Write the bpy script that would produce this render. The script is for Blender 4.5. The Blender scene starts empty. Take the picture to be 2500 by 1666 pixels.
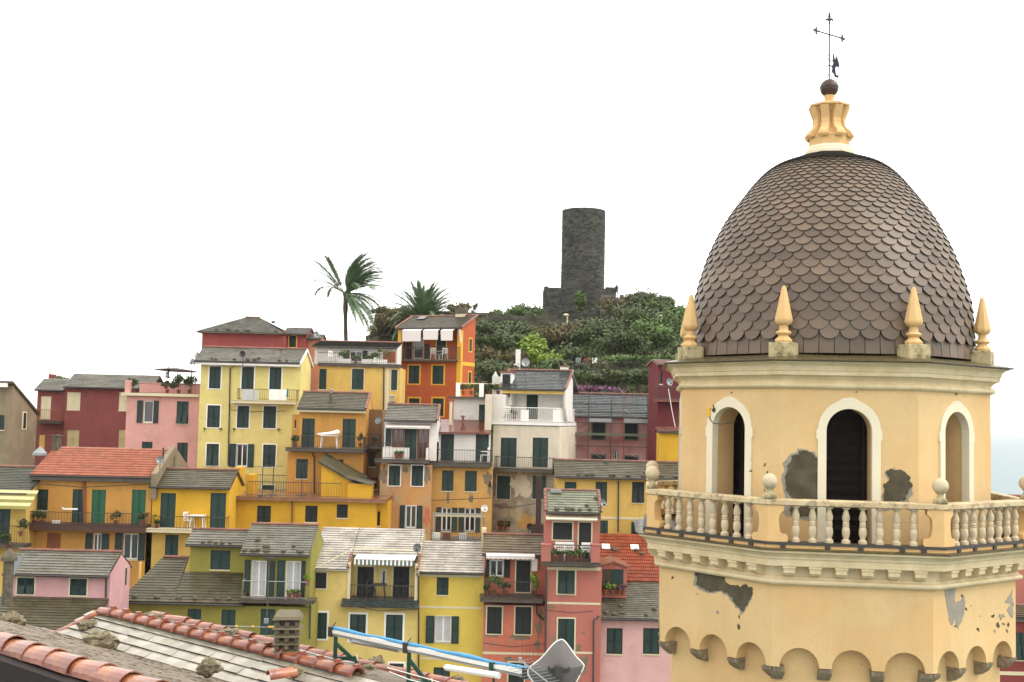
import bpy, math, random
from mathutils import Vector, Matrix, noise
sc = bpy.context.scene
rnd = random.Random(7)
R = math.radians
# ---------------------------------------------------------------- camera
F = 2876.0; PITCH = .0653; ROLL = .0229; CZ = 30.0
cam = bpy.data.cameras.new('camera'); camo = bpy.data.objects.new('camera', cam)
sc.collection.objects.link(camo); sc.camera = camo
cam.sensor_width = 36; cam.lens = 36 * F / 2500; cam.clip_start = .1; cam.clip_end = 20000
camo.matrix_world = Matrix.Translation((0, 0, CZ)) @ Matrix.Rotation(R(90) + PITCH, 4, 'X') @ Matrix.Rotation(ROLL, 4, 'Z')
# ---------------------------------------------------------------- overcast sky and soft sun
SUN_EL, SUN_AZ = R(52), R(100)          # azimuth clockwise from +Y
w = bpy.data.worlds.new('World'); sc.world = w; w.use_nodes = True
nt = w.node_tree; nt.nodes.clear()
sky = nt.nodes.new('ShaderNodeTexSky'); sky.sky_type = 'NISHITA'; sky.sun_disc = False
sky.sun_elevation = SUN_EL; sky.sun_rotation = SUN_AZ; sky.dust_density = 4; sky.air_density = 1
mx = nt.nodes.new('ShaderNodeMix'); mx.data_type = 'RGBA'; mx.inputs['Factor'].default_value = .93
mx.inputs['B'].default_value = (11.3, 11.1, 10.7, 1)      # the even white cloud layer
bg = nt.nodes.new('ShaderNodeBackground'); bg.inputs['Strength'].default_value = .1
ow = nt.nodes.new('ShaderNodeOutputWorld')
nt.links.new(sky.outputs[0], mx.inputs['A']); nt.links.new(mx.outputs['Result'], bg.inputs[0]); nt.links.new(bg.outputs[0], ow.inputs[0])
sl = bpy.data.lights.new('sun', 'SUN'); sl.energy = .9; sl.angle = R(25); sl.color = (1, .97, .92)
so = bpy.data.objects.new('sun', sl); sc.collection.objects.link(so)
sd = Vector((math.sin(SUN_AZ) * math.cos(SUN_EL), math.cos(SUN_AZ) * math.cos(SUN_EL), math.sin(SUN_EL)))
so.rotation_euler = sd.to_track_quat('Z', 'Y').to_euler(); so.location = (60, -20, 120)
vs = sc.view_settings; vs.view_transform = 'Standard'; vs.look = 'None'; vs.gamma = 1; vs.exposure = 1.0; vs.use_curve_mapping = False

# ---------------------------------------------------------------- helpers
def ray(px, py):
    a, b = px - 1250.0, 833.0 - py
    c, s = math.cos(ROLL), math.sin(ROLL)
    X, Y = (a * c - b * s) / F, (a * s + b * c) / F
    c, s = math.cos(PITCH), math.sin(PITCH)
    y, z = c - Y * s, s + Y * c
    return X / y, 1.0, z / y
def at(px, py, D):
    d = ray(px, py); return Vector((d[0] * D, D, CZ + d[2] * D))
def atz(px, py, z):
    d = ray(px, py); t = (z - CZ) / d[2]; return Vector((d[0] * t, t, z))
def lin(c, k=1.0):
    return tuple((((v / 255) / 12.92 if v <= 10 else ((v / 255 + .055) / 1.055) ** 2.4) * k) for v in c[:3]) + (1,)

def link(o):
    sc.collection.objects.link(o); return o
def thing(name, label, cat, loc=(0, 0, 0), rz=0, group=None):
    o = link(bpy.data.objects.new(name, None)); o.location = loc; o.rotation_euler = (0, 0, rz)
    o.empty_display_size = .3; o['label'] = label; o['category'] = cat
    if group: o['group'] = group
    return o
def copy_tree(o, parent=None):
    c = o.copy(); link(c)
    if parent: c.parent = parent
    for ch in list(kids.get(o, ())):
        k = copy_tree(ch, c); kids.setdefault(c, []).append(k)
    return c
kids = {}

class MB:
    def __init__(s): s.v = []; s.f = []; s.m = []; s.r = []; s.mi = 0
    def face(s, idx, r=None): s.f.append(idx); s.m.append(s.mi); s.r.append(rnd.random() if r is None else r)
    def quad(s, a, b, c, d, r=None):
        n = len(s.v); s.v += [tuple(a), tuple(b), tuple(c), tuple(d)]; s.face((n, n + 1, n + 2, n + 3), r)
    def poly(s, pts, r=None):
        n = len(s.v); s.v += [tuple(p) for p in pts]; s.face(tuple(range(n, n + len(pts))), r)
    def box(s, x0, x1, y0, y1, z0, z1, r=None):
        n = len(s.v); r = rnd.random() if r is None else r
        s.v += [(x0, y0, z0), (x1, y0, z0), (x1, y1, z0), (x0, y1, z0), (x0, y0, z1), (x1, y0, z1), (x1, y1, z1), (x0, y1, z1)]
        for q in ((3, 2, 1, 0), (4, 5, 6, 7), (0, 1, 5, 4), (1, 2, 6, 5), (2, 3, 7, 6), (3, 0, 4, 7)): s.face(tuple(n + i for i in q), r)
    def hexa(s, p, r=None):        # 8 points: bottom 4, top 4
        n = len(s.v); r = rnd.random() if r is None else r
        s.v += [tuple(a) for a in p]
        for q in ((3, 2, 1, 0), (4, 5, 6, 7), (0, 1, 5, 4), (1, 2, 6, 5), (2, 3, 7, 6), (3, 0, 4, 7)): s.face(tuple(n + i for i in q), r)
    def extr(s, poly, off, r=None):   # polygon extruded by vector off
        n = len(s.v); k = len(poly); off = Vector(off); r = rnd.random() if r is None else r
        s.v += [tuple(p) for p in poly] + [tuple(Vector(p) + off) for p in poly]
        s.face(tuple(range(k)), r); s.face(tuple(range(n + 2 * k - 1, n + k - 1, -1)) if n else tuple(range(2 * k - 1, k - 1, -1)), r)
        s.f[-2] = tuple(n + i for i in range(k))
        for i in range(k): j = (i + 1) % k; s.face((n + j, n + i, n + k + i, n + k + j), r)
    def tube(s, pts, rad, seg=6, r=None, caps=True):
        pts = [Vector(p) for p in pts]; n0 = len(s.v); r = rnd.random() if r is None else r
        for i, p in enumerate(pts):
            t = (pts[min(i + 1, len(pts) - 1)] - pts[max(i - 1, 0)]).normalized()
            a = t.cross(Vector((0, 0, 1)) if abs(t.z) < .9 else Vector((1, 0, 0))).normalized(); b = t.cross(a)
            rr = rad[i] if isinstance(rad, (list, tuple)) else rad
            for k in range(seg):
                q = 2 * math.pi * k / seg; s.v.append(tuple(p + a * math.cos(q) * rr + b * math.sin(q) * rr))
        for i in range(len(pts) - 1):
            for k in range(seg):
                k2 = (k + 1) % seg; s.face((n0 + i * seg + k, n0 + i * seg + k2, n0 + (i + 1) * seg + k2, n0 + (i + 1) * seg + k), r)
        if caps:
            s.face(tuple(n0 + k for k in reversed(range(seg))), r); s.face(tuple(n0 + (len(pts) - 1) * seg + k for k in range(seg)), r)
    def lathe(s, prof, seg=12, c=(0, 0, 0), r=None, rot=0, cap=True):   # prof: (radius, z)
        n0 = len(s.v); r = rnd.random() if r is None else r
        for (rr, z) in prof:
            for k in range(seg):
                q = 2 * math.pi * k / seg + rot; s.v.append((c[0] + rr * math.cos(q), c[1] + rr * math.sin(q), c[2] + z))
        for i in range(len(prof) - 1):
            for k in range(seg):
                k2 = (k + 1) % seg; s.face((n0 + i * seg + k, n0 + i * seg + k2, n0 + (i + 1) * seg + k2, n0 + (i + 1) * seg + k), r)
        if cap:
            s.face(tuple(n0 + k for k in reversed(range(seg))), r); s.face(tuple(n0 + (len(prof) - 1) * seg + k for k in range(seg)), r)
    def blob(s, c, rx, ry, rz, seg=8, rings=5, jit=.2, r=None):
        n0 = len(s.v); r = rnd.random() if r is None else r
        for i in range(rings + 1):
            a = math.pi * i / rings - math.pi / 2
            for k in range(seg):
                q = 2 * math.pi * k / seg; j = 1 + rnd.uniform(-jit, jit)
                s.v.append((c[0] + rx * math.cos(a) * math.cos(q) * j, c[1] + ry * math.cos(a) * math.sin(q) * j, c[2] + rz * math.sin(a) * (1 + rnd.uniform(-jit, jit) * .5)))
        for i in range(rings):
            for k in range(seg):
                k2 = (k + 1) % seg; s.face((n0 + i * seg + k, n0 + i * seg + k2, n0 + (i + 1) * seg + k2, n0 + (i + 1) * seg + k), r)
    def obj(s, name, mats, parent=None, smooth=False, label=None, cat=None, group=None, kind=None, loc=None):
        me = bpy.data.meshes.new(name); me.from_pydata(s.v, [], s.f)
        if not isinstance(mats, (list, tuple)): mats = [mats]
        for m in mats: me.materials.append(m)
        if len(mats) > 1: me.polygons.foreach_set('material_index', s.m)
        a = me.attributes.new('rnd', 'FLOAT', 'FACE'); a.data.foreach_set('value', s.r)
        if smooth is True: me.polygons.foreach_set('use_smooth', [True] * len(me.polygons))
        elif smooth: me.polygons.foreach_set('use_smooth', [True] * len(me.polygons)); me.set_sharp_from_angle(angle=R(smooth))
        o = link(bpy.data.objects.new(name, me))
        if parent: o.parent = parent; kids.setdefault(parent, []).append(o)
        if loc: o.location = loc
        if label: o['label'] = label
        if cat: o['category'] = cat
        if group: o['group'] = group
        if kind: o['kind'] = kind
        return o
def place(name, me, parent=None, loc=(0, 0, 0), rot=(0, 0, 0), scale=None, mw=None):
    o = link(bpy.data.objects.new(name, me))
    if parent: o.parent = parent; kids.setdefault(parent, []).append(o)
    if mw is not None: o.matrix_local = mw
    else:
        o.location = loc; o.rotation_euler = rot
        if scale: o.scale = scale
    return o

# ---------------------------------------------------------------- materials
def M(name, col, rough=.8, var=.12, vscale=1.2, bump=.15, bscale=30, spec=.4, streak=0, stains=None, mixcol=None, mixscale=1.5, mixamt=0, rndvar=0, objvar=0, metal=0, mix2=None, fine=.0, rvar=0):
    m = bpy.data.materials.new(name); m.use_nodes = True; t = m.node_tree; N = t.nodes; L = t.links
    b = N['Principled BSDF']; b.inputs['Roughness'].default_value = rough; b.inputs['Specular IOR Level'].default_value = spec; b.inputs['Metallic'].default_value = metal
    tc = N.new('ShaderNodeTexCoord'); co = tc.outputs['Object']
    def nz(scale, detail=5, vec=None, rg=.6):
        n = N.new('ShaderNodeTexNoise'); n.inputs['Scale'].default_value = scale; n.inputs['Detail'].default_value = detail; n.inputs['Roughness'].default_value = rg
        L.new(vec or co, n.inputs['Vector']); return n.outputs['Fac']
    def ramp(f, a, bb):
        r = N.new('ShaderNodeMapRange'); r.inputs['From Min'].default_value = a; r.inputs['From Max'].default_value = bb; L.new(f, r.inputs['Value']); return r.outputs['Result']
    def mixc(fac, A, B, mode='MIX'):
        x = N.new('ShaderNodeMix'); x.data_type = 'RGBA'; x.blend_type = mode
        for k, v in (('Factor', fac), ('A', A), ('B', B)):
            if isinstance(v, (tuple, float, int)): x.inputs[k].default_value = v
            else: L.new(v, x.inputs[k])
        return x.outputs['Result']
    def math_(op, a, bb):
        x = N.new('ShaderNodeMath'); x.operation = op
        for i, v in enumerate((a, bb)):
            if isinstance(v, (float, int)): x.inputs[i].default_value = v
            else: L.new(v, x.inputs[i])
        return x.outputs[0]
    c = mixc(ramp(nz(vscale), .3, .7), tuple(v * (1 - var) for v in col[:3]) + (1,), tuple(min(1, v * (1 + var)) for v in col[:3]) + (1,))
    if fine: c = mixc(ramp(nz(vscale * 12, 3), .3, .7), mixc(1.0, c, (1 - fine,) * 3 + (1,), 'MULTIPLY'), c)
    if mixcol:
        f = math_('MULTIPLY', ramp(nz(mixscale, 7), .45, .6), mixamt); c = mixc(f, c, mixcol)
    if mix2:
        f = math_('MULTIPLY', ramp(nz(mix2[1], 8, rg=.7), .52, .58), mix2[2]); c = mixc(f, c, mix2[0])
    if streak:
        mp = N.new('ShaderNodeMapping'); mp.inputs['Scale'].default_value = (1.1, 1.1, .1); L.new(co, mp.inputs['Vector'])
        f = math_('MULTIPLY', ramp(nz(1.6, 8, mp.outputs[0], .7), .5, .85), streak); c = mixc(f, c, mixc(1.0, c, (.45, .42, .36, 1), 'MULTIPLY'))
    if rndvar:
        at_ = N.new('ShaderNodeAttribute'); at_.attribute_name = 'rnd'
        f = math_('ADD', math_('MULTIPLY', at_.outputs['Fac'], 2 * rndvar), 1 - rndvar)
        cc = N.new('ShaderNodeCombineColor'); [L.new(f, cc.inputs[i]) for i in range(3)]; c = mixc(1.0, c, cc.outputs[0], 'MULTIPLY')
    if objvar:
        oi = N.new('ShaderNodeObjectInfo')
        f = math_('ADD', math_('MULTIPLY', oi.outputs['Random'], 2 * objvar), 1 - objvar)
        cc = N.new('ShaderNodeCombineColor'); [L.new(f, cc.inputs[i]) for i in range(3)]; c = mixc(1.0, c, cc.outputs[0], 'MULTIPLY')
    L.new(c, b.inputs['Base Color'])
    if rvar:
        L.new(math_('ADD', math_('MULTIPLY', ramp(nz(2.3, 5), .3, .7), 2 * rvar), rough - rvar), b.inputs['Roughness'])
    if bump:
        bn = N.new('ShaderNodeBump'); bn.inputs['Strength'].default_value = bump; bn.inputs['Distance'].default_value = .02
        L.new(nz(bscale, 4), bn.inputs['Height']); L.new(bn.outputs[0], b.inputs['Normal'])
    return m
KW = .72
def stucco(name, rgb, **k):
    g_ = .3 * rgb[0] + .59 * rgb[1] + .11 * rgb[2]; rgb = tuple(v + (g_ - v) * .1 for v in rgb)
    k.setdefault('var', .08); k.setdefault('vscale', .9); k.setdefault('streak', .45); k.setdefault('mix2', (tuple(v * .84 for v in lin(rgb, KW)[:3]) + (1,), .55, .75)); k.setdefault('bump', .25); k.setdefault('bscale', 22); k.setdefault('fine', .06)
    return M(name, lin(rgb, KW), k.pop('rough', .85), **k)
GREYP = lin((140, 128, 110), .8)
m_white = M('white_paint', lin((246, 243, 236), .86), .6, var=.04, streak=.2)
m_cream = M('cream_stone', lin((228, 216, 180), .8), .75, var=.05, streak=.25, fine=.05)
m_green = M('green_shutter', lin((10, 54, 46), .6), .5, var=.2, vscale=.8, bump=.1, objvar=.28, fine=.15)
m_green2 = M('bright_green_shutter', lin((10, 98, 62), .66), .5, var=.15, vscale=.8, bump=.1)
m_teal = M('blue_green_shutter', lin((24, 64, 58), .6), .55, var=.15, vscale=.8, bump=.1)
m_black = M('dark_shutter', lin((26, 34, 34), .55), .6, var=.2, vscale=.8, bump=.1, objvar=.25)
m_brown = M('brown_wood', lin((150, 84, 50), .8), .6, var=.2, vscale=4)
m_dark = M('dark_metal', lin((52, 48, 44), 1), .5, var=.2, spec=.5)
m_darkslab = M('dark_wet_slab', lin((84, 76, 66), .8), .4, var=.25, vscale=2, rvar=.15)
m_floor = M('wet_brown_tile', lin((150, 104, 74), .7), .22, var=.2, vscale=2, rvar=.1)
m_redfloor = M('wet_red_tile', lin((128, 70, 56), .6), .15, var=.15, vscale=2, rvar=.08)
m_curtain = M('curtain', lin((205, 205, 205), .75), .9, var=.1, vscale=6)
m_shade = M('interior', lin((60, 50, 46), .7), .9, var=.2)
m_glass = M('glass', lin((58, 60, 62), .6), .08, var=.1, spec=.8, bump=0)
m_slate = M('grey_slate', lin((138, 134, 118), .48), .36, var=.2, vscale=1.3, rndvar=.16, mixcol=lin((96, 88, 62), .6), mixamt=.55, mixscale=1.0, rvar=.14, bump=.3, bscale=14)
m_slatel = M('light_wet_slate', lin((212, 202, 188), .62), .28, var=.12, vscale=1.1, rndvar=.12, mixcol=lin((120, 112, 98), .7), mixamt=.45, mixscale=.9, rvar=.12, bump=.3, bscale=14)
m_slated = M('dark_wet_slate', lin((84, 92, 92), .42), .24, var=.2, vscale=1.2, rndvar=.16, rvar=.1, bump=.3, bscale=14)
m_slateb = M('brown_slate', lin((112, 102, 76), .46), .42, var=.22, vscale=1.3, rndvar=.18, mixcol=lin((82, 80, 52), .6), mixamt=.6, mixscale=1.2, rvar=.12, bump=.3, bscale=14)
m_tile = M('red_roof_tile', lin((194, 112, 78), .56), .42, var=.15, vscale=1.5, rndvar=.2, mixcol=lin((150, 84, 60), .6), mixamt=.4, rvar=.12, bump=.2)
m_ridge = M('terracotta', lin((162, 98, 78), .55), .35, var=.2, vscale=3, rndvar=.2, mixcol=lin((120, 84, 66), .7), mixamt=.4, mixscale=3, rvar=.1, objvar=.12)
m_bareh = M('bare_house_plaster', lin((160, 142, 116), .6), .95, var=.25, vscale=3, fine=.2)
m_edge = M('mossy_edge_gap_shade', lin((56, 50, 40), .5), .8, var=.2, bump=0)  # slate and shingle lips: wet mossy edge plus gap shadow painted as dark colour
m_rock = M('roof_stone', lin((112, 104, 88), .7), .9, var=.35, vscale=6, bump=.9, bscale=18, mixcol=lin((70, 68, 50), .6), mixamt=.5, mixscale=5)
m_alu = M('grey_metal', lin((168, 172, 172), .7), .4, var=.06, metal=.3)
m_leaf = M('green_leaves', lin((86, 114, 42), .74), .6, var=.4, vscale=.6, rndvar=.5, bump=0, mixcol=lin((70, 86, 40), .7), mixamt=.6, mixscale=.9)
m_leafd = M('dark_green_leaves', lin((66, 88, 40), .72), .6, var=.4, vscale=.5, rndvar=.55, bump=0, mixcol=lin((104, 104, 48), .7), mixamt=.6, mixscale=.9)
m_leafb = M('brownish_leaves', lin((104, 94, 52), .68), .7, var=.35, vscale=.4, rndvar=.5, bump=0)
m_leafy = M('lime_leaves', lin((124, 152, 36), .78), .5, var=.3, vscale=.5, rndvar=.4, bump=0)
m_leafp = M('purple_flowers', lin((130, 84, 112), .7), .7, var=.3, vscale=2, rndvar=.4, bump=0)
m_bark = M('bark', lin((98, 84, 68), .6), .9, var=.3, vscale=5, bump=.6)
m_pot = M('terracotta_pot', lin((150, 86, 62), .55), .7, var=.2, vscale=4, objvar=.1)
m_stone = M('dry_stone', lin((104, 100, 88), .55), .9, var=.25, vscale=.5, rndvar=.35, bump=.6, bscale=6, mixcol=lin((84, 84, 56), .5), mixamt=.5, mixscale=.3)
m_cloth = M('white_awning_cloth', lin((236, 230, 224), .82), .85, var=.04)
m_ylw = M('yellow_trim', lin((245, 190, 60), .75), .75, var=.06)

# ---------------------------------------------------------------- slates, tiles and ridge caps (local coordinates of the roof's parent)
def slates(mb, A, B, C, D_, course=.2, sw=.32, th=.032, lip=.006):
    # A eave left, B eave right, C ridge right, D ridge left
    A, B, C, D_ = map(Vector, (A, B, C, D_)); n = (B - A).cross(D_ - A).normalized()
    if n.z < 0: n = -n
    Ls = ((D_ - A).length + (C - B).length) / 2; rows = max(1, int(Ls / course))
    for i in range(rows):
        f0, f1 = i / rows, min(1, (i + 1.25) / rows)
        l0, r0, l1, r1 = A.lerp(D_, f0), B.lerp(C, f0), A.lerp(D_, f1), B.lerp(C, f1)
        wdt = (r0 - l0).length
        k = max(1, int(wdt / sw)); xs = [0.0]; o = rnd.uniform(.2, .8)
        for j in range(k): xs.append(min(1, max(0, (j + o + rnd.uniform(-.15, .15)) / k)))
        xs.append(1.0)
        for j in range(len(xs) - 1):
            a, b = xs[j], xs[j + 1]
            if b - a < .004: continue
            g = .006 / wdt; b -= g
            hh = th + rnd.uniform(0, lip); r = rnd.random()
            p0 = l0.lerp(r0, a) + n * hh; p1 = l0.lerp(r0, b) + n * (hh + rnd.uniform(-.004, .004)); p2 = l1.lerp(r1, b) + n * .006; p3 = l1.lerp(r1, a) + n * .006
            mb.quad(p0, p1, p2, p3, r); mb.mi = 1; mb.quad(l0.lerp(r0, a), l0.lerp(r0, b), p1, p0, r)
            mb.poly((p0, p3, l0.lerp(r0, a)), r); mb.mi = 0
def tiles(mb, A, B, C, D_, course=.29, sw=.22):
    A, B, C, D_ = map(Vector, (A, B, C, D_)); n = (B - A).cross(D_ - A).normalized()
    if n.z < 0: n = -n
    rows = max(1, int((D_ - A).length / course))
    for i in range(rows):
        f0, f1 = i / rows, min(1, (i + 1.1) / rows)
        l0, r0, l1, r1 = A.lerp(D_, f0), B.lerp(C, f0), A.lerp(D_, f1), B.lerp(C, f1)
        k = max(1, int((r0 - l0).length / sw))
        for j in range(k):
            a, b = j / k, (j + 1) / k; r = rnd.random()
            q = [l0.lerp(r0, a + (b - a) * t) + n * h for t, h in ((0, .03), (.25, .075), (.5, .03), (.75, .075), (1, .03))]
            p = [l1.lerp(r1, a + (b - a) * t) + n * h for t, h in ((0, .0), (.25, .03), (.5, .0), (.75, .03), (1, .0))]
            for u in range(4): mb.quad(q[u], q[u + 1], p[u + 1], p[u], r)
            mb.poly([l0.lerp(r0, a), l0.lerp(r0, b)] + q[::-1], r)
def caps(mb, P, Q, rad=.08, seg=.4, up=None, hump=1.0):
    P, Q = Vector(P), Vector(Q); L = (Q - P).length; k = max(1, round(L / seg)); t = (Q - P).normalized()
    s_ = t.cross(Vector((0, 0, 1))).normalized(); u_ = s_.cross(t)
    if u_.z < 0: u_ = -u_
    for i in range(k):
        a, b = P.lerp(Q, i / k), P.lerp(Q, (i + 1.12) / k); r = rnd.random(); ring = []
        for (c, rr) in ((a, rad * 1.12), (b, rad * .92)):
            ring.append([c + s_ * rr * math.cos(q) + u_ * rr * math.sin(q) * hump - u_ * .02 for q in [math.pi * e / 6 for e in range(7)]])
        for e in range(6): mb.quad(ring[0][e], ring[0][e + 1], ring[1][e + 1], ring[1][e], r)
        mb.poly(ring[0], r * .5)
def stonemesh():
    b = MB(); b.blob((0, 0, 0), .17, .13, .09, 7, 4, .22); return b.obj('roof_stone', m_rock)
_st = stonemesh(); STONE = _st.data; bpy.data.objects.remove(_st)

def shutter(parent, x0, x1, z0, z1, y, mat, tilt=0, name='shutter', slats=True):
    b = MB(); t = .035; s_ = min(.055, (x1 - x0) * .16); H = z1 - z0
    zt = z0 + H * .52 if tilt else z0
    b.box(x0, x0 + s_, y - t, y, z0, z1); b.box(x1 - s_, x1, y - t, y, z0, z1); b.box(x0 + s_, x1 - s_, y - t, y, z1 - s_, z1)
    b.box(x0 + s_, x1 - s_, y - t, y, z0, z0 + s_ * 1.3); b.box(x0 + s_, x1 - s_, y - t, y, z0 + H * .47, z0 + H * .47 + s_)
    a, c = z0 + s_ * 1.3, z1 - s_; n = 12
    a0 = z0 + H * .52 if tilt else a
    n = 7 if tilt else 13
    for i in range(n):
        q = a0 + (c - a0) * i / n; d = (c - a0) / n
        b.quad((x0 + s_, y - .028, q), (x1 - s_, y - .028, q), (x1 - s_, y - .004, q + d * 1.1), (x0 + s_, y - .004, q + d * 1.1))
    if tilt:
        zm = z0 + H * .5; zb_ = z0 + .03; yo = y - t - H * .5 * tilt
        b.quad((x0 + .03, yo, zb_), (x1 - .03, yo, zb_), (x1 - .03, y - t, zm), (x0 + .03, y - t, zm))
        b.quad((x0 + .03, yo - .02, zb_), (x1 - .03, yo - .02, zb_), (x1 - .03, y - t - .02, zm), (x0 + .03, y - t - .02, zm))
    return b.obj(name, mat, parent)

class House:
    def __init__(s, label, px, D, yaw=0, name='town_house', zb=None, py=1150, cat='house', group=None):
        d = ray(px, py); s.O = Vector((d[0] * D, D)); s.th = R(yaw)
        s.n = Vector((-math.sin(s.th), -math.cos(s.th))); s.U = Vector((math.cos(s.th), -math.sin(s.th)))
        s.zb = ground(d[0] * D, D + 3) - .5 if zb is None else zb
        s.e = thing(name, label, cat, (s.O.x, s.O.y, s.zb), -s.th, group); s.secs = []; s.cur = None
    def uz(s, px, py, off=0):
        d = ray(px, py); dn = d[0] * s.n.x + d[1] * s.n.y; t = (off + s.O.dot(s.n)) / dn
        return (d[0] * t - s.O.x) * s.U.x + (d[1] * t - s.O.y) * s.U.y, CZ + t * d[2] - s.zb
    def W(s, x, y, z): return Vector((s.O.x + s.U.x * x - s.n.x * y, s.O.y + s.U.y * x - s.n.y * y, s.zb + z))
    def rect(s, x0, y0, x1, y1, off=0):
        ym, xm = (y0 + y1) / 2, (x0 + x1) / 2
        return s.uz(x0, ym, off)[0], s.uz(x1, ym, off)[0], s.uz(xm, y1, off)[1], s.uz(xm, y0, off)[1]
    def sec(s, x0, y0, x1, y1, mat, off=0, depth=6, bottom=None):
        a, b, z0, z1 = s.rect(x0, y0, x1, y1, off)
        if bottom is not None: z0 = bottom
        s.cur = dict(x0=a, x1=b, z0=z0, z1=z1, off=off, depth=depth, mat=mat, holes=[], gable=None, sides=[]); s.secs.append(s.cur); return s.cur
    def roof(s, ye, yr, tan=.42, ov=.35, ovl=.12, ovr=.12, mat=None, kind='gable', ridge=True, back=None, verge='', th=.09, stones=0, course=.2, xr=None, sw=.34, clip=0, gut=True, name='roof'):
        c = s.cur; off = c['off']; mat = mat or m_slate
        xm = (s.uz0(c['x0'], c['z1'])[0] + s.uz0(c['x1'], c['z1'])[0]) / 2 if xr is None else xr
        ze = s.uz(xm, ye, off + ov)[1]
        d = ray(xm, yr); dW = -(d[0] * s.n.x + d[1] * s.n.y); OW = -(s.O.dot(s.n)); ovy = off + ov
        t = (ze - CZ + s.zb + (ovy - OW) * tan) / (d[2] - dW * tan)
        v = t * dW - OW; zr = ze + (v + ovy) * tan
        if not (v + off > .3 and v + off < 14): v = -off + 3; zr = ze + (v + ovy) * tan; print('ROOF?', s.e['label'], name)
        yf = -off - ov; a, b = c['x0'] - ovl, c['x1'] + ovr
        bd = back if back is not None else (v + off)        # run of the back slope
        yb = v + bd + (ov if kind != 'shed' else .1)
        zf = ze
        c['z1'] = zf + ov * tan - .01; c['gable'] = (v, zr, kind); c['depth'] = (v + off) + (bd if kind == 'gable' else (0 if kind == 'shed' else v + off))
        if kind == 'shed': c['depth'] = v + off
        mb = MB(); T = th
        h0 = b - a
        if kind == 'hip':
            ra = min((v + off) * .9, h0 * .42); rl, rr = a + ra, b - ra
            if clip: rl, rr = a + h0 * clip, b - h0 * clip
            yb = v + (v - yf)
            P = [(a, yf, zf), (b, yf, zf), (b, yb, zf), (a, yb, zf), (rl, v, zr), (rr, v, zr)]
            for q in ((0, 1, 5, 4), (1, 2, 5), (2, 3, 4, 5), (3, 0, 4)): mb.poly([P[i] for i in q])
            mb.box(a, b, yf, yb, zf - T, zf - .002)
            c['gable'] = None
        else:
            zbk = zr - (yb - v) * tan if kind == 'gable' else zr
            mb.extr([(a, yf, zf), (a, v, zr), (a, v, zr - T), (a, yf, zf - T)], (b - a, 0, 0))
            if kind == 'gable': mb.extr([(a, v, zr - .003), (a, yb, zbk), (a, yb, zbk - T), (a, v, zr - T)], (b - a, 0, 0))
            rl, rr = a, b
        ro = mb.obj(name, mat, s.e); s.lastroof = ro
        sm = MB(); f = tiles if mat is m_tile else slates
        kw = dict(course=course, sw=sw) if mat is not m_tile else {}
        f(sm, (a, yf - .03, zf - .01), (b, yf - .03, zf - .01), (rr, v, zr), (rl, v, zr), **kw)
        if kind == 'hip': f(sm, (b, yf, zf), (b, yb, zf), (rr, v, zr), (rr, v, zr), **kw)
        sm.obj('roof_tiles' if mat is m_tile else 'slates', [mat, m_edge], ro, kind='stuff')
        cm = MB(); any_ = False
        if ridge: caps(cm, (rl - .02, v, zr + .03), (rr + .02, v, zr + .03)); any_ = True
        if 'r' in verge: caps(cm, (b, yf, zf + .03), (b, v, zr + .03), .09, .3); any_ = True
        if 'l' in verge: caps(cm, (a, yf, zf + .03), (a, v, zr + .03), .09, .3); any_ = True
        if any_: cm.obj('ridge_caps', m_ridge, ro, smooth=40, kind='stuff')
        if gut:
            g = MB(); g.tube([(a, yf - .05, zf - .06), (b, yf - .05, zf - .06)], .055, 6); g.obj('gutter', m_dark, s.e)
        for i in range(stones):
            fx = rnd.random(); fy = rnd.choice((.06, .08, .1, rnd.random() * .9)) if i % 3 else .07
            if i % 3 == 0: fx = (i / 3 + .5) / (stones / 3)
            p = Vector((a + (b - a) * (.05 + .9 * fx), yf + (v - yf) * fy, zf + (zr - zf) * fy + .07))
            place('roof_stone', STONE, ro, p, (0, 0, rnd.uniform(0, 3)), [rnd.uniform(.7, 1.2)] * 3)
        s.rf = (a, b, yf, zf, v, zr)
    def uz0(s, x, z):    # local facade point back to pixels
        p = s.W(x, 0, z); return proj(p)
    def win(s, x0, y0, x1, y1, kind='c', mat=None, sur=None, sw=.09, tilt=0, inner=None, mull=1, name='window', leaves=2, off=None, curtain=False, fr=None, light=None, face=None, sill=True):
        """c closed shutters, o open shutters either side of glass, g glass, b blind panel"""
        mat = mat or m_green; c = s.cur; of = c['off'] if off is None else off; y = -of
        a, b, z0, z1 = s.rect(x0, y0, x1, y1, of)
        if inner: ia, ib = s.rect(inner[0], y0, inner[1], y1, of)[:2]
        else: ia, ib = a, b
        hole = off is None
        if hole: c['holes'].append((ia, ib, z0, z1))
        wb = MB(); S = sw
        if sur is not None:
            if kind == 'o': A_, B_ = ia, ib
            else: A_, B_ = a, b
            p = .02
            wb.box(A_ - S, A_, y - p, y + .12, z0 - S * .8, z1 + S); wb.box(B_, B_ + S, y - p, y + .12, z0 - S * .8, z1 + S)
            wb.box(A_, B_, y - p, y + .12, z1, z1 + S); wb.box(A_, B_, y - p - .02, y + .12, z0 - S * .8, z0)
        else:
            wb.box(ia - .03, ib + .03, y - (.05 if sill else .01), y + .1, z0 - (.06 if sill else .02), z0)
        wo = wb.obj(name, sur if sur is not None else m_cream, s.e)
        yb = y + .14
        if kind == 'b':
            pb = MB(); pb.box(a, b, y + .04, y + .08, z0, z1); pb.box(a, b, y + .02, y + .05, (z0 + z1) / 2 - .03, (z0 + z1) / 2 + .03); pb.box((a + b) / 2 - .03, (a + b) / 2 + .03, y + .02, y + .05, z0, z1); pb.obj('shutter', mat, wo); return wo
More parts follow.
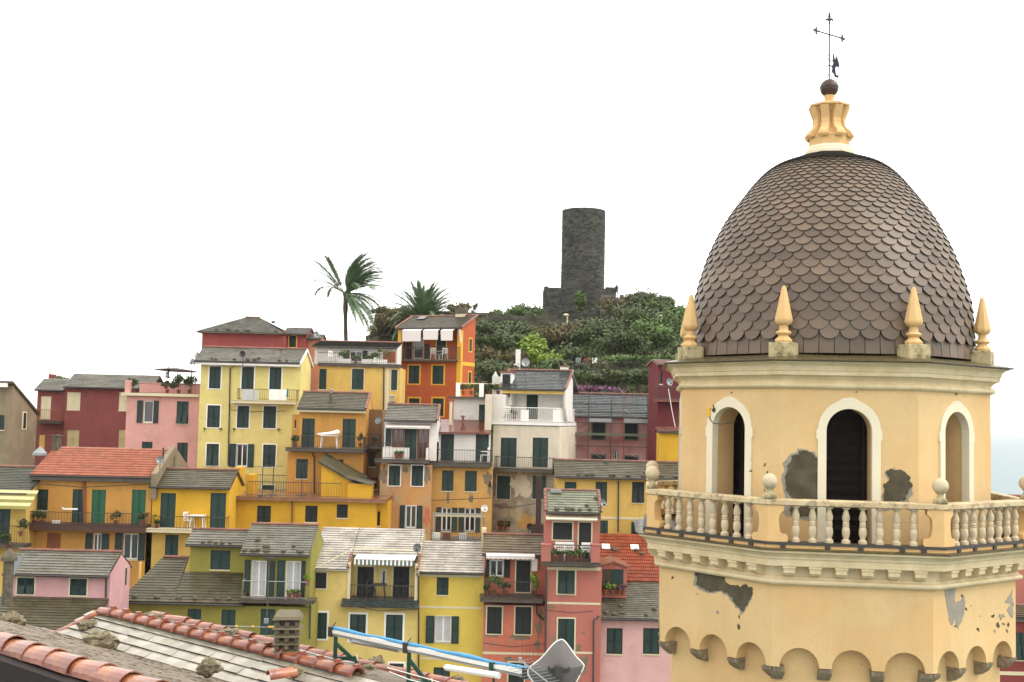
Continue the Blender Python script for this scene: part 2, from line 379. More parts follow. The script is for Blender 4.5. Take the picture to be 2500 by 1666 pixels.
        if kind == 'c':
            bk = MB(); bk.quad((ia, y + .13, z0), (ib, y + .13, z0), (ib, y + .13, z1), (ia, y + .13, z1)); bk.obj('pane', m_glass, wo)
            for i in range(leaves):
                p, q = a + (b - a) * i / leaves, a + (b - a) * (i + 1) / leaves
                shutter(wo, p + .008, q - .008, z0 + .01, z1 - .01, y + (.05 if face is None else face), mat, tilt)
        else:
            if kind == 'o':
                if ia - a > .05: shutter(wo, a, ia - .03, z0 - .03, z1 + .02, y - .03, mat)
                if b - ib > .05: shutter(wo, ib + .03, b, z0 - .03, z1 + .02, y - .03, mat)
            g = MB(); g.quad((ia, yb, z0), (ib, yb, z0), (ib, yb, z1), (ia, yb, z1)); g.obj('pane', m_glass, wo)
            if curtain:
                q = MB(); n = 10
                for i in range(n):
                    t0, t1 = i / n, (i + 1) / n; yy = [yb - .012 - .02 * (k % 2) for k in (i, i + 1)]
                    q.quad((ia + (ib - ia) * t0, yy[0], z0), (ia + (ib - ia) * t1, yy[1], z0), (ia + (ib - ia) * t1, yy[1], z1), (ia + (ib - ia) * t0, yy[0], z1))
                q.obj('curtain', m_curtain, wo)
            f = MB(); w_ = .06; fm = fr or m_white; y1_ = yb - .05
            f.box(ia, ia + w_, y1_, yb - .005, z0, z1); f.box(ib - w_, ib, y1_, yb - .005, z0, z1); f.box(ia + w_, ib - w_, y1_, yb - .005, z0, z0 + w_); f.box(ia + w_, ib - w_, y1_, yb - .005, z1 - w_, z1)
            for i in range(mull): xx = ia + (ib - ia) * (i + 1) / (mull + 1); f.box(xx - w_ * .6, xx + w_ * .6, y1_, yb - .005, z0 + w_, z1 - w_)
            f.obj('window_frame', fm, wo)
        return wo
    def band(s, x0, y0, x1, y1, mat, out=.03, name='string_course', off=None):
        of = s.cur['off'] if off is None else off; a, b, z0, z1 = s.rect(x0, y0, x1, y1, of)
        m = MB(); m.box(a, b, -of - out, -of + .01, z0, z1); return m.obj(name, mat, s.e)
    def slab(s, x0, x1, y0, y1, out=1.0, off=None, mat=None, back=0, name='balcony', top=None):
        of = s.cur['off'] if off is None else off; a, b, z0, z1 = s.rect(x0, y0, x1, y1, of + out)
        m = MB(); m.box(a, b, -of - out, -of + back, z0, z1); m.box(a - .04, b + .04, -of - out - .04, -of + back, z1 + .002, z1 + .03)
        o = m.obj(name, mat or m_darkslab, s.e); s.sl = (a, b, -of - out, -of + back, z1 + .03, o); return o
    def rail(s, x0, x1, ytop, mat=None, sp=.13, inset=.05, sides=True, r=.012, zb=None, mid=False, y=None, parent=None, post=0):
        a, b, yf, yb, zt, so_ = s.sl; yy = yf + inset if y is None else y
        A = s.uz(x0, ytop, -yy)[0]; B = s.uz(x1, ytop, -yy)[0]; zr = s.uz((x0 + x1) / 2, ytop, -yy)[1]
        m = MB(); zt = zt if zb is None else zb
        m.tube([(A, yy, zr), (B, yy, zr)], .02, 5)
        m.tube([(A, yy, zt + .08), (B, yy, zt + .08)], .012, 4)
        n = max(2, int(abs(B - A) / sp))
        for i in range(n + 1):
            x = A + (B - A) * i / n; m.box(x - r * .6, x + r * .6, yy - r * .6, yy + r * .6, zt, zr)
        if sides:
            for x in (A, B):
                m.tube([(x, yy, zr), (x, yb, zr)], .02, 4); k = max(1, int((yb - yy) / sp))
                for i in range(1, k): m.box(x - r * .6, x + r * .6, yy + (yb - yy) * i / k - r * .6, yy + (yb - yy) * i / k + r * .6, zt, zr)
        return m.obj('railing', mat or m_dark, parent or so_)
    def pipe(s, pts, mat=None, rad=.045, off=None, name='drainpipe'):
        of = (s.cur['off'] if off is None else off) + .09
        m = MB(); P = []
        for (px, py) in pts: u, z = s.uz(px, py, of); P.append((u, -of, z))
        m.tube(P, rad, 6); return m.obj(name, mat or m_dark, s.e)
    def blot(s, x, y, w_, h_, mat=None, off=None, seed=0):
        of = (s.cur['off'] if off is None else off); r0 = random.Random(seed + int(x)); P = []; n = 34; q0 = r0.uniform(0, 50)
        for i in range(n):
            a = 2 * math.pi * i / n; v = Vector((math.cos(a) * 1.6 + q0, math.sin(a) * 1.6, 0)); k = 1 + .65 * noise.noise(v) + .4 * noise.noise(v * 4)
            u, z = s.uz(x + math.cos(a) * w_ / 2 * k, y + math.sin(a) * h_ / 2 * k, of); P.append((u, -of - .006, z))
        m = MB(); m.extr(P, (0, .005, 0)); return m.obj('bare_plaster_patch', mat or m_bareh, s.e)
    def chimney(s, x0, y0, x1, y1, y=None, mat=None, cap=m_ridge, dpt=.6, capw=.08, parent=None, foot=.8, name='chimney'):
        yy = (s.rf[4] if y is None else y); a, b, z0, z1 = s.rect(x0, y0, x1, y1, -yy)
        m = MB(); m.box(a, b, yy - .01, yy + dpt, z0 - foot, z1); o = m.obj(name, mat or m_white, parent or s.e)
        if cap:
            c = MB(); c.box(a - capw, b + capw, yy - capw, yy + dpt + capw, z1 + .002, z1 + .06); c.box(a + .05, b - .05, yy + .05, yy + dpt - .05, z1 + .06, z1 + .1); c.obj('chimney_cap', cap, o)
        return o
    def add(s, mb, name, mat, **k): return mb.obj(name, mat, s.e, **k)
    def awning(s, x0, x1, y0, y1, out=1.0, mat=None, off=None, drop=.18, name='awning', stripes=None, scallop=True):
        of = s.cur['off'] if off is None else off
        a, b, zl, zh = s.rect(x0, y0, x1, y1, of + out * .9)
        zt = zh; y0_ = -of - .03; y1_ = -of - out; zf = zl + drop
        zt = max(s.uz((x0 + x1) / 2, y0, of + .1)[1], zf + .05)
        m = MB(); n = 30 if stripes else 10
        for i in range(n):
            m.mi = 0
            p, q = a + (b - a) * i / n, a + (b - a) * (i + 1) / n
            m.quad((p, y1_, zf), (q, y1_, zf), (q, y0_, zt), (p, y0_, zt)); m.quad((p, y1_, zf - .02), (q, y1_, zf - .02), (q, y0_, zt - .02), (p, y0_, zt - .02))
            e = .05 if scallop else 0; m.mi = (i % 2) if stripes else 0
            m.poly([(p, y1_ - .005, zf), (p, y1_ - .005, zl + e), ((p + q) / 2, y1_ - .005, zl), (q, y1_ - .005, zl + e), (q, y1_ - .005, zf)])
        o = m.obj(name, [mat or m_cloth, stripes] if stripes else (mat or m_cloth), s.e)
        rr = MB(); rr.tube([(a, y1_, zf), (b, y1_, zf)], .03, 6); rr.obj('awning_bar', m_white, o); return o
    def finish(s):
        for c in s.secs:
            m = MB(); x0, x1, z0, z1 = c['x0'], c['x1'], c['z0'], c['z1']; y = -c['off']; yb = y + c['depth']
            xs = sorted(set([x0, x1] + [v for h in c['holes'] for v in h[:2] if x0 < v < x1])); zs = sorted(set([z0, z1] + [v for h in c['holes'] for v in h[2:] if z0 < v < z1]))
            for i in range(len(xs) - 1):
                for j in range(len(zs) - 1):
                    cx, cz = (xs[i] + xs[i + 1]) / 2, (zs[j] + zs[j + 1]) / 2
                    if any(h[0] < cx < h[1] and h[2] < cz < h[3] for h in c['holes']): continue
                    m.quad((xs[i], y, zs[j]), (xs[i + 1], y, zs[j]), (xs[i + 1], y, zs[j + 1]), (xs[i], y, zs[j + 1]))
            for h in c['holes']:
                if len(h) > 4: continue
                a, b, p, q = max(h[0], x0), min(h[1], x1), max(h[2], z0), min(h[3], z1); e = y + .16
                m.quad((a, y, p), (a, y, q), (a, e, q), (a, e, p)); m.quad((b, y, p), (b, e, p), (b, e, q), (b, y, q))
                m.quad((a, y, q), (b, y, q), (b, e, q), (a, e, q)); m.quad((a, y, p), (a, e, p), (b, e, p), (b, y, p)); m.quad((a, e, p), (b, e, p), (b, e, q), (a, e, q))
            g = c['gable']
            for x in (x0, x1):
                pr = [(x, y, z0), (x, y, z1)]
                if g: pr += [(x, g[0], g[1] - .06)]
                if g and g[2] == 'shed': pr += [(x, yb, z0)]
                else: pr += [(x, yb, z1), (x, yb, z0)]
                m.poly(pr)
            m.quad((x0, yb, z0), (x1, yb, z0), (x1, yb, z1 if not (g and g[2] == 'shed') else g[1] - .06), (x0, yb, z1 if not (g and g[2] == 'shed') else g[1] - .06))
            if not g: m.quad((x0, y, z1), (x1, y, z1), (x1, yb, z1), (x0, yb, z1))
            m.obj('wall', c['mat'], s.e)
def proj(p):
    x, y, z = p[0], p[1], p[2] - CZ
    c, s = math.cos(PITCH), math.sin(PITCH); d = y * c + z * s; u = -y * s + z * c
    X, Y = F * x / d, F * u / d; c, s = math.cos(ROLL), math.sin(ROLL)
    return 1250 + X * c + Y * s, 833 - (-X * s + Y * c)

# ---------------------------------------------------------------- ground, sea
def sm(a, b, x):
    t = max(0, min(1, (x - a) / (b - a))); return t * t * (3 - 2 * t)
def ground(x, y):
    z = 4 + 17 * sm(35, 95, y)
    hill = 10.5 * sm(90, 106, y) + 10.0 * sm(104, 148, y)
    hill *= sm(-24, -14, x) * (1 - sm(20, 38, x))
    z += hill
    z -= 34 * sm(170, 240, y) + 32 * sm(36, 58, x)
    return max(z, -6)
# ---------------------------------------------------------------- bell tower
TX, TY, TB = 6.675, 25.0, 2.0; PHI = R(-6.8); C8 = math.cos(R(22.5)); S8 = math.sin(R(22.5))
TW = thing('bell_tower', 'yellow octagonal bell tower with brown scaly dome and balustrade at the right', 'bell tower', (TX, TY, TB), PHI)
def tv(v): return CZ + v - TB
m_tow = M('tower_plaster', lin((238, 203, 146), .76), .85, var=.06, vscale=1.1, streak=.22, fine=.07, bump=.25, bscale=26, mixcol=lin((236, 186, 122), .74), mixamt=.45, mixscale=.6)
m_corn = M('tower_cornice', lin((240, 220, 178), .8), .8, var=.06, vscale=1.5, streak=.25, fine=.08, mixcol=lin((208, 182, 132), .78), mixamt=.4, mixscale=2.5)
m_sur = M('arch_surround', lin((240, 228, 198), .84), .8, var=.03, fine=.05)
m_bal = M('baluster_stone', lin((226, 206, 170), .8), .75, var=.1, vscale=3, fine=.15, mixcol=lin((150, 140, 122), .75), mixamt=.4, mixscale=5, bump=.3)
m_rail = M('handrail_stone', lin((226, 205, 162), .78), .7, var=.08, vscale=2, fine=.12, mixcol=lin((180, 130, 80), .75), mixamt=.35, mixscale=2.2, mix2=((.05, .05, .045, 1), 7, .5))
m_pin = M('pinnacle_plaster', lin((236, 194, 132), .78), .8, var=.08, vscale=4, fine=.1)
m_block = M('mossy_block', lin((206, 190, 146), .74), .9, var=.15, vscale=6, mixcol=lin((84, 80, 40), .6), mixamt=.75, mixscale=4, bump=.5)
m_shing = M('dome_shingle', lin((124, 102, 82), .6), .5, var=.12, vscale=2, rndvar=.2, objvar=.2, mixcol=lin((110, 108, 96), .6), mixamt=.35, mixscale=3, rvar=.08, bump=.1, bscale=50, spec=.5)
m_moss = M('mossy_wet_slab', lin((86, 76, 50), .7), .35, var=.3, vscale=5, mixcol=lin((110, 96, 40), .7), mixamt=.5, mixscale=6, rvar=.15)
m_bare = M('bare_plaster', lin((112, 102, 80), .66), .95, var=.3, vscale=4, fine=.35, mixcol=lin((84, 76, 58), .66), mixamt=.6, mixscale=3, bump=.6, bscale=30)
m_bare2 = M('grey_undercoat', lin((172, 164, 148), .7), .9, var=.12, vscale=5, fine=.1)
m_corb = M('corbel_stone', lin((156, 140, 114), .72), .9, var=.45, vscale=9, bump=1, bscale=20)
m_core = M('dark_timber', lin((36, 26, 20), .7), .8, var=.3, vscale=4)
m_iron = M('wrought_iron', lin((40, 40, 56), 1), .6, var=.2)
m_bronze = M('bronze_globe', lin((74, 52, 48), .8), .45, var=.3, vscale=6, fine=.2)

def oct_ring(prof, name, mat, **k):
    m = MB(); m.lathe([(r, tv(v)) for r, v in prof], 8, rot=R(22.5), cap=k.pop('cap', False)); return m.obj(name, mat, TW, **k)
# shaft
oct_ring([(3.42, -27.5), (3.42, -4.0)], 'shaft_wall', m_tow)
def fm(k): return Matrix.Rotation(R(45 * k), 4, 'Z')
def facepts(k, pts): return [fm(k) @ Vector(p) for p in pts]
# lower drum with its arcade
Rd = 3.71; ap = Rd * C8; hw = Rd * S8; rr_ = .355; sp_ = -4.40
for k in range(8):
    m = MB()
    def q(*p): m.poly(facepts(k, p))
    y = -ap; yi = -3.42 * C8 + .0
    cs = (-.93, 0, .93); x = -hw; zt = tv(-2.9); zs = tv(sp_)
    for c in cs:
        q((x, y, zs), (c - rr_, y, zs), (c - rr_, y, zt), (x, y, zt)); q((x, y, zs), (x, yi, zs), (c - rr_, yi, zs), (c - rr_, y, zs))
        n = 12
        for i in range(n):
            a0, a1 = math.pi * (1 - i / n), math.pi * (1 - (i + 1) / n)
            p0 = (c + rr_ * math.cos(a0), zs + rr_ * math.sin(a0)); p1 = (c + rr_ * math.cos(a1), zs + rr_ * math.sin(a1))
            q((p0[0], y, p0[1]), (p1[0], y, p1[1]), (p1[0], y, zt), (p0[0], y, zt)); q((p0[0], y, p0[1]), (p0[0], yi, p0[1]), (p1[0], yi, p1[1]), (p1[0], y, p1[1]))
        x = c + rr_
    q((x, y, zs), (hw, y, zs), (hw, y, zt), (x, y, zt)); q((x, y, zs), (x, yi, zs), (hw, yi, zs), (hw, y, zs))
    m.obj('drum_wall', m_tow, TW)
cb = MB(); d_ = ap - 3.42 * C8
prf = [(-.02, 0), (-d_ - .03, 0), (-d_ - .02, -.07), (-d_ * .75, -.15), (-d_ * .35, -.22), (-.02, -.25)]
cb.extr([(-.1, p, z) for p, z in prf], (.2, 0, 0)); cbo = cb.obj('corbel', m_corb, TW); cbm = cbo.data
for v in cbm.vertices: v.co += Vector((rnd.uniform(-.02, .02), rnd.uniform(-.012, .012), rnd.uniform(-.02, .01)))
first = True
for k in range(8):
    for u in (-.465, .465, -hw + .12, hw - .12):
        mw = fm(k) @ Matrix.Translation((u, -3.42 * C8 + .01, tv(sp_) - .004))
        if first: cbo.matrix_local = mw; first = False
        else: place('corbel', cbm, TW, mw=mw @ Matrix.Diagonal((rnd.choice((-1, 1)) * rnd.uniform(.9, 1.1), 1, rnd.uniform(.85, 1.1), 1)))
# lower cornice
oct_ring([(3.712, -2.92), (3.80, -2.91), (3.84, -2.88), (3.85, -2.85), (3.83, -2.82), (3.78, -2.80), (3.76, -2.77), (3.735, -2.75), (3.735, -2.57), (3.98, -2.555), (4.0, -2.55), (4.0, -2.43), (4.035, -2.42), (4.045, -2.38), (4.10, -2.33), (4.15, -2.31), (4.18, -2.30), (4.19, -2.262), (3.0, -2.262)], 'lower_cornice', m_corn)
oct_ring([(4.215, -2.260), (4.23, -2.25), (4.23, -2.238), (4.18, -2.225), (2.6, -2.21)], 'walkway', m_moss)
md = MB(); md.box(-.115, .115, -.26, .02, -.035, 0); md.box(-.10, .10, -.235, .02, -.12, -.036)
md.extr([(-.085, 0, -.121), (-.085, -.2, -.121), (-.085, -.17, -.16), (-.085, -.07, -.20), (-.085, 0, -.21)], (.17, 0, 0))
mo = md.obj('modillion', m_corn, TW); first = True
for k in range(8):
    for i in range(6):
        mw = fm(k) @ Matrix.Translation((-1.15 + .46 * i, -3.735 * C8, tv(-2.556)))
        if first: mo.matrix_local = mw; first = False
        else: place('modillion', mo.data, TW, mw=mw)
# curb, black strip, handrail
oct_ring([(4.07, -2.222), (4.07, -2.165), (3.86, -2.165), (3.86, -2.222)], 'curb', m_ylw if False else m_pin)
oct_ring([(4.10, -2.162), (4.10, -2.115), (3.82, -2.115), (3.82, -2.162), (4.10, -2.162)], 'iron_strip', m_dark)
ft = MB(); ft.box(-.05, .05, -.02, .0, -.1, 0)
for k in range(8):
    for u in (-1.2, -.55, .1, .75, 1.25):
        o = MB(); o.box(-.045, .045, -.015, .02, -.055, 0); oo = o.obj('iron_foot', m_dark, TW); oo.matrix_local = fm(k) @ Matrix.Translation((u + rnd.uniform(-.08, .08), -4.09 * C8, tv(-2.165)))
oct_ring([(3.82, -1.47), (4.03, -1.47), (4.06, -1.45), (4.06, -1.37), (4.03, -1.355), (3.80, -1.35), (3.79, -1.37), (3.79, -1.45), (3.82, -1.47)], 'handrail', m_rail)
bl = MB(); H = .645
bp = [(.078, 0), (.078, .05), (.05, .07), (.045, .09), (.062, .13), (.072, .19), (.066, .26), (.05, .295), (.062, .305), (.062, .325), (.046, .335), (.06, .345), (.06, .365), (.048, .38), (.068, .43), (.068, .48), (.048, .55), (.036, .585), (.036, .6), (.07, .615), (.075, H)]
bl.lathe(bp, 12); bo = bl.obj('baluster', m_bal, TW, smooth=50); first = True
for k in range(8):
    for i in range(8):
        mw = fm(k) @ Matrix.Translation((-1.033 + .295 * i, -3.93 * C8, tv(-2.115))) @ Matrix.Rotation(rnd.uniform(0, 6), 4, 'Z')
        if first: bo.matrix_local = mw; first = False
        else: place('baluster', bo.data, TW, mw=mw)
hwb = 4.03 * S8; apb = 4.03 * C8
for k in range(8):
    m = MB()
    prof = [(0, 0), (-.34, 0), (-.36, .03), (-.36, .1), (-.33, .14), (-.27, .14), (-.235, .16), (-.215, .22), (-.2, .32), (-.2, .42), (-.215, .5), (-.26, .54), (-.29, .56), (-.29, .65), (0, .65)]
    for kk, sg in ((0, 1), (1, -1)):
        pts = [fm(kk) @ Vector((sg * (hwb + px_), -apb, tv(-2.118) + z)) for px_, z in prof]
        inn = [fm(kk) @ Vector((sg * (hwb + px_ - .0), -apb + .2, tv(-2.118) + z)) for px_, z in prof]
        n = len(m.v); L_ = len(pts); m.v += [tuple(p) for p in pts] + [tuple(p) for p in inn]
        m.face(tuple(n + i for i in (range(L_) if sg < 0 else reversed(range(L_))))); m.face(tuple(n + L_ + i for i in (range(L_) if sg > 0 else reversed(range(L_)))))
        for i in range(L_):
            j = (i + 1) % L_; m.face((n + i, n + j, n + L_ + j, n + L_ + i))
    o = m.obj('corner_pier', m_pin, TW); o.matrix_local = fm(k)
    ang = R(-67.5 + 45 * k); p = Vector((3.92 * math.cos(ang), 3.92 * math.sin(ang), tv(-1.35)))
    g = MB(); g.lathe([(.13, 0), (.14, .03), (.12, .06), (.07, .1), (.055, .14), (.06, .17), (.09, .19)], 12); go = g.obj('ball_base', m_block, TW, smooth=60); go.location = p
    g = MB(); g.lathe([(.001, 0)] + [(.145 * math.sin(math.pi * i / 12), .145 - .145 * math.cos(math.pi * i / 12)) for i in range(1, 12)] + [(.001, .29)], 20); go = g.obj('stone_ball', m_bal, TW, smooth=True); go.location = p + Vector((0, 0, .165))
# upper drum with arched openings
Ru = 3.27; ap = Ru * C8; hw = Ru * S8; rO = .435; spv = -.10
def arch(r, n=16, z0=-2.21, peak=0, imp=0):
    pts = [(-r, tv(z0))]
    if imp: pts += [(-r, tv(spv - .16)), (-r - imp, tv(spv - .14)), (-r - imp, tv(spv + .02)), (-r, tv(spv + .04))]
    for i in range(n + 1):
        a = math.pi * (1 - i / n); e = 1
        z = tv(spv) + r * math.sin(a) + (peak * max(0, 1 - abs(i - n / 2) / 2.2))
        if imp and i in (0, n): continue
        pts.append((r * math.cos(a), z))
    if imp: pts += [(r, tv(spv + .04)), (r + imp, tv(spv + .02)), (r + imp, tv(spv - .14)), (r, tv(spv - .16))]
    pts.append((r, tv(z0))); return pts
for k in range(8):
    m = MB(); A = arch(rO, 16); zt = tv(.69); y = -ap; yi = -ap + .62; z0 = tv(-2.21)
    def q(*p): m.poly(facepts(k, p))
    q((-hw, y, z0), (-rO, y, z0), (-rO, y, zt), (-hw, y, zt)); q((rO, y, z0), (hw, y, z0), (hw, y, zt), (rO, y, zt))
    B = A[1:-1]
    for (a, b) in zip(B[:-1], B[1:]):
        q((a[0], y, a[1]), (b[0], y, b[1]), (b[0], y, zt), (a[0], y, zt))
    for (a, b) in zip(A[:-1], A[1:]): q((a[0], y, a[1]), (a[0], yi, a[1]), (b[0], yi, b[1]), (b[0], y, b[1]))
    m.obj('belfry_wall', m_tow, TW)
    m = MB(); I_ = arch(rO - .02, 16); O_ = [(-.57, tv(-2.21)), (-.57, tv(spv - .17)), (-.6, tv(spv - .15)), (-.6, tv(spv + .01)), (-.57, tv(spv + .04))]
    n = 16
    for i in range(1, n):
        a = math.pi * (1 - i / n); ex = .035 if i == 8 else (.03 if i in (7, 9) else 0)
        O_.append((.57 * math.cos(a), tv(spv) + (.57 + ex) * math.sin(a) + .02))
    O_ += [(-p[0], p[1]) for p in O_[:5]][::-1]
    # pair both outlines by angle
    I2 = [(-rO + .02, tv(-2.21)), (-rO + .02, tv(spv - .19)), (-rO + .02, tv(spv - .17)), (-rO + .02, tv(spv)), (-rO + .02, tv(spv + .001))] + I_[2:-2] + [(rO - .02, tv(spv + .001)), (rO - .02, tv(spv)), (rO - .02, tv(spv - .17)), (rO - .02, tv(spv - .19)), (rO - .02, tv(-2.21))]
    yf, yb = -ap - .035, -ap + .13
    L_ = min(len(I2), len(O_))
    for i in range(L_ - 1):
        a, b, c, d = O_[i], O_[i + 1], I2[i + 1], I2[i]
        q((a[0], yf, a[1]), (b[0], yf, b[1]), (c[0], yf, c[1]), (d[0], yf, d[1]))
        q((a[0], yf, a[1]), (a[0], -ap + .01, a[1]), (b[0], -ap + .01, b[1]), (b[0], yf, b[1]))
        q((d[0], yf, d[1]), (c[0], yf, c[1]), (c[0], yb, c[1]), (d[0], yb, d[1])); q((d[0], yb, d[1]), (c[0], yb, c[1]), (c[0] * 1.05, yb, c[1] + .02), (d[0] * 1.05, yb, d[1] + .02))
    m.obj('arch_surround', m_sur, TW)
# dark timber bell frame inside
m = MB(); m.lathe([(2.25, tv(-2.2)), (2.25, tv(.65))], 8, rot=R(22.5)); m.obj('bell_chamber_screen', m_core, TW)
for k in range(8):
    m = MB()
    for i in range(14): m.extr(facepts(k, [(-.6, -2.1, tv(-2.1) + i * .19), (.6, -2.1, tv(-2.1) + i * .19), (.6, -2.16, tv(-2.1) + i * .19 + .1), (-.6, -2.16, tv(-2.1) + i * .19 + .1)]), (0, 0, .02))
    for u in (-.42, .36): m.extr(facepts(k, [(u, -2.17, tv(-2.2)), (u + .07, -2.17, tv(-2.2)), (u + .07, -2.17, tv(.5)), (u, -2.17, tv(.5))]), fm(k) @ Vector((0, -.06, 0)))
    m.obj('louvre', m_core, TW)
oct_ring([(3.275, .67), (3.31, .68), (3.35, .70), (3.37, .725), (3.37, .75), (3.34, .785), (3.30, .80), (3.285, .82), (3.30, .85), (3.36, .90), (3.43, .925), (3.45, .93), (3.45, 1.0), (3.47, 1.01), (3.48, 1.05), (3.50, 1.10), (3.56, 1.14), (3.62, 1.155), (3.62, 1.175), (2.8, 1.176)], 'upper_cornice', m_corn)
oct_ring([(3.2, 1.18), (3.70, 1.18), (3.71, 1.19), (3.71, 1.205), (3.68, 1.213), (2.9, 1.36)], 'dome_apron', m_moss)
# dome
dp = [(875, 335), (852, 334), (826, 332), (770, 329), (744, 325), (688, 309), (628, 288), (553, 250), (501, 213), (441, 167), (407, 128), (385, 78), (374, 55)]
prof = [(hw_ * 25 / F * .985, ray(2032, y_)[2] * (25 - {441: .1, 407: .25, 385: .55, 374: .9}.get(y_, 0) * hw_ * 25 / F)) for y_, hw_ in dp]
def dome_r(v):
    for (r0, v0), (r1, v1) in zip(prof[:-1], prof[1:]):
        if v0 <= v <= v1: t = (v - v0) / (v1 - v0); return r0 + (r1 - r0) * t
    return prof[-1][0] if v > prof[-1][1] else prof[0][0]
def fac(th, v):   # slight octagonal flattening that fades towards the top
    t = 1 - sm(prof[0][1], prof[-1][1] - .8, v); a = (math.degrees(th) + 22.5 + 90) % 45 - 22.5
    return 1.003 - (.011 * t) * math.cos(8 * (th + math.pi / 2))
# smooth profile by arc length (Catmull-Rom)
fine = []
P_ = [Vector(p) for p in prof]
for i in range(len(P_) - 1):
    p0, p1, p2, p3 = P_[max(0, i - 1)], P_[i], P_[i + 1], P_[min(len(P_) - 1, i + 2)]
    for j in range(12):
        t = j / 12; fine.append(.5 * ((2 * p1) + (p2 - p0) * t + (2 * p0 - 5 * p1 + 4 * p2 - p3) * t * t + (3 * p1 - p0 - 3 * p2 + p3) * t ** 3))
fine.append(P_[-1])
m = MB(); ns = 96
for i, p in enumerate(fine[::3] + [fine[-1]]):
    for j in range(ns):
        a = 2 * math.pi * j / ns; f = fac(a, p[1]); m.v.append(((p[0] - .015) * f * math.cos(a), (p[0] - .015) * f * math.sin(a), tv(p[1])))
rows_ = len(fine[::3] + [fine[-1]])
for i in range(rows_ - 1):
    for j in range(ns): j2 = (j + 1) % ns; m.face((i * ns + j, i * ns + j2, (i + 1) * ns + j2, (i + 1) * ns + j), .4)
dome = m.obj('dome', m_shing, TW, smooth=True)
dome.location.x = .03; dome.location.y = .0
# base planks of the dome
for j in range(64):
    a0, a1 = 2 * math.pi * j / 64 + .003, 2 * math.pi * (j + 1) / 64 - .003; m = MB()
    def pt(a, v, e): r = (dome_r(v) + e) * fac(a, v); return (r * math.cos(a), r * math.sin(a), tv(v))
    v0, v1 = prof[0][1] - .06, prof[0][1] + .32; e = .004 + rnd.uniform(0, .008)
    m.hexa([pt(a0, v0, e + .02), pt(a1, v0, e + .02), pt(a1, v0, -.01), pt(a0, v0, -.01), pt(a0, v1, e), pt(a1, v1, e), pt(a1, v1, -.01), pt(a0, v1, -.01)]); m.obj('base_plank', m_shing, dome)
NC = 48; arc = [0]
for a, b in zip(fine[:-1], fine[1:]): arc.append(arc[-1] + (b - a).length)
def onarc(s_):
    for i in range(len(arc) - 1):
        if arc[i + 1] >= s_: t = (s_ - arc[i]) / (arc[i + 1] - arc[i]); return fine[i].lerp(fine[i + 1], t), (fine[i + 1] - fine[i]).normalized()
    return fine[-1], (fine[-1] - fine[-2]).normalized()
rows = []; s_ = .2
while True:
    p, t = onarc(s_)
    if p[0] < .56 or s_ > arc[-1] - .03: break
    wd = 2 * math.pi * p[0] / NC; rows.append((s_, p.copy(), t.copy(), wd)); s_ += wd * .475
def shing_mesh(wd):
    b = MB(); w2 = wd * .5 * .985; L = wd * 1.0; top = []
    n = 8
    for i in range(n + 1):
        a = math.pi + math.pi * i / n; top.append((w2 * math.cos(a), w2 * .98 * math.sin(a) + w2))
    top += [(w2, L), (-w2, L)]; b.extr([(x, y, .016 + (-.010 * y / L)) for x, y in top], (0, 0, -.016)); b.m = [0, 1] + [1] * len(top); return b
big = []; rest = MB()
for ri, (s0, p, t, wd) in enumerate(rows):
    sh = shing_mesh(wd); me = None
    for c in range(NC):
        a = 2 * math.pi * (c + (ri % 2) * .5) / NC; da = (a + math.pi / 2 + PHI * 0 + R(14) + math.pi) % (2 * math.pi) - math.pi
        f = fac(a, p[1]); r = p[0] * f
        er = Vector((math.cos(a), math.sin(a), 0)); et = Vector((-math.sin(a), math.cos(a), 0)); up = er * t[0] + Vector((0, 0, 1)) * t[1]; nn = et.cross(up).normalized()
        p2, t2 = onarc(min(arc[-1], s0 + wd)); e1 = Vector((r * math.cos(a), r * math.sin(a), tv(p[1]))) + nn * (.038 + .05 * wd); r2 = p2[0] * fac(a, p2[1]); e2 = Vector((r2 * math.cos(a), r2 * math.sin(a), tv(p2[1]))) + nn * .012
        up = (e2 - e1).normalized(); da_ = .01; f2 = fac(a + da_, p[1]); et = (Vector((p[0] * f2 * math.cos(a + da_), p[0] * f2 * math.sin(a + da_), 0)) - Vector((r * math.cos(a), r * math.sin(a), 0))).normalized(); et = (et - up * et.dot(up)).normalized(); nn = et.cross(up).normalized(); pos = e1
        tl = rnd.uniform(-.012, .012)
        mw = Matrix.Translation(pos) @ Matrix((et, up, nn)).transposed().to_4x4() @ Matrix.Rotation(tl * .5, 4, 'X') @ Matrix.Rotation(rnd.uniform(-.02, .02), 4, 'Z')
        if abs(da) < 1.15 and ri < 15 and len(big) < 300:
            if me is None: o = sh.obj('shingle', [m_shing, m_edge], dome); me = o.data; o.matrix_local = mw
            else: place('shingle', me, dome, mw=mw)
            big.append(1)
        else:
            n = len(rest.v); rr0 = rnd.random(); rest.v += [tuple(mw @ Vector(v)) for v in sh.v]
            for fi, fc in enumerate(sh.f): rest.mi = sh.m[fi]; rest.face(tuple(n + i for i in fc), rr0)
rest.obj('shingles', [m_shing, m_edge], dome, kind='stuff')
print('shingles', len(big), len(rows) * NC)
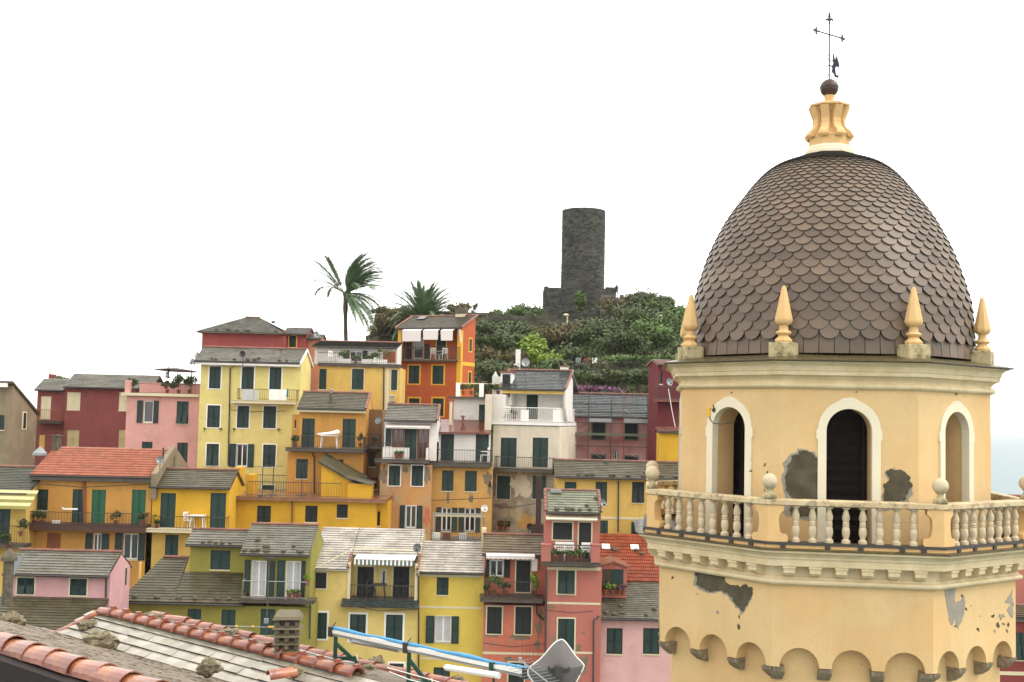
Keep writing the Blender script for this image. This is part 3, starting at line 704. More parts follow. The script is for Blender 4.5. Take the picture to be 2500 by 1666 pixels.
# pinnacles
for k in range(8):
    a = R(-67.5 + 45 * k); rp = 3.12
    pin = MB(); pin.lathe([(.15, 0), (.165, .035), (.16, .06), (.10, .12), (.095, .14), (.135, .165), (.15, .19), (.13, .22), (.09, .24), (.08, .31), (.085, .33), (.13, .355), (.155, .39), (.168, .43), (.165, .46), (.05, 1.02), (.035, 1.07), (.005, 1.09)], 8, rot=R(22.5))
    o = pin.obj('pinnacle', m_pin, TW, smooth=28); o.matrix_local = Matrix.Translation((rp * math.cos(a), rp * math.sin(a), tv(1.54))) @ Matrix.Rotation(a, 4, 'Z')
    bb = MB(); bb.box(-.19, .19, -.235, .235, -.3, .0); bo_ = bb.obj('pinnacle_base', m_block, o); bo_.modifiers.new('b', 'BEVEL').width = .012
# lantern, globe and cross: the axis leans a little
def lv(y): return ray(2026, y)[2] * 25
def ax(v): return .05 - .003 * (v - 5)      # lean of the crowning parts in local x
def oring(prof, name, mat, seg=8, cap=True, smooth=False):
    m = MB()
    for i, (r, v) in enumerate(prof):
        for k in range(seg):
            a = 2 * math.pi * k / seg + R(22.5); m.v.append((r * math.cos(a) + ax(v), r * math.sin(a), tv(v)))
    for i in range(len(prof) - 1):
        for k in range(seg): k2 = (k + 1) % seg; m.face((i * seg + k, i * seg + k2, (i + 1) * seg + k2, (i + 1) * seg + k))
    m.face(tuple((len(prof) - 1) * seg + k for k in range(seg))); m.face(tuple(reversed(range(seg))))
    return m.obj(name, mat, TW, smooth=smooth)
px = 25 / F
oring([(62 * px, lv(381)), (62 * px, lv(374)), (57 * px, lv(371)), (57 * px, lv(366)), (53 * px, lv(362)), (50 * px, lv(360))], 'lantern_moulding', m_sur)
oring([(50 * px, lv(361)), (50 * px, lv(336)), (40 * px, lv(330)), (33 * px, lv(318)), (28 * px, lv(300)), (30 * px, lv(280)), (44 * px, lv(264))], 'lantern', m_pin)
oring([(44 * px, lv(266)), (51 * px, lv(264)), (51 * px, lv(260)), (40 * px, lv(256)), (16 * px, lv(254)), (11 * px, lv(252)), (11 * px, lv(245)), (13 * px, lv(236)), (13 * px, lv(233))], 'lantern_cap', m_pin)
for k in range(8):
    m = MB(); a = R(22.5 + 45 * k); zz = lv(300)
    pr = [(49, 266), (44, 280), (38, 295), (38, 308), (43, 318), (52, 325), (57, 331), (58, 338), (54, 343), (48, 341), (46, 334), (20, 334), (20, 266)]
    m.extr([(r * px, -.085, tv(lv(y_)) - tv(zz)) for r, y_ in pr], (0, .17, 0))
    cyl = MB(); m.tube([(53 * px, -.11, lv(336) - zz), (53 * px, .11, lv(336) - zz)], .05, 8)
    o = m.obj('scroll_buttress', m_pin, TW); o.matrix_local = Matrix.Translation((ax(zz), 0, tv(zz))) @ Matrix.Rotation(a, 4, 'Z')
gx = ax(lv(217)); m = MB(); gr = 22.6 * px; gz = tv(lv(216))
m.lathe([(.001, -gr)] + [(gr * math.sin(math.pi * i / 14), -gr * math.cos(math.pi * i / 14)) for i in range(1, 14)] + [(.001, gr)], 24); m.obj('globe', m_bronze, TW, smooth=True, loc=(gx, 0, gz))
m = MB(); m.lathe([(gr * 1.0, -.012), (gr * 1.045, 0), (gr * 1.0, .012)], 24, cap=False); m.obj('globe_band', m_bronze, TW, loc=(gx, 0, gz + .02))
cr = MB(); z0, z1 = tv(lv(196)), tv(lv(31)); zc = tv(lv(85)); x0, x1 = gx, ax(lv(60)) - .0
cr.tube([(x0, 0, z0 - .03), (x1, 0, z1 - .05)], .015, 6); cr.tube([(x1, 0, z1 - .12), (x1, 0, z1 - .05), (x1, 0, z1 + .02)], [.012, .03, .002], 6)
for z_ in (tv(lv(135)), tv(lv(144)), tv(lv(160)), tv(lv(184))): cr.lathe([(.005, -.022), (.024, 0), (.005, .022)], 8, c=(x0 - .01, 0, z_))
cr.lathe([(.005, -.03), (.03, 0), (.005, .03)], 8, c=(x1, 0, zc))
ad = Vector((.76, -.0, 0)); ad = Matrix.Rotation(R(-40), 3, 'Z') @ Vector((-1, 0, 0)); ad = Vector((math.cos(R(41)), math.sin(R(41)), 0)); La = .40
cr.tube([Vector((x1, 0, zc)) - ad * La, Vector((x1, 0, zc)) + ad * La], .014, 6)
def fleur(c, d, up):
    d = Vector(d); up = Vector(up); c = Vector(c); n = d.cross(up) * .012
    for s in (-1, 1):
        cr.extr([tuple(c + up * s * a + d * b - n / 2) for a, b in ((.0, -.06), (.02, -.02), (.05, .0), (.085, -.04), (.075, .03), (.035, .045), (.0, .03))], n)
    cr.extr([tuple(c + up * a + d * b - n / 2) for a, b in ((0, -.12), (.022, -.06), (0, .0), (-.022, -.06))], n)
    cr.extr([tuple(c + up * a + d * b - n / 2) for a, b in ((0, .03), (.035, .07), (0, .12), (-.035, .07))], n)
fleur((x1, 0, z1 - .17), (0, 0, 1), (1, 0, 0)); fleur(Vector((x1, 0, zc)) - ad * La, -ad, (0, 0, 1)); fleur(Vector((x1, 0, zc)) + ad * La, ad, (0, 0, 1))
cr.obj('iron_cross', m_iron, TW)
vn = MB()
def VP(pts): vn.extr([(x0 + (px_ - 482) * .00222, .0, tv(lv(py_ / 3.92))) for px_, py_ in pts], (0, .012, 0))
VP([(505, 765), (507, 690), (515, 640), (488, 620), (486, 628), (512, 655), (505, 690), (520, 705), (535, 740), (570, 750), (572, 715), (555, 725), (545, 712), (540, 655), (548, 640), (580, 648), (572, 600), (560, 560), (545, 532), (536, 575), (530, 545), (522, 508), (512, 530), (515, 560), (508, 590), (520, 600), (510, 632), (498, 590), (486, 565), (484, 572), (500, 612), (512, 640), (502, 700), (498, 765)])
vn.obj('angel_vane', m_iron, TW)
# bare plaster patches
def patch(k, Rr, pts, off, mat, name='bare_plaster_patch', jit=.022):
    n3 = (Matrix.Rotation(PHI + R(45 * k), 3, 'Z') @ Vector((0, -1, 0))); O = Vector((TX, TY, 0)) + n3 * (Rr * C8 + off); out = []
    for (x, y) in pts:
        d = Vector(ray(x, y)); t = (O.dot(n3)) / (d.dot(n3)); p = Vector((d[0] * t, d[1] * t, CZ + d[2] * t)); out.append(p)
    inv = TW.matrix_world.inverted() if False else (Matrix.Translation((TX, TY, TB)) @ Matrix.Rotation(PHI, 4, 'Z')).inverted()
    loc = [inv @ p for p in out]; res = []
    tang = fm(k) @ Vector((1, 0, 0))
    for a, b in zip(loc, loc[1:] + loc[:1]):
        nn = max(1, int((b - a).length / .018))
        for i in range(nn):
            p = a.lerp(b, i / nn); j1 = noise.noise(p * 9) * jit * 2.2 + noise.noise(p * 31) * jit * 1.3; j2 = noise.noise(p * 9 + Vector((5, 5, 5))) * jit * 2.2 + noise.noise(p * 31 + Vector((9, 1, 1))) * jit
            res.append(p + tang * j1 + Vector((0, 0, j2)))
    m = MB(); m.extr(res, -(fm(k) @ Vector((0, -1, 0))) * (off - .0005)); return m.obj(name, mat, TW)
def sc3(L, ox, oy, k): return [(ox + x / k, oy + y / k) for x, y in L]
def grow(pts, f, dx=0, dy=0):
    cx = sum(p[0] for p in pts) / len(pts); cy = sum(p[1] for p in pts) / len(pts); return [(cx + (x - cx) * f + dx, cy + (y - cy) * f + dy) for x, y in pts]
A = sc3([(1285, 930), (1330, 880), (1390, 880), (1440, 900), (1490, 950), (1495, 1010), (1478, 1060), (1500, 1090), (1512, 1092), (1512, 1440), (1420, 1450), (1330, 1440), (1290, 1435), (1255, 1380), (1270, 1280), (1225, 1230), (1212, 1120), (1240, 1020)], 1560, 840, 3.408)
A2 = sc3([(1270, 900), (1330, 870), (1400, 872), (1450, 890), (1495, 950), (1512, 960), (1512, 1460), (1420, 1475), (1230, 1440), (1195, 1400), (1225, 1300), (1195, 1230), (1190, 1110), (1215, 960)], 1560, 840, 3.408)
patch(0, 3.27, A2, .004, m_bare2); patch(0, 3.27, A, .010, m_bare)
A = sc3([(555, 1050), (600, 1040), (700, 1060), (740, 1085), (760, 1130), (772, 1200), (735, 1240), (725, 1290), (690, 1310), (545, 1330), (545, 1200), (550, 1165), (590, 1130)], 2000, 840, 3.408)
patch(0, 3.27, grow(A, 1.12, 0, 12), .004, m_bare2); patch(0, 3.27, A, .010, m_bare)
A = sc3([(510, 590), (540, 556), (600, 575), (680, 590), (760, 608), (775, 655), (830, 690), (900, 700), (970, 690), (1020, 740), (1000, 800), (970, 860), (920, 940), (880, 880), (840, 820), (780, 760), (730, 730), (690, 750), (640, 760), (560, 720), (510, 680)], 1560, 1240, 3.68)
patch(7, 3.71, grow(A, 1.04, -2, 4), .004, m_bare2); patch(7, 3.71, A, .010, m_bare)
A = sc3([(1120, 712), (1240, 695), (1210, 800), (1220, 850), (1250, 850), (1300, 790), (1310, 880), (1290, 1000), (1250, 1100), (1230, 1050), (1230, 980), (1200, 1050), (1180, 1040), (1150, 900), (1130, 760)], 2000, 1240, 3.68)
patch(1, 3.71, A, .006, m_bare2, jit=.018)
A = sc3([(1742, 730), (1700, 790), (1670, 860), (1720, 860), (1690, 930), (1742, 990)], 2000, 1240, 3.68)
patch(1, 3.71, A, .006, m_bare2)
for (x, y, w_, h_, k) in ((1803, 1504, 3, 6, 7), (1803, 1530, 5, 8, 7), (1640, 1412, 4, 3, 7), (2241, 1485, 2, 2, 0), (2100, 1623, 2, 2, 0), (2425, 1505, 5, 4, 1), (2437, 1528, 4, 7, 1), (2387, 1537, 3, 5, 1), (2462, 1526, 3, 6, 1)):
    patch(k, 3.71, [(x - w_, y), (x, y - h_), (x + w_, y - 1), (x + 1, y + h_)], .006, m_bare, 'plaster_chip')
for (x, y, w_, h_, k) in ((2335, 962, 6, 3, 1), (1785, 963, 2, 2, 7), (1866, 1135, 3, 6, 7), (2092, 958, 2, 2, 0), (1873, 1155, 2, 5, 7)):
    patch(k, 3.27, [(x - w_, y), (x, y - h_), (x + w_, y - 1), (x + 1, y + h_)], .006, m_bare, 'plaster_chip')
rp_ = random.Random(5)
for cx_, cy_, sp_x, sp_y, k_, Rr_, n_ in ((1850, 1190, 24, 60, 0, 3.27, 4), (2190, 1150, 34, 40, 0, 3.27, 5), (1720, 1440, 80, 40, 7, 3.71, 6), (2345, 1480, 30, 50, 1, 3.71, 7), (2440, 1510, 25, 50, 1, 3.71, 7)):
    for i in range(n_):
        x, y, w_ = cx_ + rp_.gauss(0, .6) * sp_x, cy_ + rp_.gauss(0, .6) * sp_y, rp_.uniform(1.5, 4)
        patch(k_, Rr_, [(x - w_, y), (x, y - w_ * 1.2), (x + w_, y), (x + w_ * .4, y + w_)], .007, m_bare2 if i % 2 else m_bare, 'plaster_chip')
# wiring: lightning conductor over the dome and a junction box beside the left arch
m = MB(); pts = []; th = R(0) - PHI + R(2)
for s0 in [i * .13 for i in range(2, int(arc[-1] / .13))]:
    p, t = onarc(s0); f = fac(th, p[1]); r = (p[0] + .05 + .02 * math.sin(s0 * 9)) * f; pts.append((r * math.cos(th), r * math.sin(th), tv(p[1])))
pts.reverse(); v0 = lambda v: tv(v)
pts += [(3.3 * math.cos(th), 3.3 * math.sin(th), v0(1.42)), (3.66 * math.cos(th), 3.66 * math.sin(th), v0(1.24)), (3.60 * math.cos(th), 3.60 * math.sin(th), v0(1.05)), (3.3 * math.cos(th), 3.3 * math.sin(th), v0(.72)), (3.10 * math.cos(th), 3.12 * math.sin(th), v0(.5)), (3.10 * math.cos(th), 3.12 * math.sin(th), v0(-2.2))]
m.tube(pts, .008, 5); m.obj('lightning_cable', m_dark, TW)
m = MB(); m.box(-.04, .04, -.06, 0, -.09, .07); o = m.obj('junction_box', m_ylw, TW)
def onface(k, Rr, x, y, off=0):
    n3 = (Matrix.Rotation(PHI + R(45 * k), 3, 'Z') @ Vector((0, -1, 0))); O = Vector((TX, TY, 0)) + n3 * (Rr * C8 + off); d = Vector(ray(x, y)); t = O.dot(n3) / d.dot(n3)
    return (Matrix.Translation((TX, TY, TB)) @ Matrix.Rotation(PHI, 4, 'Z')).inverted() @ Vector((d[0] * t, d[1] * t, CZ + d[2] * t))
o.matrix_local = Matrix.Translation(onface(7, 3.27, 1734, 1006)) @ fm(7)
m = MB(); m.tube([onface(7, 3.27, x, y, .05) for x, y in ((1732, 1012), (1733, 1024), (1742, 1034), (1760, 1036), (1785, 1033), (1798, 1028))], .009, 5); m.obj('cable', m_dark, TW)
m = MB(); q_ = onface(7, 3.27, 1743, 1001, .05); m.blob(q_, .04, .04, .05, 6, 4); m.tube([q_, q_ + Vector((-.02, -.02, .1))], .012, 5); m.obj('lamp_bracket', m_dark, TW)
# ---------------------------------------------------------------- terrain
m = MB(); nx, ny = 90, 110; X0, X1, Y0, Y1 = -110, 130, 8, 290
for j in range(ny + 1):
    for i in range(nx + 1):
        x, y = X0 + (X1 - X0) * i / nx, Y0 + (Y1 - Y0) * j / ny
        m.v.append((x, y, ground(x, y) + noise.noise(Vector((x * .15, y * .15, 0))) * .6 * sm(88, 100, y)))
for j in range(ny):
    for i in range(nx): a = j * (nx + 1) + i; m.face((a, a + 1, a + nx + 2, a + nx + 1))
m_ground = M('earth', lin((104, 98, 66), .55), .95, var=.3, vscale=.3, mixcol=lin((66, 78, 38), .55), mixamt=.8, mixscale=.25, bump=.6, bscale=3)
m.obj('hillside', m_ground, smooth=True, kind='structure')
m = MB(); S = 6500; m.quad((-S, -400, -.5), (S, -400, -.5), (S, S, -.5), (-S, S, -.5))
sea = bpy.data.materials.new('sea_water'); sea.use_nodes = True; N = sea.node_tree.nodes; L = sea.node_tree.links; b = N['Principled BSDF']
b.inputs['Base Color'].default_value = (.10, .17, .185, 1); b.inputs['Roughness'].default_value = .4; b.inputs['Specular IOR Level'].default_value = .3
tc = N.new('ShaderNodeTexCoord'); mp = N.new('ShaderNodeMapping'); mp.inputs['Scale'].default_value = (.16, .42, 1); n1 = N.new('ShaderNodeTexNoise'); n1.inputs['Scale'].default_value = 1; n1.inputs['Detail'].default_value = 6
L.new(tc.outputs['Object'], mp.inputs[0]); L.new(mp.outputs[0], n1.inputs['Vector']); bn = N.new('ShaderNodeBump'); bn.inputs['Strength'].default_value = 1; bn.inputs['Distance'].default_value = .9
L.new(n1.outputs['Fac'], bn.inputs['Height']); L.new(bn.outputs[0], b.inputs['Normal'])
m.obj('sea', sea, kind='structure')

# ---------------------------------------------------------------- vegetation
def leaves(mb, c, rx, ry, rz, n, ls, lump=5, up=0.0):
    c = Vector(c); cl = []
    for i in range(lump):
        a = rnd.uniform(0, 6.28); e = rnd.uniform(-.35, .9); q = rnd.uniform(.25, .95)
        cl.append((Vector((math.cos(a) * math.cos(e) * rx * q, math.sin(a) * math.cos(e) * ry * q, math.sin(e) * rz * q)), rnd.uniform(.2, .55)))
    for i in range(n):
        o, k = cl[i % lump]; d = Vector((rnd.gauss(0, 1), rnd.gauss(0, 1), rnd.gauss(0, 1))).normalized(); q = rnd.uniform(.5, 1.1) if rnd.random() < .85 else rnd.uniform(1.0, 1.7)
        p = c + o + Vector((d.x * rx * k * q, d.y * ry * k * q, d.z * rz * k * q))
        a = Vector((rnd.gauss(0, 1), rnd.gauss(0, 1), rnd.gauss(0, .7))).normalized(); b_ = a.cross(d + Vector((.01, 0, 0))).normalized(); l = ls * rnd.uniform(.6, 1.4)
        r = min(1, max(0, .5 + rnd.gauss(0, .25)))
        mb.quad(p - a * l, p + b_ * l * .5, p + a * l, p - b_ * l * .5, r)
SHRUB_G = 'shrubs growing over the castle hill'
def shrub(x, y, D, w, h, mat, label, name='shrub', dens=1.0, ls=.16, trunk=True, group=None, cat='shrub', zb=None):
    p = at(x, y, D); rx, rz = w * D / F / 2, h * D / F / 2
    g = ground(p.x, p.y) if zb is None else zb
    t = thing(name, label, cat, (p.x, p.y, min(g, p.z - rz) - .2), 0, group)
    mb = MB(); n = int(min(5200, max(250, 260 * dens * (rx * rz) / (ls * ls) * .12)))
    leaves(mb, (0, 0, p.z - t.location.z), rx, min(rx, 1.6 + rx * .4), rz, n, ls, max(5, int(rx * 5)))
    mb.obj('foliage', mat, t, kind='stuff')
    if trunk:
        b = MB(); zc = p.z - t.location.z
        b.tube([(0, 0, -.2), (.05, 0, zc * .5), (0, 0, zc)], [.1, .08, .04], 5)
        for i in range(4): a = i * 1.6; b.tube([(0, 0, zc * .5), (math.cos(a) * rx * .5, math.sin(a) * rx * .3, zc + rz * .1)], [.05, .02], 4)
        b.obj('trunk', m_bark, t)
    return t
V = [ # x, y, D, w, h, material, label
 (1245, 818, 128, 130, 48, 0, 'dark bush under the long wall left of the tower'), (1300, 766, 148.5, 70, 40, 0, 'bush standing at the left foot of the ruined tower base'),
 (1230, 835, 118, 90, 60, 0, 'round dark bush right of the orange house, lower one'), (1198, 805, 125, 60, 40, 0, 'dark bush touching the right edge of the orange house'),
 (1340, 818, 128, 110, 46, 1, 'brownish bush below the wall lamp'), (1305, 845, 115, 66, 60, 2, 'bright lime green bush on the slope, left of centre'),
 (1330, 885, 108, 80, 50, 2, 'yellow green bush just behind the slate roofed white house'), (1400, 832, 122, 120, 66, 1, 'wide olive brown bush below the tower base'),
 (1440, 808, 132, 90, 44, 0, 'dark bush on the terrace wall under the tower'), (1470, 830, 120, 110, 80, 0, 'dark green bush right of the olive brown one'),
 (1540, 790, 130, 120, 60, 0, 'green bush below the rounded rampart'), (1600, 760, 135, 90, 70, 0, 'tall green bush at the right end of the rampart'),
 (1590, 825, 118, 130, 90, 3, 'large mid green bush left of the left pinnacle'), (1530, 850, 112, 110, 70, 0, 'low dark bush beside the fenced garden'),
 (1645, 800, 124, 80, 90, 3, 'leafy bush touching the left pinnacle'), (1650, 870, 108, 80, 70, 0, 'dark bush behind the crimson house'),
 (1418, 740, 150, 34, 60, 3, 'light green bush climbing the tower base'), (1260, 875, 110, 80, 40, 1, 'brown hedge bush above the white garden wall'),
 (1205, 880, 108, 70, 44, 1, 'brown bush right beside the orange house, lowest'), (1500, 745, 146, 60, 34, 1, 'dry bush against the rampart wall'),
 (1210, 768, 147.5, 40, 24, 3, 'small wispy shrub on the long wall, nearer the chimney'), (1265, 771, 147.5, 70, 26, 3, 'wispy shrub on the long wall, nearer the tower'),
 (1560, 735, 152, 80, 36, 4, 'ivy mass hanging over the rampart top'), (1620, 745, 146, 50, 36, 3, 'pale shrub crown at the right skyline'),
 (1655, 766, 138, 40, 36, 3, 'spiky shrub on the skyline left of the pinnacle'), (1480, 715, 158, 0, 0, 0, ''),
 (1380, 905, 102, 110, 44, 4, 'dark hedge piece behind the chimney of the white house'), (1480, 925, 100, 130, 50, 4, 'dark clipped hedge above the scaffolded house, left part'), (1580, 925, 100, 120, 50, 4, 'dark clipped hedge above the scaffolded house, right part'),
 (1440, 950, 97, 90, 16, 5, 'pink purple flowering shrub along the top of the scaffolded roof'), (1350, 925, 99, 60, 50, 3, 'yellowish shrub right of the slate roofed white house'),
 (1215, 920, 100, 90, 60, 4, 'dark shrub behind the planted terrace'), (1290, 925, 100, 90, 50, 0, 'dark shrub behind the slate ridge of the white house'),
 (1420, 870, 112, 120, 40, 0, 'green bush above the vegetable garden'), (985, 780, 122, 90, 50, 1, 'dry brown scrub growing down the bastion'),
 (1120, 760, 122, 50, 30, 1, 'dry palm scrub behind the orange house chimney'), (1560, 885, 104, 160, 30, 3, 'grassy bush on the lawn terrace'), (1320, 806, 138, 90, 20, 4, 'low bush growing on the long wall'),
]
mats_v = [m_leafd, m_leafb, m_leafy, m_leaf, m_leafd, m_leafp]
for (x, y, D, w_, h_, mi, lab) in V:
    if w_: shrub(x, y, D, w_ * 1.15, h_ * 1.25, mats_v[mi], lab, group=None, ls=.2 if D > 110 else .16, dens=1.2)
# undergrowth over the whole hill
for nm, mt, cnt, seed in (('undergrowth', m_leafd, 26000, 11), ('tall_grass', m_leaf, 12000, 12), ('dry_scrub', m_leafb, 16000, 13)):
    r1 = random.Random(seed); mb = MB(); i = 0
    while i < cnt:
        x, y = r1.uniform(-15, 34), r1.uniform(94, 141); k_ = noise.noise(Vector((x * .22, y * .22, seed * 3.7)))
        if k_ < -.05: continue
        i += 1; z = ground(x, y) + r1.random() ** 2 * (.7 + 1.5 * max(0, k_)); p = Vector((x, y, z)); l = r1.uniform(.1, .28)
        a = Vector((r1.gauss(0, 1), r1.gauss(0, 1), r1.gauss(0, 1))).normalized(); b_ = a.cross(Vector((r1.gauss(0, 1), r1.gauss(0, 1), 1))).normalized()
        mb.quad(p - a * l, p + b_ * l * .5, p + a * l, p - b_ * l * .5, r1.random())
    mb.obj(nm, mt, kind='stuff')
def cyl_stones(mb, c, r, z0, z1, hh=.2, ww=.5, rough=.04):
    n = int(2 * math.pi * r / ww); z = z0
    while z < z1:
        h = hh * rnd.uniform(.7, 1.3); o = rnd.random(); a = o * .3
        while a < o * .3 + 2 * math.pi - .02:
            da = ww * rnd.uniform(.5, 1.5) / r; da = min(da, o * .3 + 2 * math.pi - a)
            if z > z1 - .12 and rnd.random() < .5: a += da; continue
            r1 = r + rnd.uniform(0, rough); p = []
            for zz in (z + .008, z + h - .008):
                p += [(c[0] + r1 * math.cos(a + .01), c[1] + r1 * math.sin(a + .01), zz), (c[0] + r1 * math.cos(a + da - .01), c[1] + r1 * math.sin(a + da - .01), zz), (c[0] + (r - .2) * math.cos(a + da - .01), c[1] + (r - .2) * math.sin(a + da - .01), zz), (c[0] + (r - .2) * math.cos(a + .01), c[1] + (r - .2) * math.sin(a + .01), zz)]
            mb.hexa(p); a += da
        z += h
def wall_stones(mb, a, b, z0, z1, th=.5, hh=.22, ww=.5, rough=.05, cren=0):
    a, b = Vector(a), Vector(b); L_ = (b - a).length; t = (b - a) / L_; n = Vector((t.y, -t.x)); z = z0
    while z < z1:
        h = hh * rnd.uniform(.7, 1.3); u = 0
        while u < L_:
            w_ = min(ww * rnd.uniform(.5, 1.6), L_ - u + .001); e = rnd.uniform(0, rough)
            if z > z1 - .25 and rnd.random() < .2: u += w_; continue
            P = [a + t * (u + .01) + n * (th / 2 + e), a + t * (u + w_ - .01) + n * (th / 2 + e), a + t * (u + w_ - .01) - n * th / 2, a + t * (u + .01) - n * th / 2]
            mb.hexa([(p.x, p.y, z + .008) for p in P] + [(p.x, p.y, z + h - .008) for p in P]); u += w_
        z += h
# round stone tower on the hilltop
DT = 158; c0 = at(1424, 600, DT); r_ = 52.5 * DT / F; zt_ = at(1424, 507, DT - r_).z; zb_ = at(1424, 702, DT - r_).z
t = thing('round_stone_tower', 'dark round ruined stone tower standing on the green hilltop', 'tower', (c0.x, c0.y, zb_ - 5))
mb = MB(); cyl_stones(mb, (0, 0), r_, 5 - .3, zt_ - zb_ + 5, .22, .5, .07); 
m_tst = M('tower_rubble', lin((98, 96, 88), .42), .9, var=.3, vscale=.35, rndvar=.6, bump=.7, bscale=5, mixcol=lin((70, 76, 62), .55), mixamt=.6, mixscale=.25)
mb.obj('stone_courses', m_tst, t, kind='stuff')
mb = MB(); mb.lathe([(r_ - .1, 4), (r_ - .1, zt_ - zb_ + 4.93)], 32); mb.obj('core_wall', m_tst, t)
mb = MB(); mb.box(-2.1, -1.55, -r_ * .86 - .1, -r_ * .6, 5 + 5.6, 5 + 7.0); mb.obj('arrow_slit', m_black, t)
# square base
a0 = at(1334, 700, DT - r_ - .6); a1 = at(1498, 700, DT - r_ - .6); g0 = at(1420, 790, DT - r_ - .6).z
t2 = thing('tower_base', 'dark square rubble base under the round stone tower', 'stone base', (a0.x, a0.y, g0 - 1))
mb = MB(); Wd = a1.x - a0.x; Hh = a0.z - g0 + 1
wall_stones(mb, (0, 0), (Wd, 0), 0, Hh, .5); wall_stones(mb, (0, 7), (0, 0), 0, Hh, .5); wall_stones(mb, (Wd, 0), (Wd, 7), 0, Hh, .5); mb.obj('stone_courses', m_tst, t2, kind='stuff')
mb = MB(); mb.box(.05, Wd - .05, .05, 7, -1, Hh - .1); mb.obj('core_wall', m_tst, t2)
# long terrace wall and rounded rampart
wl0, wl1 = at(1175, 776, 146), at(1665, 768, 146)
t = thing('terrace_wall', 'long dark dry-stone wall across the hill below the round tower', 'wall', (wl0.x, wl0.y, wl0.z - 5))
mb = MB(); wall_stones(mb, (0, 0), (wl1.x - wl0.x, 0), 0, 5 + .0, .6, .25, .7); mb.obj('stone_courses', m_stone, t, kind='stuff')
mb = MB(); mb.box(0, wl1.x - wl0.x, -.1, .25, -2, 4.8); mb.obj('core_wall', m_stone, t)
wl0, wl1 = at(1090, 766, 140), at(1340, 768, 140)
t = thing('garden_wall', 'lower grey stone wall running behind the orange house chimney', 'wall', (wl0.x, wl0.y, wl0.z - 3))
mb = MB(); wall_stones(mb, (0, 0), (wl1.x - wl0.x, 0), 0, 3, .6, .25, .7); mb.obj('stone_courses', m_stone, t, kind='stuff')
rc = at(1530, 745, 156); t = thing('round_rampart', 'low rounded grey rampart right of the tower base', 'wall', (rc.x - .5, rc.y, rc.z - 5))
mb = MB(); cyl_stones(mb, (0, 0), 3.6, 0, 5.7, .3, .6, .05); mb.lathe([(3.5, 0), (3.5, 5.5)], 24); mb.obj('stone_courses', M('pale_rubble', lin((128, 120, 104), .6), .9, var=.3, vscale=.5, rndvar=.25, bump=.5, bscale=4), t)
# bastion at the left end of the hill
bp_ = at(985, 760, 126); t = thing('stone_bastion', 'weathered stone bastion behind the roofs left of the orange house', 'bastion', (bp_.x, bp_.y, bp_.z - 8))
m_bas = M('bastion_rubble', lin((122, 114, 92), .6), .95, var=.35, vscale=.6, rndvar=.3, bump=1, bscale=3, mixcol=lin((88, 86, 50), .55), mixamt=.7, mixscale=.35)
def px_at(x, y, D=126): p = at(x, y, D); return (p.x - bp_.x, p.z - bp_.z + 8)
lay = [((893, 834), (1180, 834)), ((893, 822), (1180, 820)), ((905, 816), (1180, 810)), ((912, 790), (1180, 800)), ((916, 770), (1180, 785)), ((918, 757), (1178, 770)), ((917, 755), (1175, 768)), ((925, 752), (1170, 766))]
mb = MB()
for (l, r) in zip(lay[:-1], lay[1:]):
    for i in range(26):
        P = []
        for (a, b) in (l, r):
            for u in (i / 26, (i + 1) / 26):
                x = a[0] + (b[0] - a[0]) * u; y = a[1] + (b[1] - a[1]) * u; X, Z = px_at(x, y); P.append((X, Z))
        e = rnd.uniform(0, .35); mb.hexa([(P[0][0], -e, P[0][1]), (P[1][0] + .02, -e, P[1][1]), (P[1][0], 6, P[1][1]), (P[0][0], 6, P[0][1]), (P[2][0], -e + .1, P[2][1] + .02), (P[3][0], -e + .1, P[3][1] + .02), (P[3][0], 6, P[3][1]), (P[2][0], 6, P[2][1])])
x0, z0 = px_at(893, 834); x1, z1 = px_at(1180, 834); mb.box(x0, x1, .1, 6, -4, z0)
mb.obj('rubble_courses', m_bas, t, kind='stuff')
p = at(937, 751, 126); mb = MB(); mb.blob((0, 0, 0), .3, .3, .15, 7, 4); mb.obj('loose_stone', m_rock, label='single loose stone on the top edge of the bastion', cat='stone', loc=p)
for (x, y, w_, h_, mi, lab) in ((960, 800, 110, 60, 1, 'dry creeper covering the middle of the bastion'), (930, 762, 60, 26, 1, 'dry tuft at the top left corner of the bastion'), (1010, 765, 90, 30, 3, 'green creeper at the bastion top beside the short palm')):
    shrub(x, y, 124.5, w_, h_, mats_v[mi], lab, 'creeper', ls=.14, trunk=False, cat='creeper', dens=.8)
# palms
def frond(mb, base, dirh, elev, L_, droop, wind=(.6, 0, 0), wid=.28, nl=22, dens=1):
    p = Vector(base); d = Vector((math.cos(dirh) * math.cos(elev), math.sin(dirh) * math.cos(elev), math.sin(elev))); st = L_ / nl; pts = [p.copy()]
    wv = Vector(wind)
    for i in range(nl):
        d = (d + Vector((0, 0, -droop * (i / nl))) * .12 + wv * .05 * (i / nl)).normalized(); p = p + d * st; pts.append(p.copy())
    mb.tube(pts[::3] + [pts[-1]], [.03 * (1 - i / 9) + .006 for i in range(len(pts[::3]) + 1)], 4, .3)
    for i in range(4, nl):
        t = (pts[i + 1] - pts[i]).normalized() if i < nl else d
        s_ = t.cross(Vector((0, 0, 1))); s_ = s_.normalized() if s_.length > .01 else Vector((1, 0, 0)); u = s_.cross(t)
        ll = wid * math.sin(math.pi * min(1, .25 + .75 * i / nl) * .93) * 2.2
        for sg in (-1, 1):
            for q in (0, .33, .66):
                c = pts[i].lerp(pts[i + 1], q); e = c + (s_ * sg * .55 + t * .75 + u * rnd.uniform(-.1, .25) + wv * .12).normalized() * ll * rnd.uniform(.8, 1.1) + Vector((0, 0, -.1 * ll))
                w2 = t * .05
                mb.poly([c - w2, c + w2, e], rnd.random())
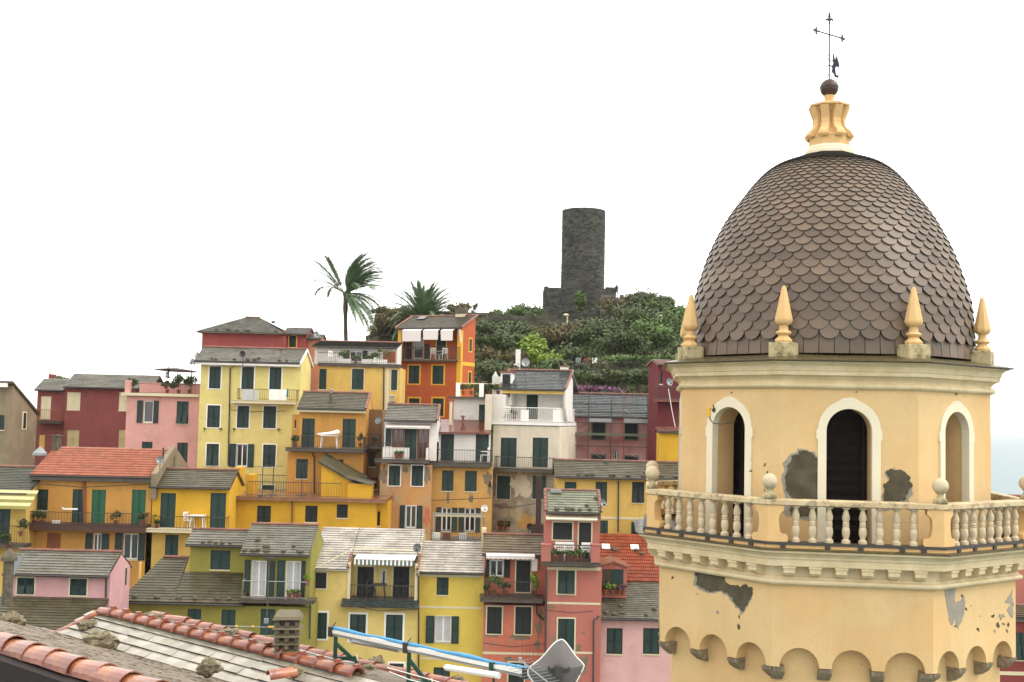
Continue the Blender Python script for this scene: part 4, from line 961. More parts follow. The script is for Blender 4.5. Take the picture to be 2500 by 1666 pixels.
def palm(x, ytop, ybase, D, label, L_, n, trunk_r, wind, lean, elev_rng, seed, mat):
    r0 = random.Random(seed); b = at(x, ytop, D); g = at(x + lean, ybase, D)
    t = thing('palm_tree', label, 'palm tree', (g.x, g.y, g.z - 3))
    mb = MB(); H_ = b.z - g.z + 3; dx = b.x - g.x; pts = [(0 * 1.0, 0, 0)]; 
    pts = [(dx * (1 - (1 - f) ** 2) if lean else 0, 0, H_ * f) for f in [i / 10 for i in range(11)]]
    mb.tube(pts, [trunk_r * (1.1 + .07 * ((i * 7) % 3) - (.15 if i < 8 else -.15)) for i in range(11)], 9); mb.obj('trunk', m_bark, t, smooth=60)
    top = Vector((dx if lean else 0, 0, H_))
    for i in range(n):
        f = (i + .5) / n
        if seed == 3:
            g_ = i % 10
            if g_ < 7: a = R(r0.uniform(-75, 75)); el = r0.uniform(25, 84)
            elif g_ < 9: a = R(r0.uniform(-80, 80)); el = r0.uniform(-45, 10)
            else: a = R(180 + r0.uniform(-50, 50)); el = r0.uniform(20, 60)
        else: a = i * 2.399 + r0.uniform(-.3, .3); el = elev_rng[0] + (elev_rng[1] - elev_rng[0]) * f
        fb = MB(); frond(fb, top + Vector((math.cos(a) * .15, math.sin(a) * .15, -.1 + .15 * f)), a, R(el), L_ * r0.uniform(.8, 1.1), 1.3 if el < 30 else .8, wind, (.24 * L_ / 3)); fb.obj('frond', mat, t)
    b_ = MB(); b_.blob(top + Vector((0, 0, -.15)), trunk_r * 1.6, trunk_r * 1.6, .35, 8, 5, .2); b_.obj('crown_shaft', m_bark, t)
    return t
m_palm = M('palm_frond', lin((104, 130, 92), .9), .5, var=.25, vscale=.6, rndvar=.35, bump=0)
palm(844, 716, 833, 112, 'tall slim palm tree blown by the wind above the roofs', 4.5, 105, .18, (1.0, 0, .1), 8, (-42, 82), 3, m_palm)
palm(1036, 782, 810, 116, 'short bushy palm tree behind the orange house', 4.1, 110, .4, (.5, 0, .1), 0, (-8, 80), 5, m_palm)
# person on the tower base wall
pp = at(1505, 727, 157); t = thing('person', 'person in dark clothes standing beside the tower base on the hill', 'person', pp)
sk = bpy.data.meshes.new('body'); 
J = [((0, 0, .95), .17), ((0, 0, 1.2), .17), ((0, 0, 1.42), .16), ((0, 0, 1.56), .07), ((0, -.01, 1.66), .11), ((0, -.01, 1.78), .09), ((-.2, 0, 1.42), .08), ((-.27, .02, 1.15), .06), ((-.24, -.1, .92), .045), ((.2, 0, 1.42), .08), ((.27, .02, 1.15), .06), ((.24, -.1, .92), .045), ((-.1, 0, .85), .12), ((-.11, 0, .48), .08), ((-.11, .02, .08), .055), ((-.11, -.14, .03), .05), ((.1, 0, .85), .12), ((.11, 0, .48), .08), ((.11, .02, .08), .055), ((.11, -.14, .03), .05)]
E_ = [(0, 1), (1, 2), (2, 3), (3, 4), (4, 5), (2, 6), (6, 7), (7, 8), (2, 9), (9, 10), (10, 11), (0, 12), (12, 13), (13, 14), (14, 15), (0, 16), (16, 17), (17, 18), (18, 19)]
sk.from_pydata([j[0] for j in J], E_, []); ob = link(bpy.data.objects.new('body', sk)); ob.parent = t
md_ = ob.modifiers.new('s', 'SKIN'); sk.skin_vertices[0].data[0].use_root = True
for i, j in enumerate(J): sk.skin_vertices[0].data[i].radius = (j[1], j[1] * .8)
ob.modifiers.new('u', 'SUBSURF').levels = 1; sk.materials.append(M('dark_coat', lin((30, 38, 36), .8), .9))
# wall lamp, small garden things
p = at(1385, 772, 143); mb = MB(); mb.tube([(0, 0, -1.8), (0, 0, 0)], .1, 6); mb.blob((-.15, -.1, .12), .35, .3, .18, 8, 4, .05); mb.obj('garden_lamp', m_cream, label='pale lamp post standing in front of the tower base wall', cat='lamp', loc=p)
p = at(1265, 866, 106); mb = MB(); mb.box(-.22, .22, -.15, .15, -1.5, .45); mb.box(-2.9, -.22, -.1, .1, -1.5, -.85); mb.obj('white_garden_wall', m_white, label='white garden wall with a square post among the bushes', cat='wall', loc=p)
for i, (x, mt, lb) in enumerate(((1412, m_alu, 'grey blue cloth on the garden line, leftmost'), (1432, m_pot, 'reddish cloth on the garden line'), (1452, m_white, 'white cloth on the garden line, middle one'), (1478, m_cloth, 'white cloth on the garden line, rightmost'))):
    p = at(x, 874, 107); mb = MB(); mb.poly([(-.25, 0, 0), (.25, .02, .02), (.2, .08, -.5), (0, -.05, -.42), (-.22, .05, -.55)]); mb.poly([(-.25, .01, 0), (.25, .03, .02), (.2, .09, -.5), (0, -.04, -.42), (-.22, .06, -.55)]); mb.obj('laundry_cloth', mt, label=lb, cat='laundry', loc=p)
p = at(1395, 868, 107); q_ = at(1500, 868, 107); mb = MB(); mb.tube([(0, 0, .05), (q_.x - p.x, 0, .05)], .015, 4); mb.tube([(0, 0, -1.6), (0, 0, .1)], .03, 5); mb.tube([(q_.x - p.x, 0, -1.6), (q_.x - p.x, 0, .1)], .03, 5); mb.obj('clothes_line', m_dark, label='clothes line with two posts in the hillside garden', cat='clothes line', loc=p)
# wire fence of the garden
mb = MB(); a = at(1390, 905, 101); b = at(1605, 905, 101)
for i in range(44): x = (b.x - a.x) * i / 43; mb.box(x - .015, x + .015, -.015, .015, -1.2, rnd.uniform(.85, 1.1))
for z_ in (.2, .8): mb.tube([(0, 0, z_), (b.x - a.x, 0, z_)], .012, 4)
mb.obj('wire_fence', m_dark, label='thin dark wire fence across the garden terrace', cat='fence', loc=a)
p = at(1474, 952, 96); mb = MB()
for i in range(16):
    a = i * 2.4; e = R(25 + 50 * rnd.random()); d = Vector((math.cos(a) * math.cos(e), math.sin(a) * math.cos(e), math.sin(e))); s_ = d.cross(Vector((0, 0, 1))).normalized() * .05
    mb.poly([-s_, s_, d * .6 + s_ * .7, d * 1.0, d * .6 - s_ * .7])
mb.obj('agave', M('agave_leaf', lin((130, 156, 148), .7), .6, bump=0), label='blue grey agave behind the scaffolded roof ridge', cat='agave', loc=p - Vector((0, 0, .5)))
for (x, y, w_, h_, lab) in ((1160, 752, 14, 26, 'tiny distant cypress above the long wall, left one'), (1155, 762, 10, 14, 'lowest distant cypress tip above the long wall')):
    shrub(x, y, 170, w_, h_, m_leafd, lab, 'cypress', ls=.12, cat='cypress')
# ---------------------------------------------------------------- small things used by several houses
def plant(loc, w_, h_, label, mat=None, pot=True, group=None, name='potted_plant', ls=.07, n=300):
    t = thing(name, label, 'plant', loc, 0, group); z0 = .22 if pot else .02
    if pot:
        b = MB(); b.lathe([(.08, .0), (.12, .22), (.135, .22), (.135, .26), (.11, .26)], 10); b.obj('pot', m_pot, t)
    mb = MB(); leaves(mb, (0, 0, z0 + h_ / 2), w_ / 2, min(w_ / 2, .35), h_ / 2, n, ls, 6); mb.obj('foliage', mat or m_leaf, t, kind='stuff')
    s_ = MB(); s_.tube([(0, 0, z0 - .1), (0, 0, z0 + h_ * .6)], [.02, .008], 5); s_.obj('stem', m_bark, t); return t
def planter(h, px, py, off, w_, h_, label, **k):
    u, z = h.uz(px, py, off); return plant(h.W(u, -off, z), w_, h_, label, **k)
def dish(px, py, D, rpx, label, yaw=20, tilt=12, mat=None, mast=.8, foot=None):
    p = at(px, py, D); r = rpx * D / F; t = thing('satellite_dish', label, 'satellite dish', p - Vector((0, 0, mast)), R(yaw))
    m = MB(); m.lathe([(.001, 0), (r * .5, .03), (r * .85, .09), (r, .13), (r * 1.0, .145), (r * .84, .11), (r * .5, .05), (.001, .02)], 20, cap=False)
    o = m.obj('bowl', mat or m_alu, t, smooth=40); o.location = (0, 0, mast); o.rotation_euler = (R(90 - tilt), 0, 0); o.scale = (.92, 1, 1)
    m = MB(); m.tube([(0, .06, 0), (0, .06, mast + .05)], .022, 6); m.obj('mast', m_dark, t)
    m = MB(); m.tube([(0, 0, mast - r * .8), (0, -r * 1.1, mast - r * .3)], .012, 5); m.box(-.04, .04, -r * 1.15 - .05, -r * 1.15 + .05, mast - r * .3 - .03, mast - r * .3 + .05); m.obj('receiver_arm', m_dark, t); return t
def chair(loc, rz, label, mat=None, group=None):
    t = thing('garden_chair', label, 'chair', loc, rz, group); mt = mat or m_white
    m = MB(); m.box(-.22, .22, -.22, .22, .42, .45); m.obj('seat', mt, t)
    m = MB(); m.box(-.22, -.18, .2, .23, .45, .88); m.box(.18, .22, .2, .23, .45, .88); [m.box(-.18, .18, .2, .22, z, z + .06) for z in (.52, .64, .76, .82)]; m.obj('backrest', mt, t)
    for x, y in ((-.2, -.2), (.2, -.2), (-.2, .2), (.2, .2)): m = MB(); m.tube([(x * 1.15, y * 1.15, 0), (x, y, .43)], .02, 5); m.obj('leg', mt, t)
    m = MB(); [m.box(s * .25 - .025, s * .25 + .025, -.2, .2, .62, .65) for s in (-1, 1)]; m.obj('armrest', mt, t); return t
def table(loc, rz, label, w_=1.0, d_=.7, mat=None, group=None):
    t = thing('garden_table', label, 'table', loc, rz, group); mt = mat or m_white
    m = MB(); m.box(-w_ / 2, w_ / 2, -d_ / 2, d_ / 2, .7, .735); m.box(-w_ / 2 + .04, w_ / 2 - .04, -d_ / 2 + .04, d_ / 2 - .04, .66, .699); m.obj('tabletop', mt, t)
    for x in (-1, 1):
        for y in (-1, 1): m = MB(); m.tube([(x * (w_ / 2 - .03), y * (d_ / 2 - .05), 0), (x * (w_ / 2 - .12), y * (d_ / 2 - .1), .67)], .028, 5); m.obj('leg', mt, t)
    return t
def cloth(h, x0, x1, y0, y1, off, mat, label, name='laundry_sheet', cat='laundry'):
    a, b, z0, z1 = h.rect(x0, y0, x1, y1, off); m = MB(); n = 8
    for sdd in (0, .012):
        for i in range(n):
            p, q = a + (b - a) * i / n, a + (b - a) * (i + 1) / n; w1, w2 = .02 * math.sin(i * 1.7), .02 * math.sin((i + 1) * 1.7)
            m.quad((p, w1 + sdd, z0 - z1), (q, w2 + sdd, z0 - z1), (q, sdd, 0), (p, sdd, 0))
    p = h.W((a + b) / 2 * 0, -off, z1); o = m.obj(name, mat, label=label, cat=cat, loc=p); o.rotation_euler = (0, 0, -h.th); return o

# ---------------------------------------------------------------- houses, back rows first
s_dred = stucco('dark_red_stucco', (152, 74, 68)); s_red = stucco('red_stucco', (178, 80, 76), fine=.1); s_lpink = stucco('light_pink_stucco', (242, 176, 166), streak=.2)
s_lyel = stucco('lemon_stucco', (248, 228, 136), streak=.2); s_ochre = stucco('faded_ochre_stucco', (244, 204, 100), mixcol=lin((232, 170, 90), KW), mixamt=.5, mixscale=.7)
s_oran = stucco('orange_red_stucco', (216, 100, 44), streak=.2); s_orange2 = stucco('amber_stucco', (228, 162, 70)); s_sand = stucco('grey_sand_stucco', (160, 140, 112), mixcol=lin((122, 116, 84), KW), mixamt=.6, mixscale=.5, streak=.6)
s_yel = stucco('saffron_stucco', (240, 182, 34), streak=.25); s_yel2 = stucco('corn_stucco', (238, 196, 92), mixcol=lin((226, 176, 90), KW), mixamt=.4)
s_peach = stucco('peach_ochre_stucco', (232, 178, 92), mixcol=lin((214, 150, 80), KW), mixamt=.4); s_orl = stucco('stained_orange_stucco', (222, 160, 92), mixcol=lin((196, 172, 132), KW), mixamt=.8, mixscale=.7, mix2=(lin((200, 124, 84), KW), .5, .7), streak=.5)
s_grey = stucco('grey_render', (196, 182, 158), mixcol=lin((130, 118, 98), KW), mixamt=.7, mixscale=.6, mix2=(lin((226, 204, 156), KW), .45, .8), streak=.6)
s_wht = stucco('white_stucco', (250, 243, 234), streak=.25); s_crm = stucco('cream_stucco', (242, 228, 202), streak=.4, mixcol=lin((222, 204, 174), KW), mixamt=.35)
s_pink = stucco('mauve_pink_stucco', (218, 160, 156), mixcol=lin((192, 104, 88), KW), mixamt=.5, mixscale=.8, streak=.5); s_crim = stucco('crimson_stucco', (126, 44, 50))
s_rose = stucco('pale_rose_stucco', (228, 170, 172), streak=.25); s_olive = stucco('olive_green_stucco', (164, 156, 62), streak=.35); s_ylow = stucco('primrose_stucco', (246, 216, 122), streak=.3)
s_yl3 = stucco('bright_yellow_stucco', (244, 212, 84), streak=.3); s_salm = stucco('salmon_stucco', (226, 126, 94), mixcol=lin((206, 104, 84), KW), mixamt=.4, mix2=(lin((160, 140, 120), KW), .55, .55), streak=.4)
s_tpink = stucco('terracotta_pink_stucco', (208, 120, 100), mixcol=lin((196, 118, 112), KW), mixamt=.5, mix2=(lin((150, 128, 110), KW), .6, .4)); s_rosy = stucco('baby_pink_stucco', (242, 188, 182), streak=.25)

# grey house, far left
h = House('grey sandy house at the left edge with a sloping roof', 14, 76); h.sec(-60, 950, 28, 1130, s_sand, bottom=0, depth=4); h.cur['gable'] = None
a = h.cur; a['z1'] = h.uz(28, 934)[1]; z2 = h.uz(28, 934)[1]
zb2 = z2 - 2.0
m = MB(); m.extr([(a['x0'], -.3, z2 + .05), (a['x0'], 4.2, zb2), (a['x0'], 4.2, zb2 - .1), (a['x0'], -.3, z2 - .08)], (a['x1'] - a['x0'] + .1, 0, 0)); ro = m.obj('roof', m_slateb, h.e)
m = MB(); slates(m, (a['x0'], 4.3, zb2), (a['x1'] + .1, 4.3, zb2), (a['x1'] + .1, -.35, z2 + .07), (a['x0'], -.35, z2 + .07)); m.obj('slates', [m_slateb, m_edge], ro, kind='stuff')
m = MB(); m.box(a['x0'], a['x1'] - .25, -.34, -.24, z2 - .32, z2 - .06); m.obj('fascia_board', m_white, h.e)
h.win(-12, 1001, 11, 1050, sur=None); 
# body with sloping top built by hand
h.secs[0]['shed'] = (z2, zb2)
m = MB(); d4 = 4.0
c = h.secs[0]; c['z1'] = zb2 - .12
m.extr([(c['x0'], .003, c['z1']), (c['x0'], .003, z2 - .1), (c['x0'], 4, zb2 - .12)], (c['x1'] - c['x0'], 0, 0)); m.obj('wall', s_sand, h.e)
wv = MB(); wv.box(c['x1'] - .01, c['x1'] + .03, 1.6, 2.3, h.uz(28, 1050)[1], h.uz(28, 1005)[1]); wo = wv.obj('window', m_cream, h.e); wv = MB(); wv.box(c['x1'] + .031, c['x1'] + .05, 1.75, 2.15, h.uz(28, 1047)[1], h.uz(28, 1008)[1]); wv.obj('shutter', m_black, wo)
h.finish()

# dark red house
h = House('dark red house with hipped slate roof and pale blinds on the left skyline', 240, 84)
h.sec(156, 948, 360, 1120, s_dred, bottom=0, depth=7)
h.win(163, 958, 196, 1002, 'b', mat=m_cream, sill=False); h.win(290, 958, 322, 1003, 'b', mat=m_cream)
h.win(163, 1050, 193, 1092, 'b', mat=stucco('yellowed_blind', (208, 190, 130))); h.win(289, 1050, 320, 1094, 'b', mat=bpy.data.materials['yellowed_blind'])
h.roof(946, 914, tan=.5, ov=.4, ovl=.0, ovr=.3, kind='gable', mat=m_slate, xr=245, ridge=False)
h.sec(88, 951, 156, 1120, s_dred, off=-.35, bottom=0, depth=5.5); h.roof(952, 925, tan=.5, ov=.25, ovr=-.02, kind='gable', mat=m_slate, ridge=False, name='side_roof')
h.win(99, 968, 124, 1022, 'b', mat=m_cream, name='door'); h.win(95, 1062, 109, 1096, 'b', mat=s_ochre, name='door')
h.slab(84, 147, 1029, 1034, out=.9); h.rail(86, 146, 1001, mat=m_brown)
h.pipe([(243, 950), (242, 1010)]); h.chimney(118, 914, 130, 937, y=3.0, mat=s_dred, cap=None); h.finish()
p = at(123, 914, 86); m = MB(); m.tube([(0, 0, 0), (0, 0, .45)], .05, 6); m.tube([(-.04, 0, .4), (-.05, 0, 1.15)], .012, 5); m.obj('roof_aerial', m_cream, label='thin aerial on the dark red chimney at the left skyline', cat='antenna', loc=p)
shrub(152, 928, 95, 36, 18, m_leaf, 'bush tops peeping over the dark red roof', 'shrub', zb=26)

# light pink terrace house
h = House('light pink house with a flat planted roof terrace left of the tall yellow house', 395, 77)
h.sec(306, 966, 490, 1150, s_lpink, bottom=0, depth=7)
h.win(335, 979, 387, 1032, 'o', inner=(350, 374), mull=0); h.win(431, 980, 460, 1035, 'c', tilt=.35); h.win(346, 1079, 372, 1110); h.win(432, 1081, 458, 1131)
h.band(300, 961, 489, 968, m_cream, out=.35, name='cornice'); u0, u1, z0, z1 = h.rect(306, 930, 490, 963)
m = MB(); zt = h.uz(400, 935, -3)[1]; m.box(u0, u1, 2.9, 3.1, z0, zt); m.obj('parapet', s_lpink, h.e); m = MB(); m.box(u0, u0 + .35, -.1, .25, z0, z1); m.obj('parapet_pier', s_lpink, h.e); h.sl = (u0, u1, -.1, 2.9, z0, h.e)
h.rail(307, 486, 938, y=0, sides=False, parent=h.e, zb=z0); h.finish()
for x, w_, hh, lb in ((325, .7, .9, 'dark bush at the left end of the pink roof terrace'), (408, 1.0, .8, 'dark bush in the middle of the pink roof terrace'), (436, 1.1, 1.1, 'spiky plants right of centre on the pink roof terrace'), (462, 1.0, 1.2, 'thick dark plants at the right end of the pink roof terrace')):
    planter(h, x, 962, -.6, w_, hh, lb, mat=m_leafd, n=420, ls=.09)
p = at(466, 962, 78.5); t = thing('parasol', 'dark green flat parasol over the pink roof terrace', 'parasol', p); m = MB(); m.tube([(0, 0, 0), (0, 0, 1.6)], .035, 6); m.obj('pole', m_dark, t)
m = MB(); cx = at(430, 898, 78.5).x - p.x
for i in range(8): a, b = i * math.pi / 4, (i + 1) * math.pi / 4; m.poly([(cx, 0, 1.72), (cx + 1.5 * math.cos(a), 1.3 * math.sin(a), 1.52 + .08 * math.cos(a + 2)), (cx + 1.5 * math.cos(b), 1.3 * math.sin(b), 1.52 + .08 * math.cos(b + 2))])
m.obj('canopy', m_green, t)
plant(at(405, 950, 78.4), .5, 1.5, 'thin conifer sapling in front of the parasol on the pink terrace', mat=m_leafd, n=120)

# red house behind the yellow one
h = House('red house with a pyramid slate roof behind the tall yellow house', 590, 86)
h.sec(492, 817, 692, 900, s_red, bottom=0, depth=6.5); h.roof(812, 776, tan=.36, ov=.5, kind='hip', mat=m_slate, xr=625, clip=.42, stones=8, ovl=.3, ovr=.1, gut=False)
h.sec(694, 815, 747, 900, s_red, off=-1.2, bottom=0, depth=5); h.roof(815, 800, tan=.3, ov=.3, kind='gable', mat=m_slate, ridge=False, name='side_roof'); h.win(706, 820, 723, 848, sur=m_ylw, sw=.07)
h.sec(747, 828, 782, 900, stucco('salmon_pale', (232, 150, 110)), off=-1.6, bottom=0, depth=4); h.roof(826, 816, tan=.3, ov=.3, kind='gable', mat=m_slate, ridge=False, name='side_roof'); h.finish()
dish(771, 818, 84, 8, 'pale satellite dish on the roof tail of the red house', 30)

# orange red house with the loggia (turned to the left)
h = House('orange red house with yellow corner strips, loggia and white awnings', 1045, 88, yaw=24)
h.sec(972, 803, 1126, 882, s_oran, off=0, depth=6); c = h.cur; 
h.roof(800, 772, tan=.42, ov=.3, kind='shed', mat=m_slateb, xr=1100, verge='lr', ovl=.15, ovr=.15); tz_, tv_ = c['z1'], c['gable']
c['holes'].append((h.uz(980, 850)[0], h.uz(1119, 850)[0], h.uz(1045, 878)[1], h.uz(1045, 806)[1], 1))
lo = h.cur
# recessed back wall of the loggia
a, b, z0, z1 = h.rect(978, 806, 1119, 879)
lo['x1'] += 0; h.sec(979, 806, 1118, 879, s_oran, off=-.9, depth=.3)
h.win(992, 836, 1005, 878, 'c', leaves=1, name='door'); h.win(1009, 826, 1033, 876, 'g', sur=m_cream, sw=.05, mull=0, name='glass_door'); h.win(1036, 840, 1049, 877, 'c', leaves=1, name='door'); h.win(1066, 816, 1089, 877, 'c', sur=m_ylw, sw=.08, name='door')
h.cur = lo
m = MB(); m.box(a, b, -.6, .95, z0 - .14, z0 - .002); so_ = m.obj('balcony', m_darkslab, h.e); h.sl = (a, b, -.6, .9, z0, so_); h.rail(979, 1116, 848, mat=m_dark, sp=.11, y=-.5)
for x0, x1, yb_ in ((984, 1030, 834), (1035, 1072, 830), (1078, 1108, 832)):
    u0, u1, q0, q1 = h.rect(x0, 803, x1, yb_, .5); m = MB()
    for e in (0, .015): m.quad((u0, -.02 - e, q1 + .1), (u1, -.02 - e, q1 + .1), (u1, -.65 - e, q1 - .02 - .12), (u0, -.65 - e, q1 - .14)); m.quad((u0, -.65 - e, q1 - .14), (u1, -.65 - e, q1 - .14), (u1 - .04, -.6 - e, q0), (u0 + .02, -.6 - e, q0))
    m.obj('awning', m_cloth, h.e)
u0, u1, q0, q1 = h.rect(1116, 803, 1127, 840, .5); m = MB(); m.extr([(u0, -.3, q1), (u1, -.65, q1 - .1), (u1 - .03, -.6, q0), (u0 + .25, -.3, q0 + .3)], (.02, 0, 0)); m.obj('awning', m_cloth, h.e)
h.sec(972, 882, 1126, 1000, s_oran, bottom=0, depth=6); lw = h.cur
h.win(998, 893, 1024, 937, sur=m_ylw, sw=.12); h.win(1056, 893, 1083, 938, sur=m_ylw, sw=.12); h.win(998, 973, 1024, 1016, sur=m_ylw, sw=.12); h.win(1056, 973, 1083, 1016, sur=m_ylw, sw=.12)
lw['x0'], lw['x1'] = lo['x0'], lo['x1']; lo['depth'] = lw['depth'] = lo['depth']; lw['depth'] = lo['depth']
X1 = lo['x1']; X0 = lo['x0']; dpt = lo['depth']
m = MB(); m.box(X0 - .02, X0 + .28, -.025, .3, lo['z0'] + .1, lo['z1'] - .1); m.box(X1 - .32, X1 + .025, -.025, .25, lo['z0'], lo['z1'] - .3); m.box(X1 - .32, X1 + .025, -.025, .25, 0, lw['z1'] - .05); m.box(X1 + .003, X1 + .025, .25, dpt, lw['z1'] - .3, lw['z1'] - .02); m.obj('corner_strips', m_ylw, h.e)
for zz, nm in ((h.uz(1120, 838)[1], 'window'), (h.uz(1120, 920)[1], 'window')):
    m = MB(); m.box(X1 + .003, X1 + .03, dpt - 1.1, dpt - .5, zz - .6, zz + .5); w_ = m.obj(nm, m_ylw, h.e); m = MB(); m.box(X1 + .031, X1 + .04, dpt - 1.0, dpt - .6, zz - .5, zz + .4); m.obj('shutter', m_black, w_)
h.finish()
rf = h.rf; u0, u1, q0, q1 = h.rect(1115, 751, 1139, 767, -rf[4]); m = MB(); m.box(u0 + .05, u1 - .05, rf[4] - .3, rf[4] + .3, q0 - .6, q0); cho = m.obj('chimney', m_cream, h.e); m = MB(); m.box(u0, u1, rf[4] - .35, rf[4] + .35, q0 + .002, q1); m.obj('chimney_cowl', m_rock, cho)
m = MB(); n_ = Vector((0, -.42, 1)).normalized(); A_ = Vector(((rf[0] + .9), rf[4] - .9, rf[5] - .9 * .42 + .06)); m.extr([A_, A_ + Vector((.62, 0, 0)), A_ + Vector((.62, .6, .25)), A_ + Vector((0, .6, .25))], n_ * .06); m.obj('skylight', m_glass, h.lastroof)
u, z = h.uz(1058, 878, .3); chair(h.W(u, -.1, z0 + .0), R(150), 'white folding chair on the orange loggia, left of the pair', m_white); u, z = h.uz(1080, 878, .3); chair(h.W(u, -.1, z0), R(-150), 'white folding chair on the orange loggia, right of the pair', m_white)

# tall lemon yellow house
h = House('tall lemon yellow house with eleven green shuttered windows and slate roof', 606, 75)
h.sec(484, 890, 729, 1215, s_lyel, bottom=0, depth=5)
for r in ((511, 895, 539, 949), (590, 896, 620, 951), (658, 897, 687, 952), (506, 990, 537, 1044), (579, 991, 608, 1045), (643, 992, 674, 1046), (642, 1086, 673, 1140)): h.win(*r, sur=m_white, sw=.07)
h.win(504, 1084, 534, 1137, sur=m_white, sw=.07, tilt=.25); h.win(560, 1085, 620, 1139, 'o', inner=(577, 604), sur=m_white, sw=.05); h.win(640, 1185, 670, 1200, sur=m_white, sw=.05)
h.roof(884, 851, tan=.42, ov=.45, ovl=.35, ovr=.02, mat=m_slate, xr=640, stones=9, ridge=True); rf = h.rf
m = MB(); m.box(rf[0], rf[1], rf[2] - .02, rf[2] + .12, rf[3] - .25, rf[3] - .06); m.obj('eave_board', m_white, h.e)
m = MB(); m.extr([(rf[1], rf[2], rf[3] + .02), (rf[1], rf[4], rf[5] + .03), (rf[1], rf[4], rf[5] - .12), (rf[1], rf[2], rf[3] - .13)], (.08, 0, 0)); m.extr([(rf[1], rf[4], rf[5] + .03), (rf[1], 2 * rf[4] - rf[2], rf[3] + .02), (rf[1], 2 * rf[4] - rf[2], rf[3] - .13), (rf[1], rf[4], rf[5] - .12)], (.08, 0, 0)); m.obj('verge_board', m_white, h.e)
h.slab(563, 716, 979, 986, out=.85, mat=m_cream); h.rail(580, 724, 951, sp=.14)
h.pipe([(578, 890), (562, 900), (560, 1000), (557, 1136)]); m = MB(); zz = h.uz(729, 910)[1]; m.box(h.cur['x1'] + .002, h.cur['x1'] + .03, 2.9, 3.25, zz - .18, zz + .2); m.obj('vent_window', m_cream, h.e)
for x, y in ((500, 1049), (540, 1049), (572, 1050), (681, 1050)):
    u, z = h.uz(x, y); plant(h.W(u, -.1, z - .06), .2, .16, 'tiny green tuft on the lemon wall, ' + {500: 'leftmost', 540: 'right below the left window', 572: 'just right of the drainpipe', 681: 'rightmost'}[x], pot=False, group='green tufts on the lemon wall', name='wall_tuft', n=40, ls=.05)
h.finish()
cloth(h, 590, 618, 952, 977, .9, m_curtain, 'grey sheet drying on the lemon house balcony'); cloth(h, 657, 700, 951, 977, .9, m_white, 'white sheet drying on the lemon house balcony')
cloth(h, 619, 631, 952, 978, .9, stucco('striped_towel', (214, 214, 200)), 'pale striped towel beside the grey sheet'); cloth(h, 700, 704, 950, 970, .92, stucco('turquoise', (60, 150, 160)), 'turquoise towel at the right end of the balcony')
dish(593, 866, 74.2, 8, 'dark satellite dish on the lemon house eave', 0, mat=m_dark, mast=1.3); dish(473, 885, 74, 8, 'grey satellite dish at the left end of the lemon house eave', -40, mast=.4); dish(485, 868, 76, 8, 'pale dish box behind the left end of the lemon roof', -60, mast=.6)

# faded ochre house with white attic
h = House('faded ochre house with a white attic and planted terrace', 870, 80)
h.sec(777, 896, 976, 1010, s_ochre, bottom=0, depth=4); h.win(779, 901, 797, 951, sur=None); h.win(859, 901, 888, 952, sur=m_cream, sw=.06); h.win(955, 903, 970, 953, sur=m_cream, sw=.05)
h.band(940, 897, 950, 1006, m_cream, name='pilaster'); h.pipe([(937, 896), (936, 1008)]); h.slab(776, 976, 889, 896, out=.2, mat=m_darkslab, back=3.9); h.rail(777, 946, 863, sides=False)
sl = h.sl; h.sec(768, 848, 970, 890, s_wht, off=-2.4, depth=3, bottom=sl[4]); h.win(840, 857, 897, 884, 'o', inner=(854, 884)); h.roof(846, 835, tan=.15, ov=.45, mat=m_slated, ridge=True, kind='shed', ovr=.0)
h.finish(); m = MB(); u0, u1, q0, q1 = h.rect(935, 858, 966, 886, -1.5); m.box(u0, u1, 1.5, 1.55, q0, q1); [m.box(u0 + (u1 - u0) * i / 8, u0 + (u1 - u0) * i / 8 + .02, 1.47, 1.5, q0, q1) for i in range(8)]; o = m.obj('reed_screen', m_brown, label='brown reed screen at the right end of the attic terrace', cat='screen', loc=h.W(0, 0, 0))
for x, w_, hh, lb in ((838, 1.0, .8, 'green bush in a planter left of the attic door'), (903, .9, .4, 'low green plant right of the attic door'), (928, 1.1, .9, 'dark green bush at the right of the attic terrace'), (868, .5, .35, 'brownish potted plant in front of the attic door')):
    planter(h, x, 888, -.5, w_, hh, lb, mat=m_leaf, n=380)
for x0, x1, lb in ((826, 857, 'white planter box left of the attic door'), (885, 945, 'long white planter box right of the attic door')):
    u0, u1, q0, q1 = h.rect(x0, 879, x1, 889, -.3); m = MB(); m.box(u0, u1, 0, .3, 0, .3); m.box(u0 - .02, u1 + .02, -.02, .02, .26, .32); m.obj('planter_box', m_white, label=lb, cat='planter', loc=h.W(0, .2, sl[4]))
u, z = h.uz(812, 884, -1); chair(h.W(u, 1.0, sl[4]), R(60), 'white deck chair on the left of the attic terrace'); u, z = h.uz(914, 888, 0); m = MB(); m.lathe([(.08, 0), (.1, .1), (.05, .25), (.08, .36), (.04, .45)], 8); m.obj('garden_ornament', m_white, label='small white ornament on the attic terrace edge', cat='ornament', loc=h.W(u, 0, sl[4]))

# crimson house right
h = House('crimson house at the foot of the hill left of the bell tower', 1635, 74, yaw=-14)
h.sec(1606, 886, 1690, 1090, s_crim, bottom=0, depth=5); h.roof(890, 880, tan=.3, ov=.2, mat=m_ridge, kind='gable', ridge=False); h.win(1610, 908, 1617, 938, 'g', mull=0, fr=m_dark)
h.slab(1608, 1690, 975, 982, out=.8, mat=m_ridge); h.rail(1609, 1690, 945); h.sec(1608, 1000, 1690, 1010, s_crim, off=.02, depth=.5); h.finish()
dish(1632, 934, 72.6, 9.5, 'white satellite dish above the crimson balcony', 25, mast=1.2)

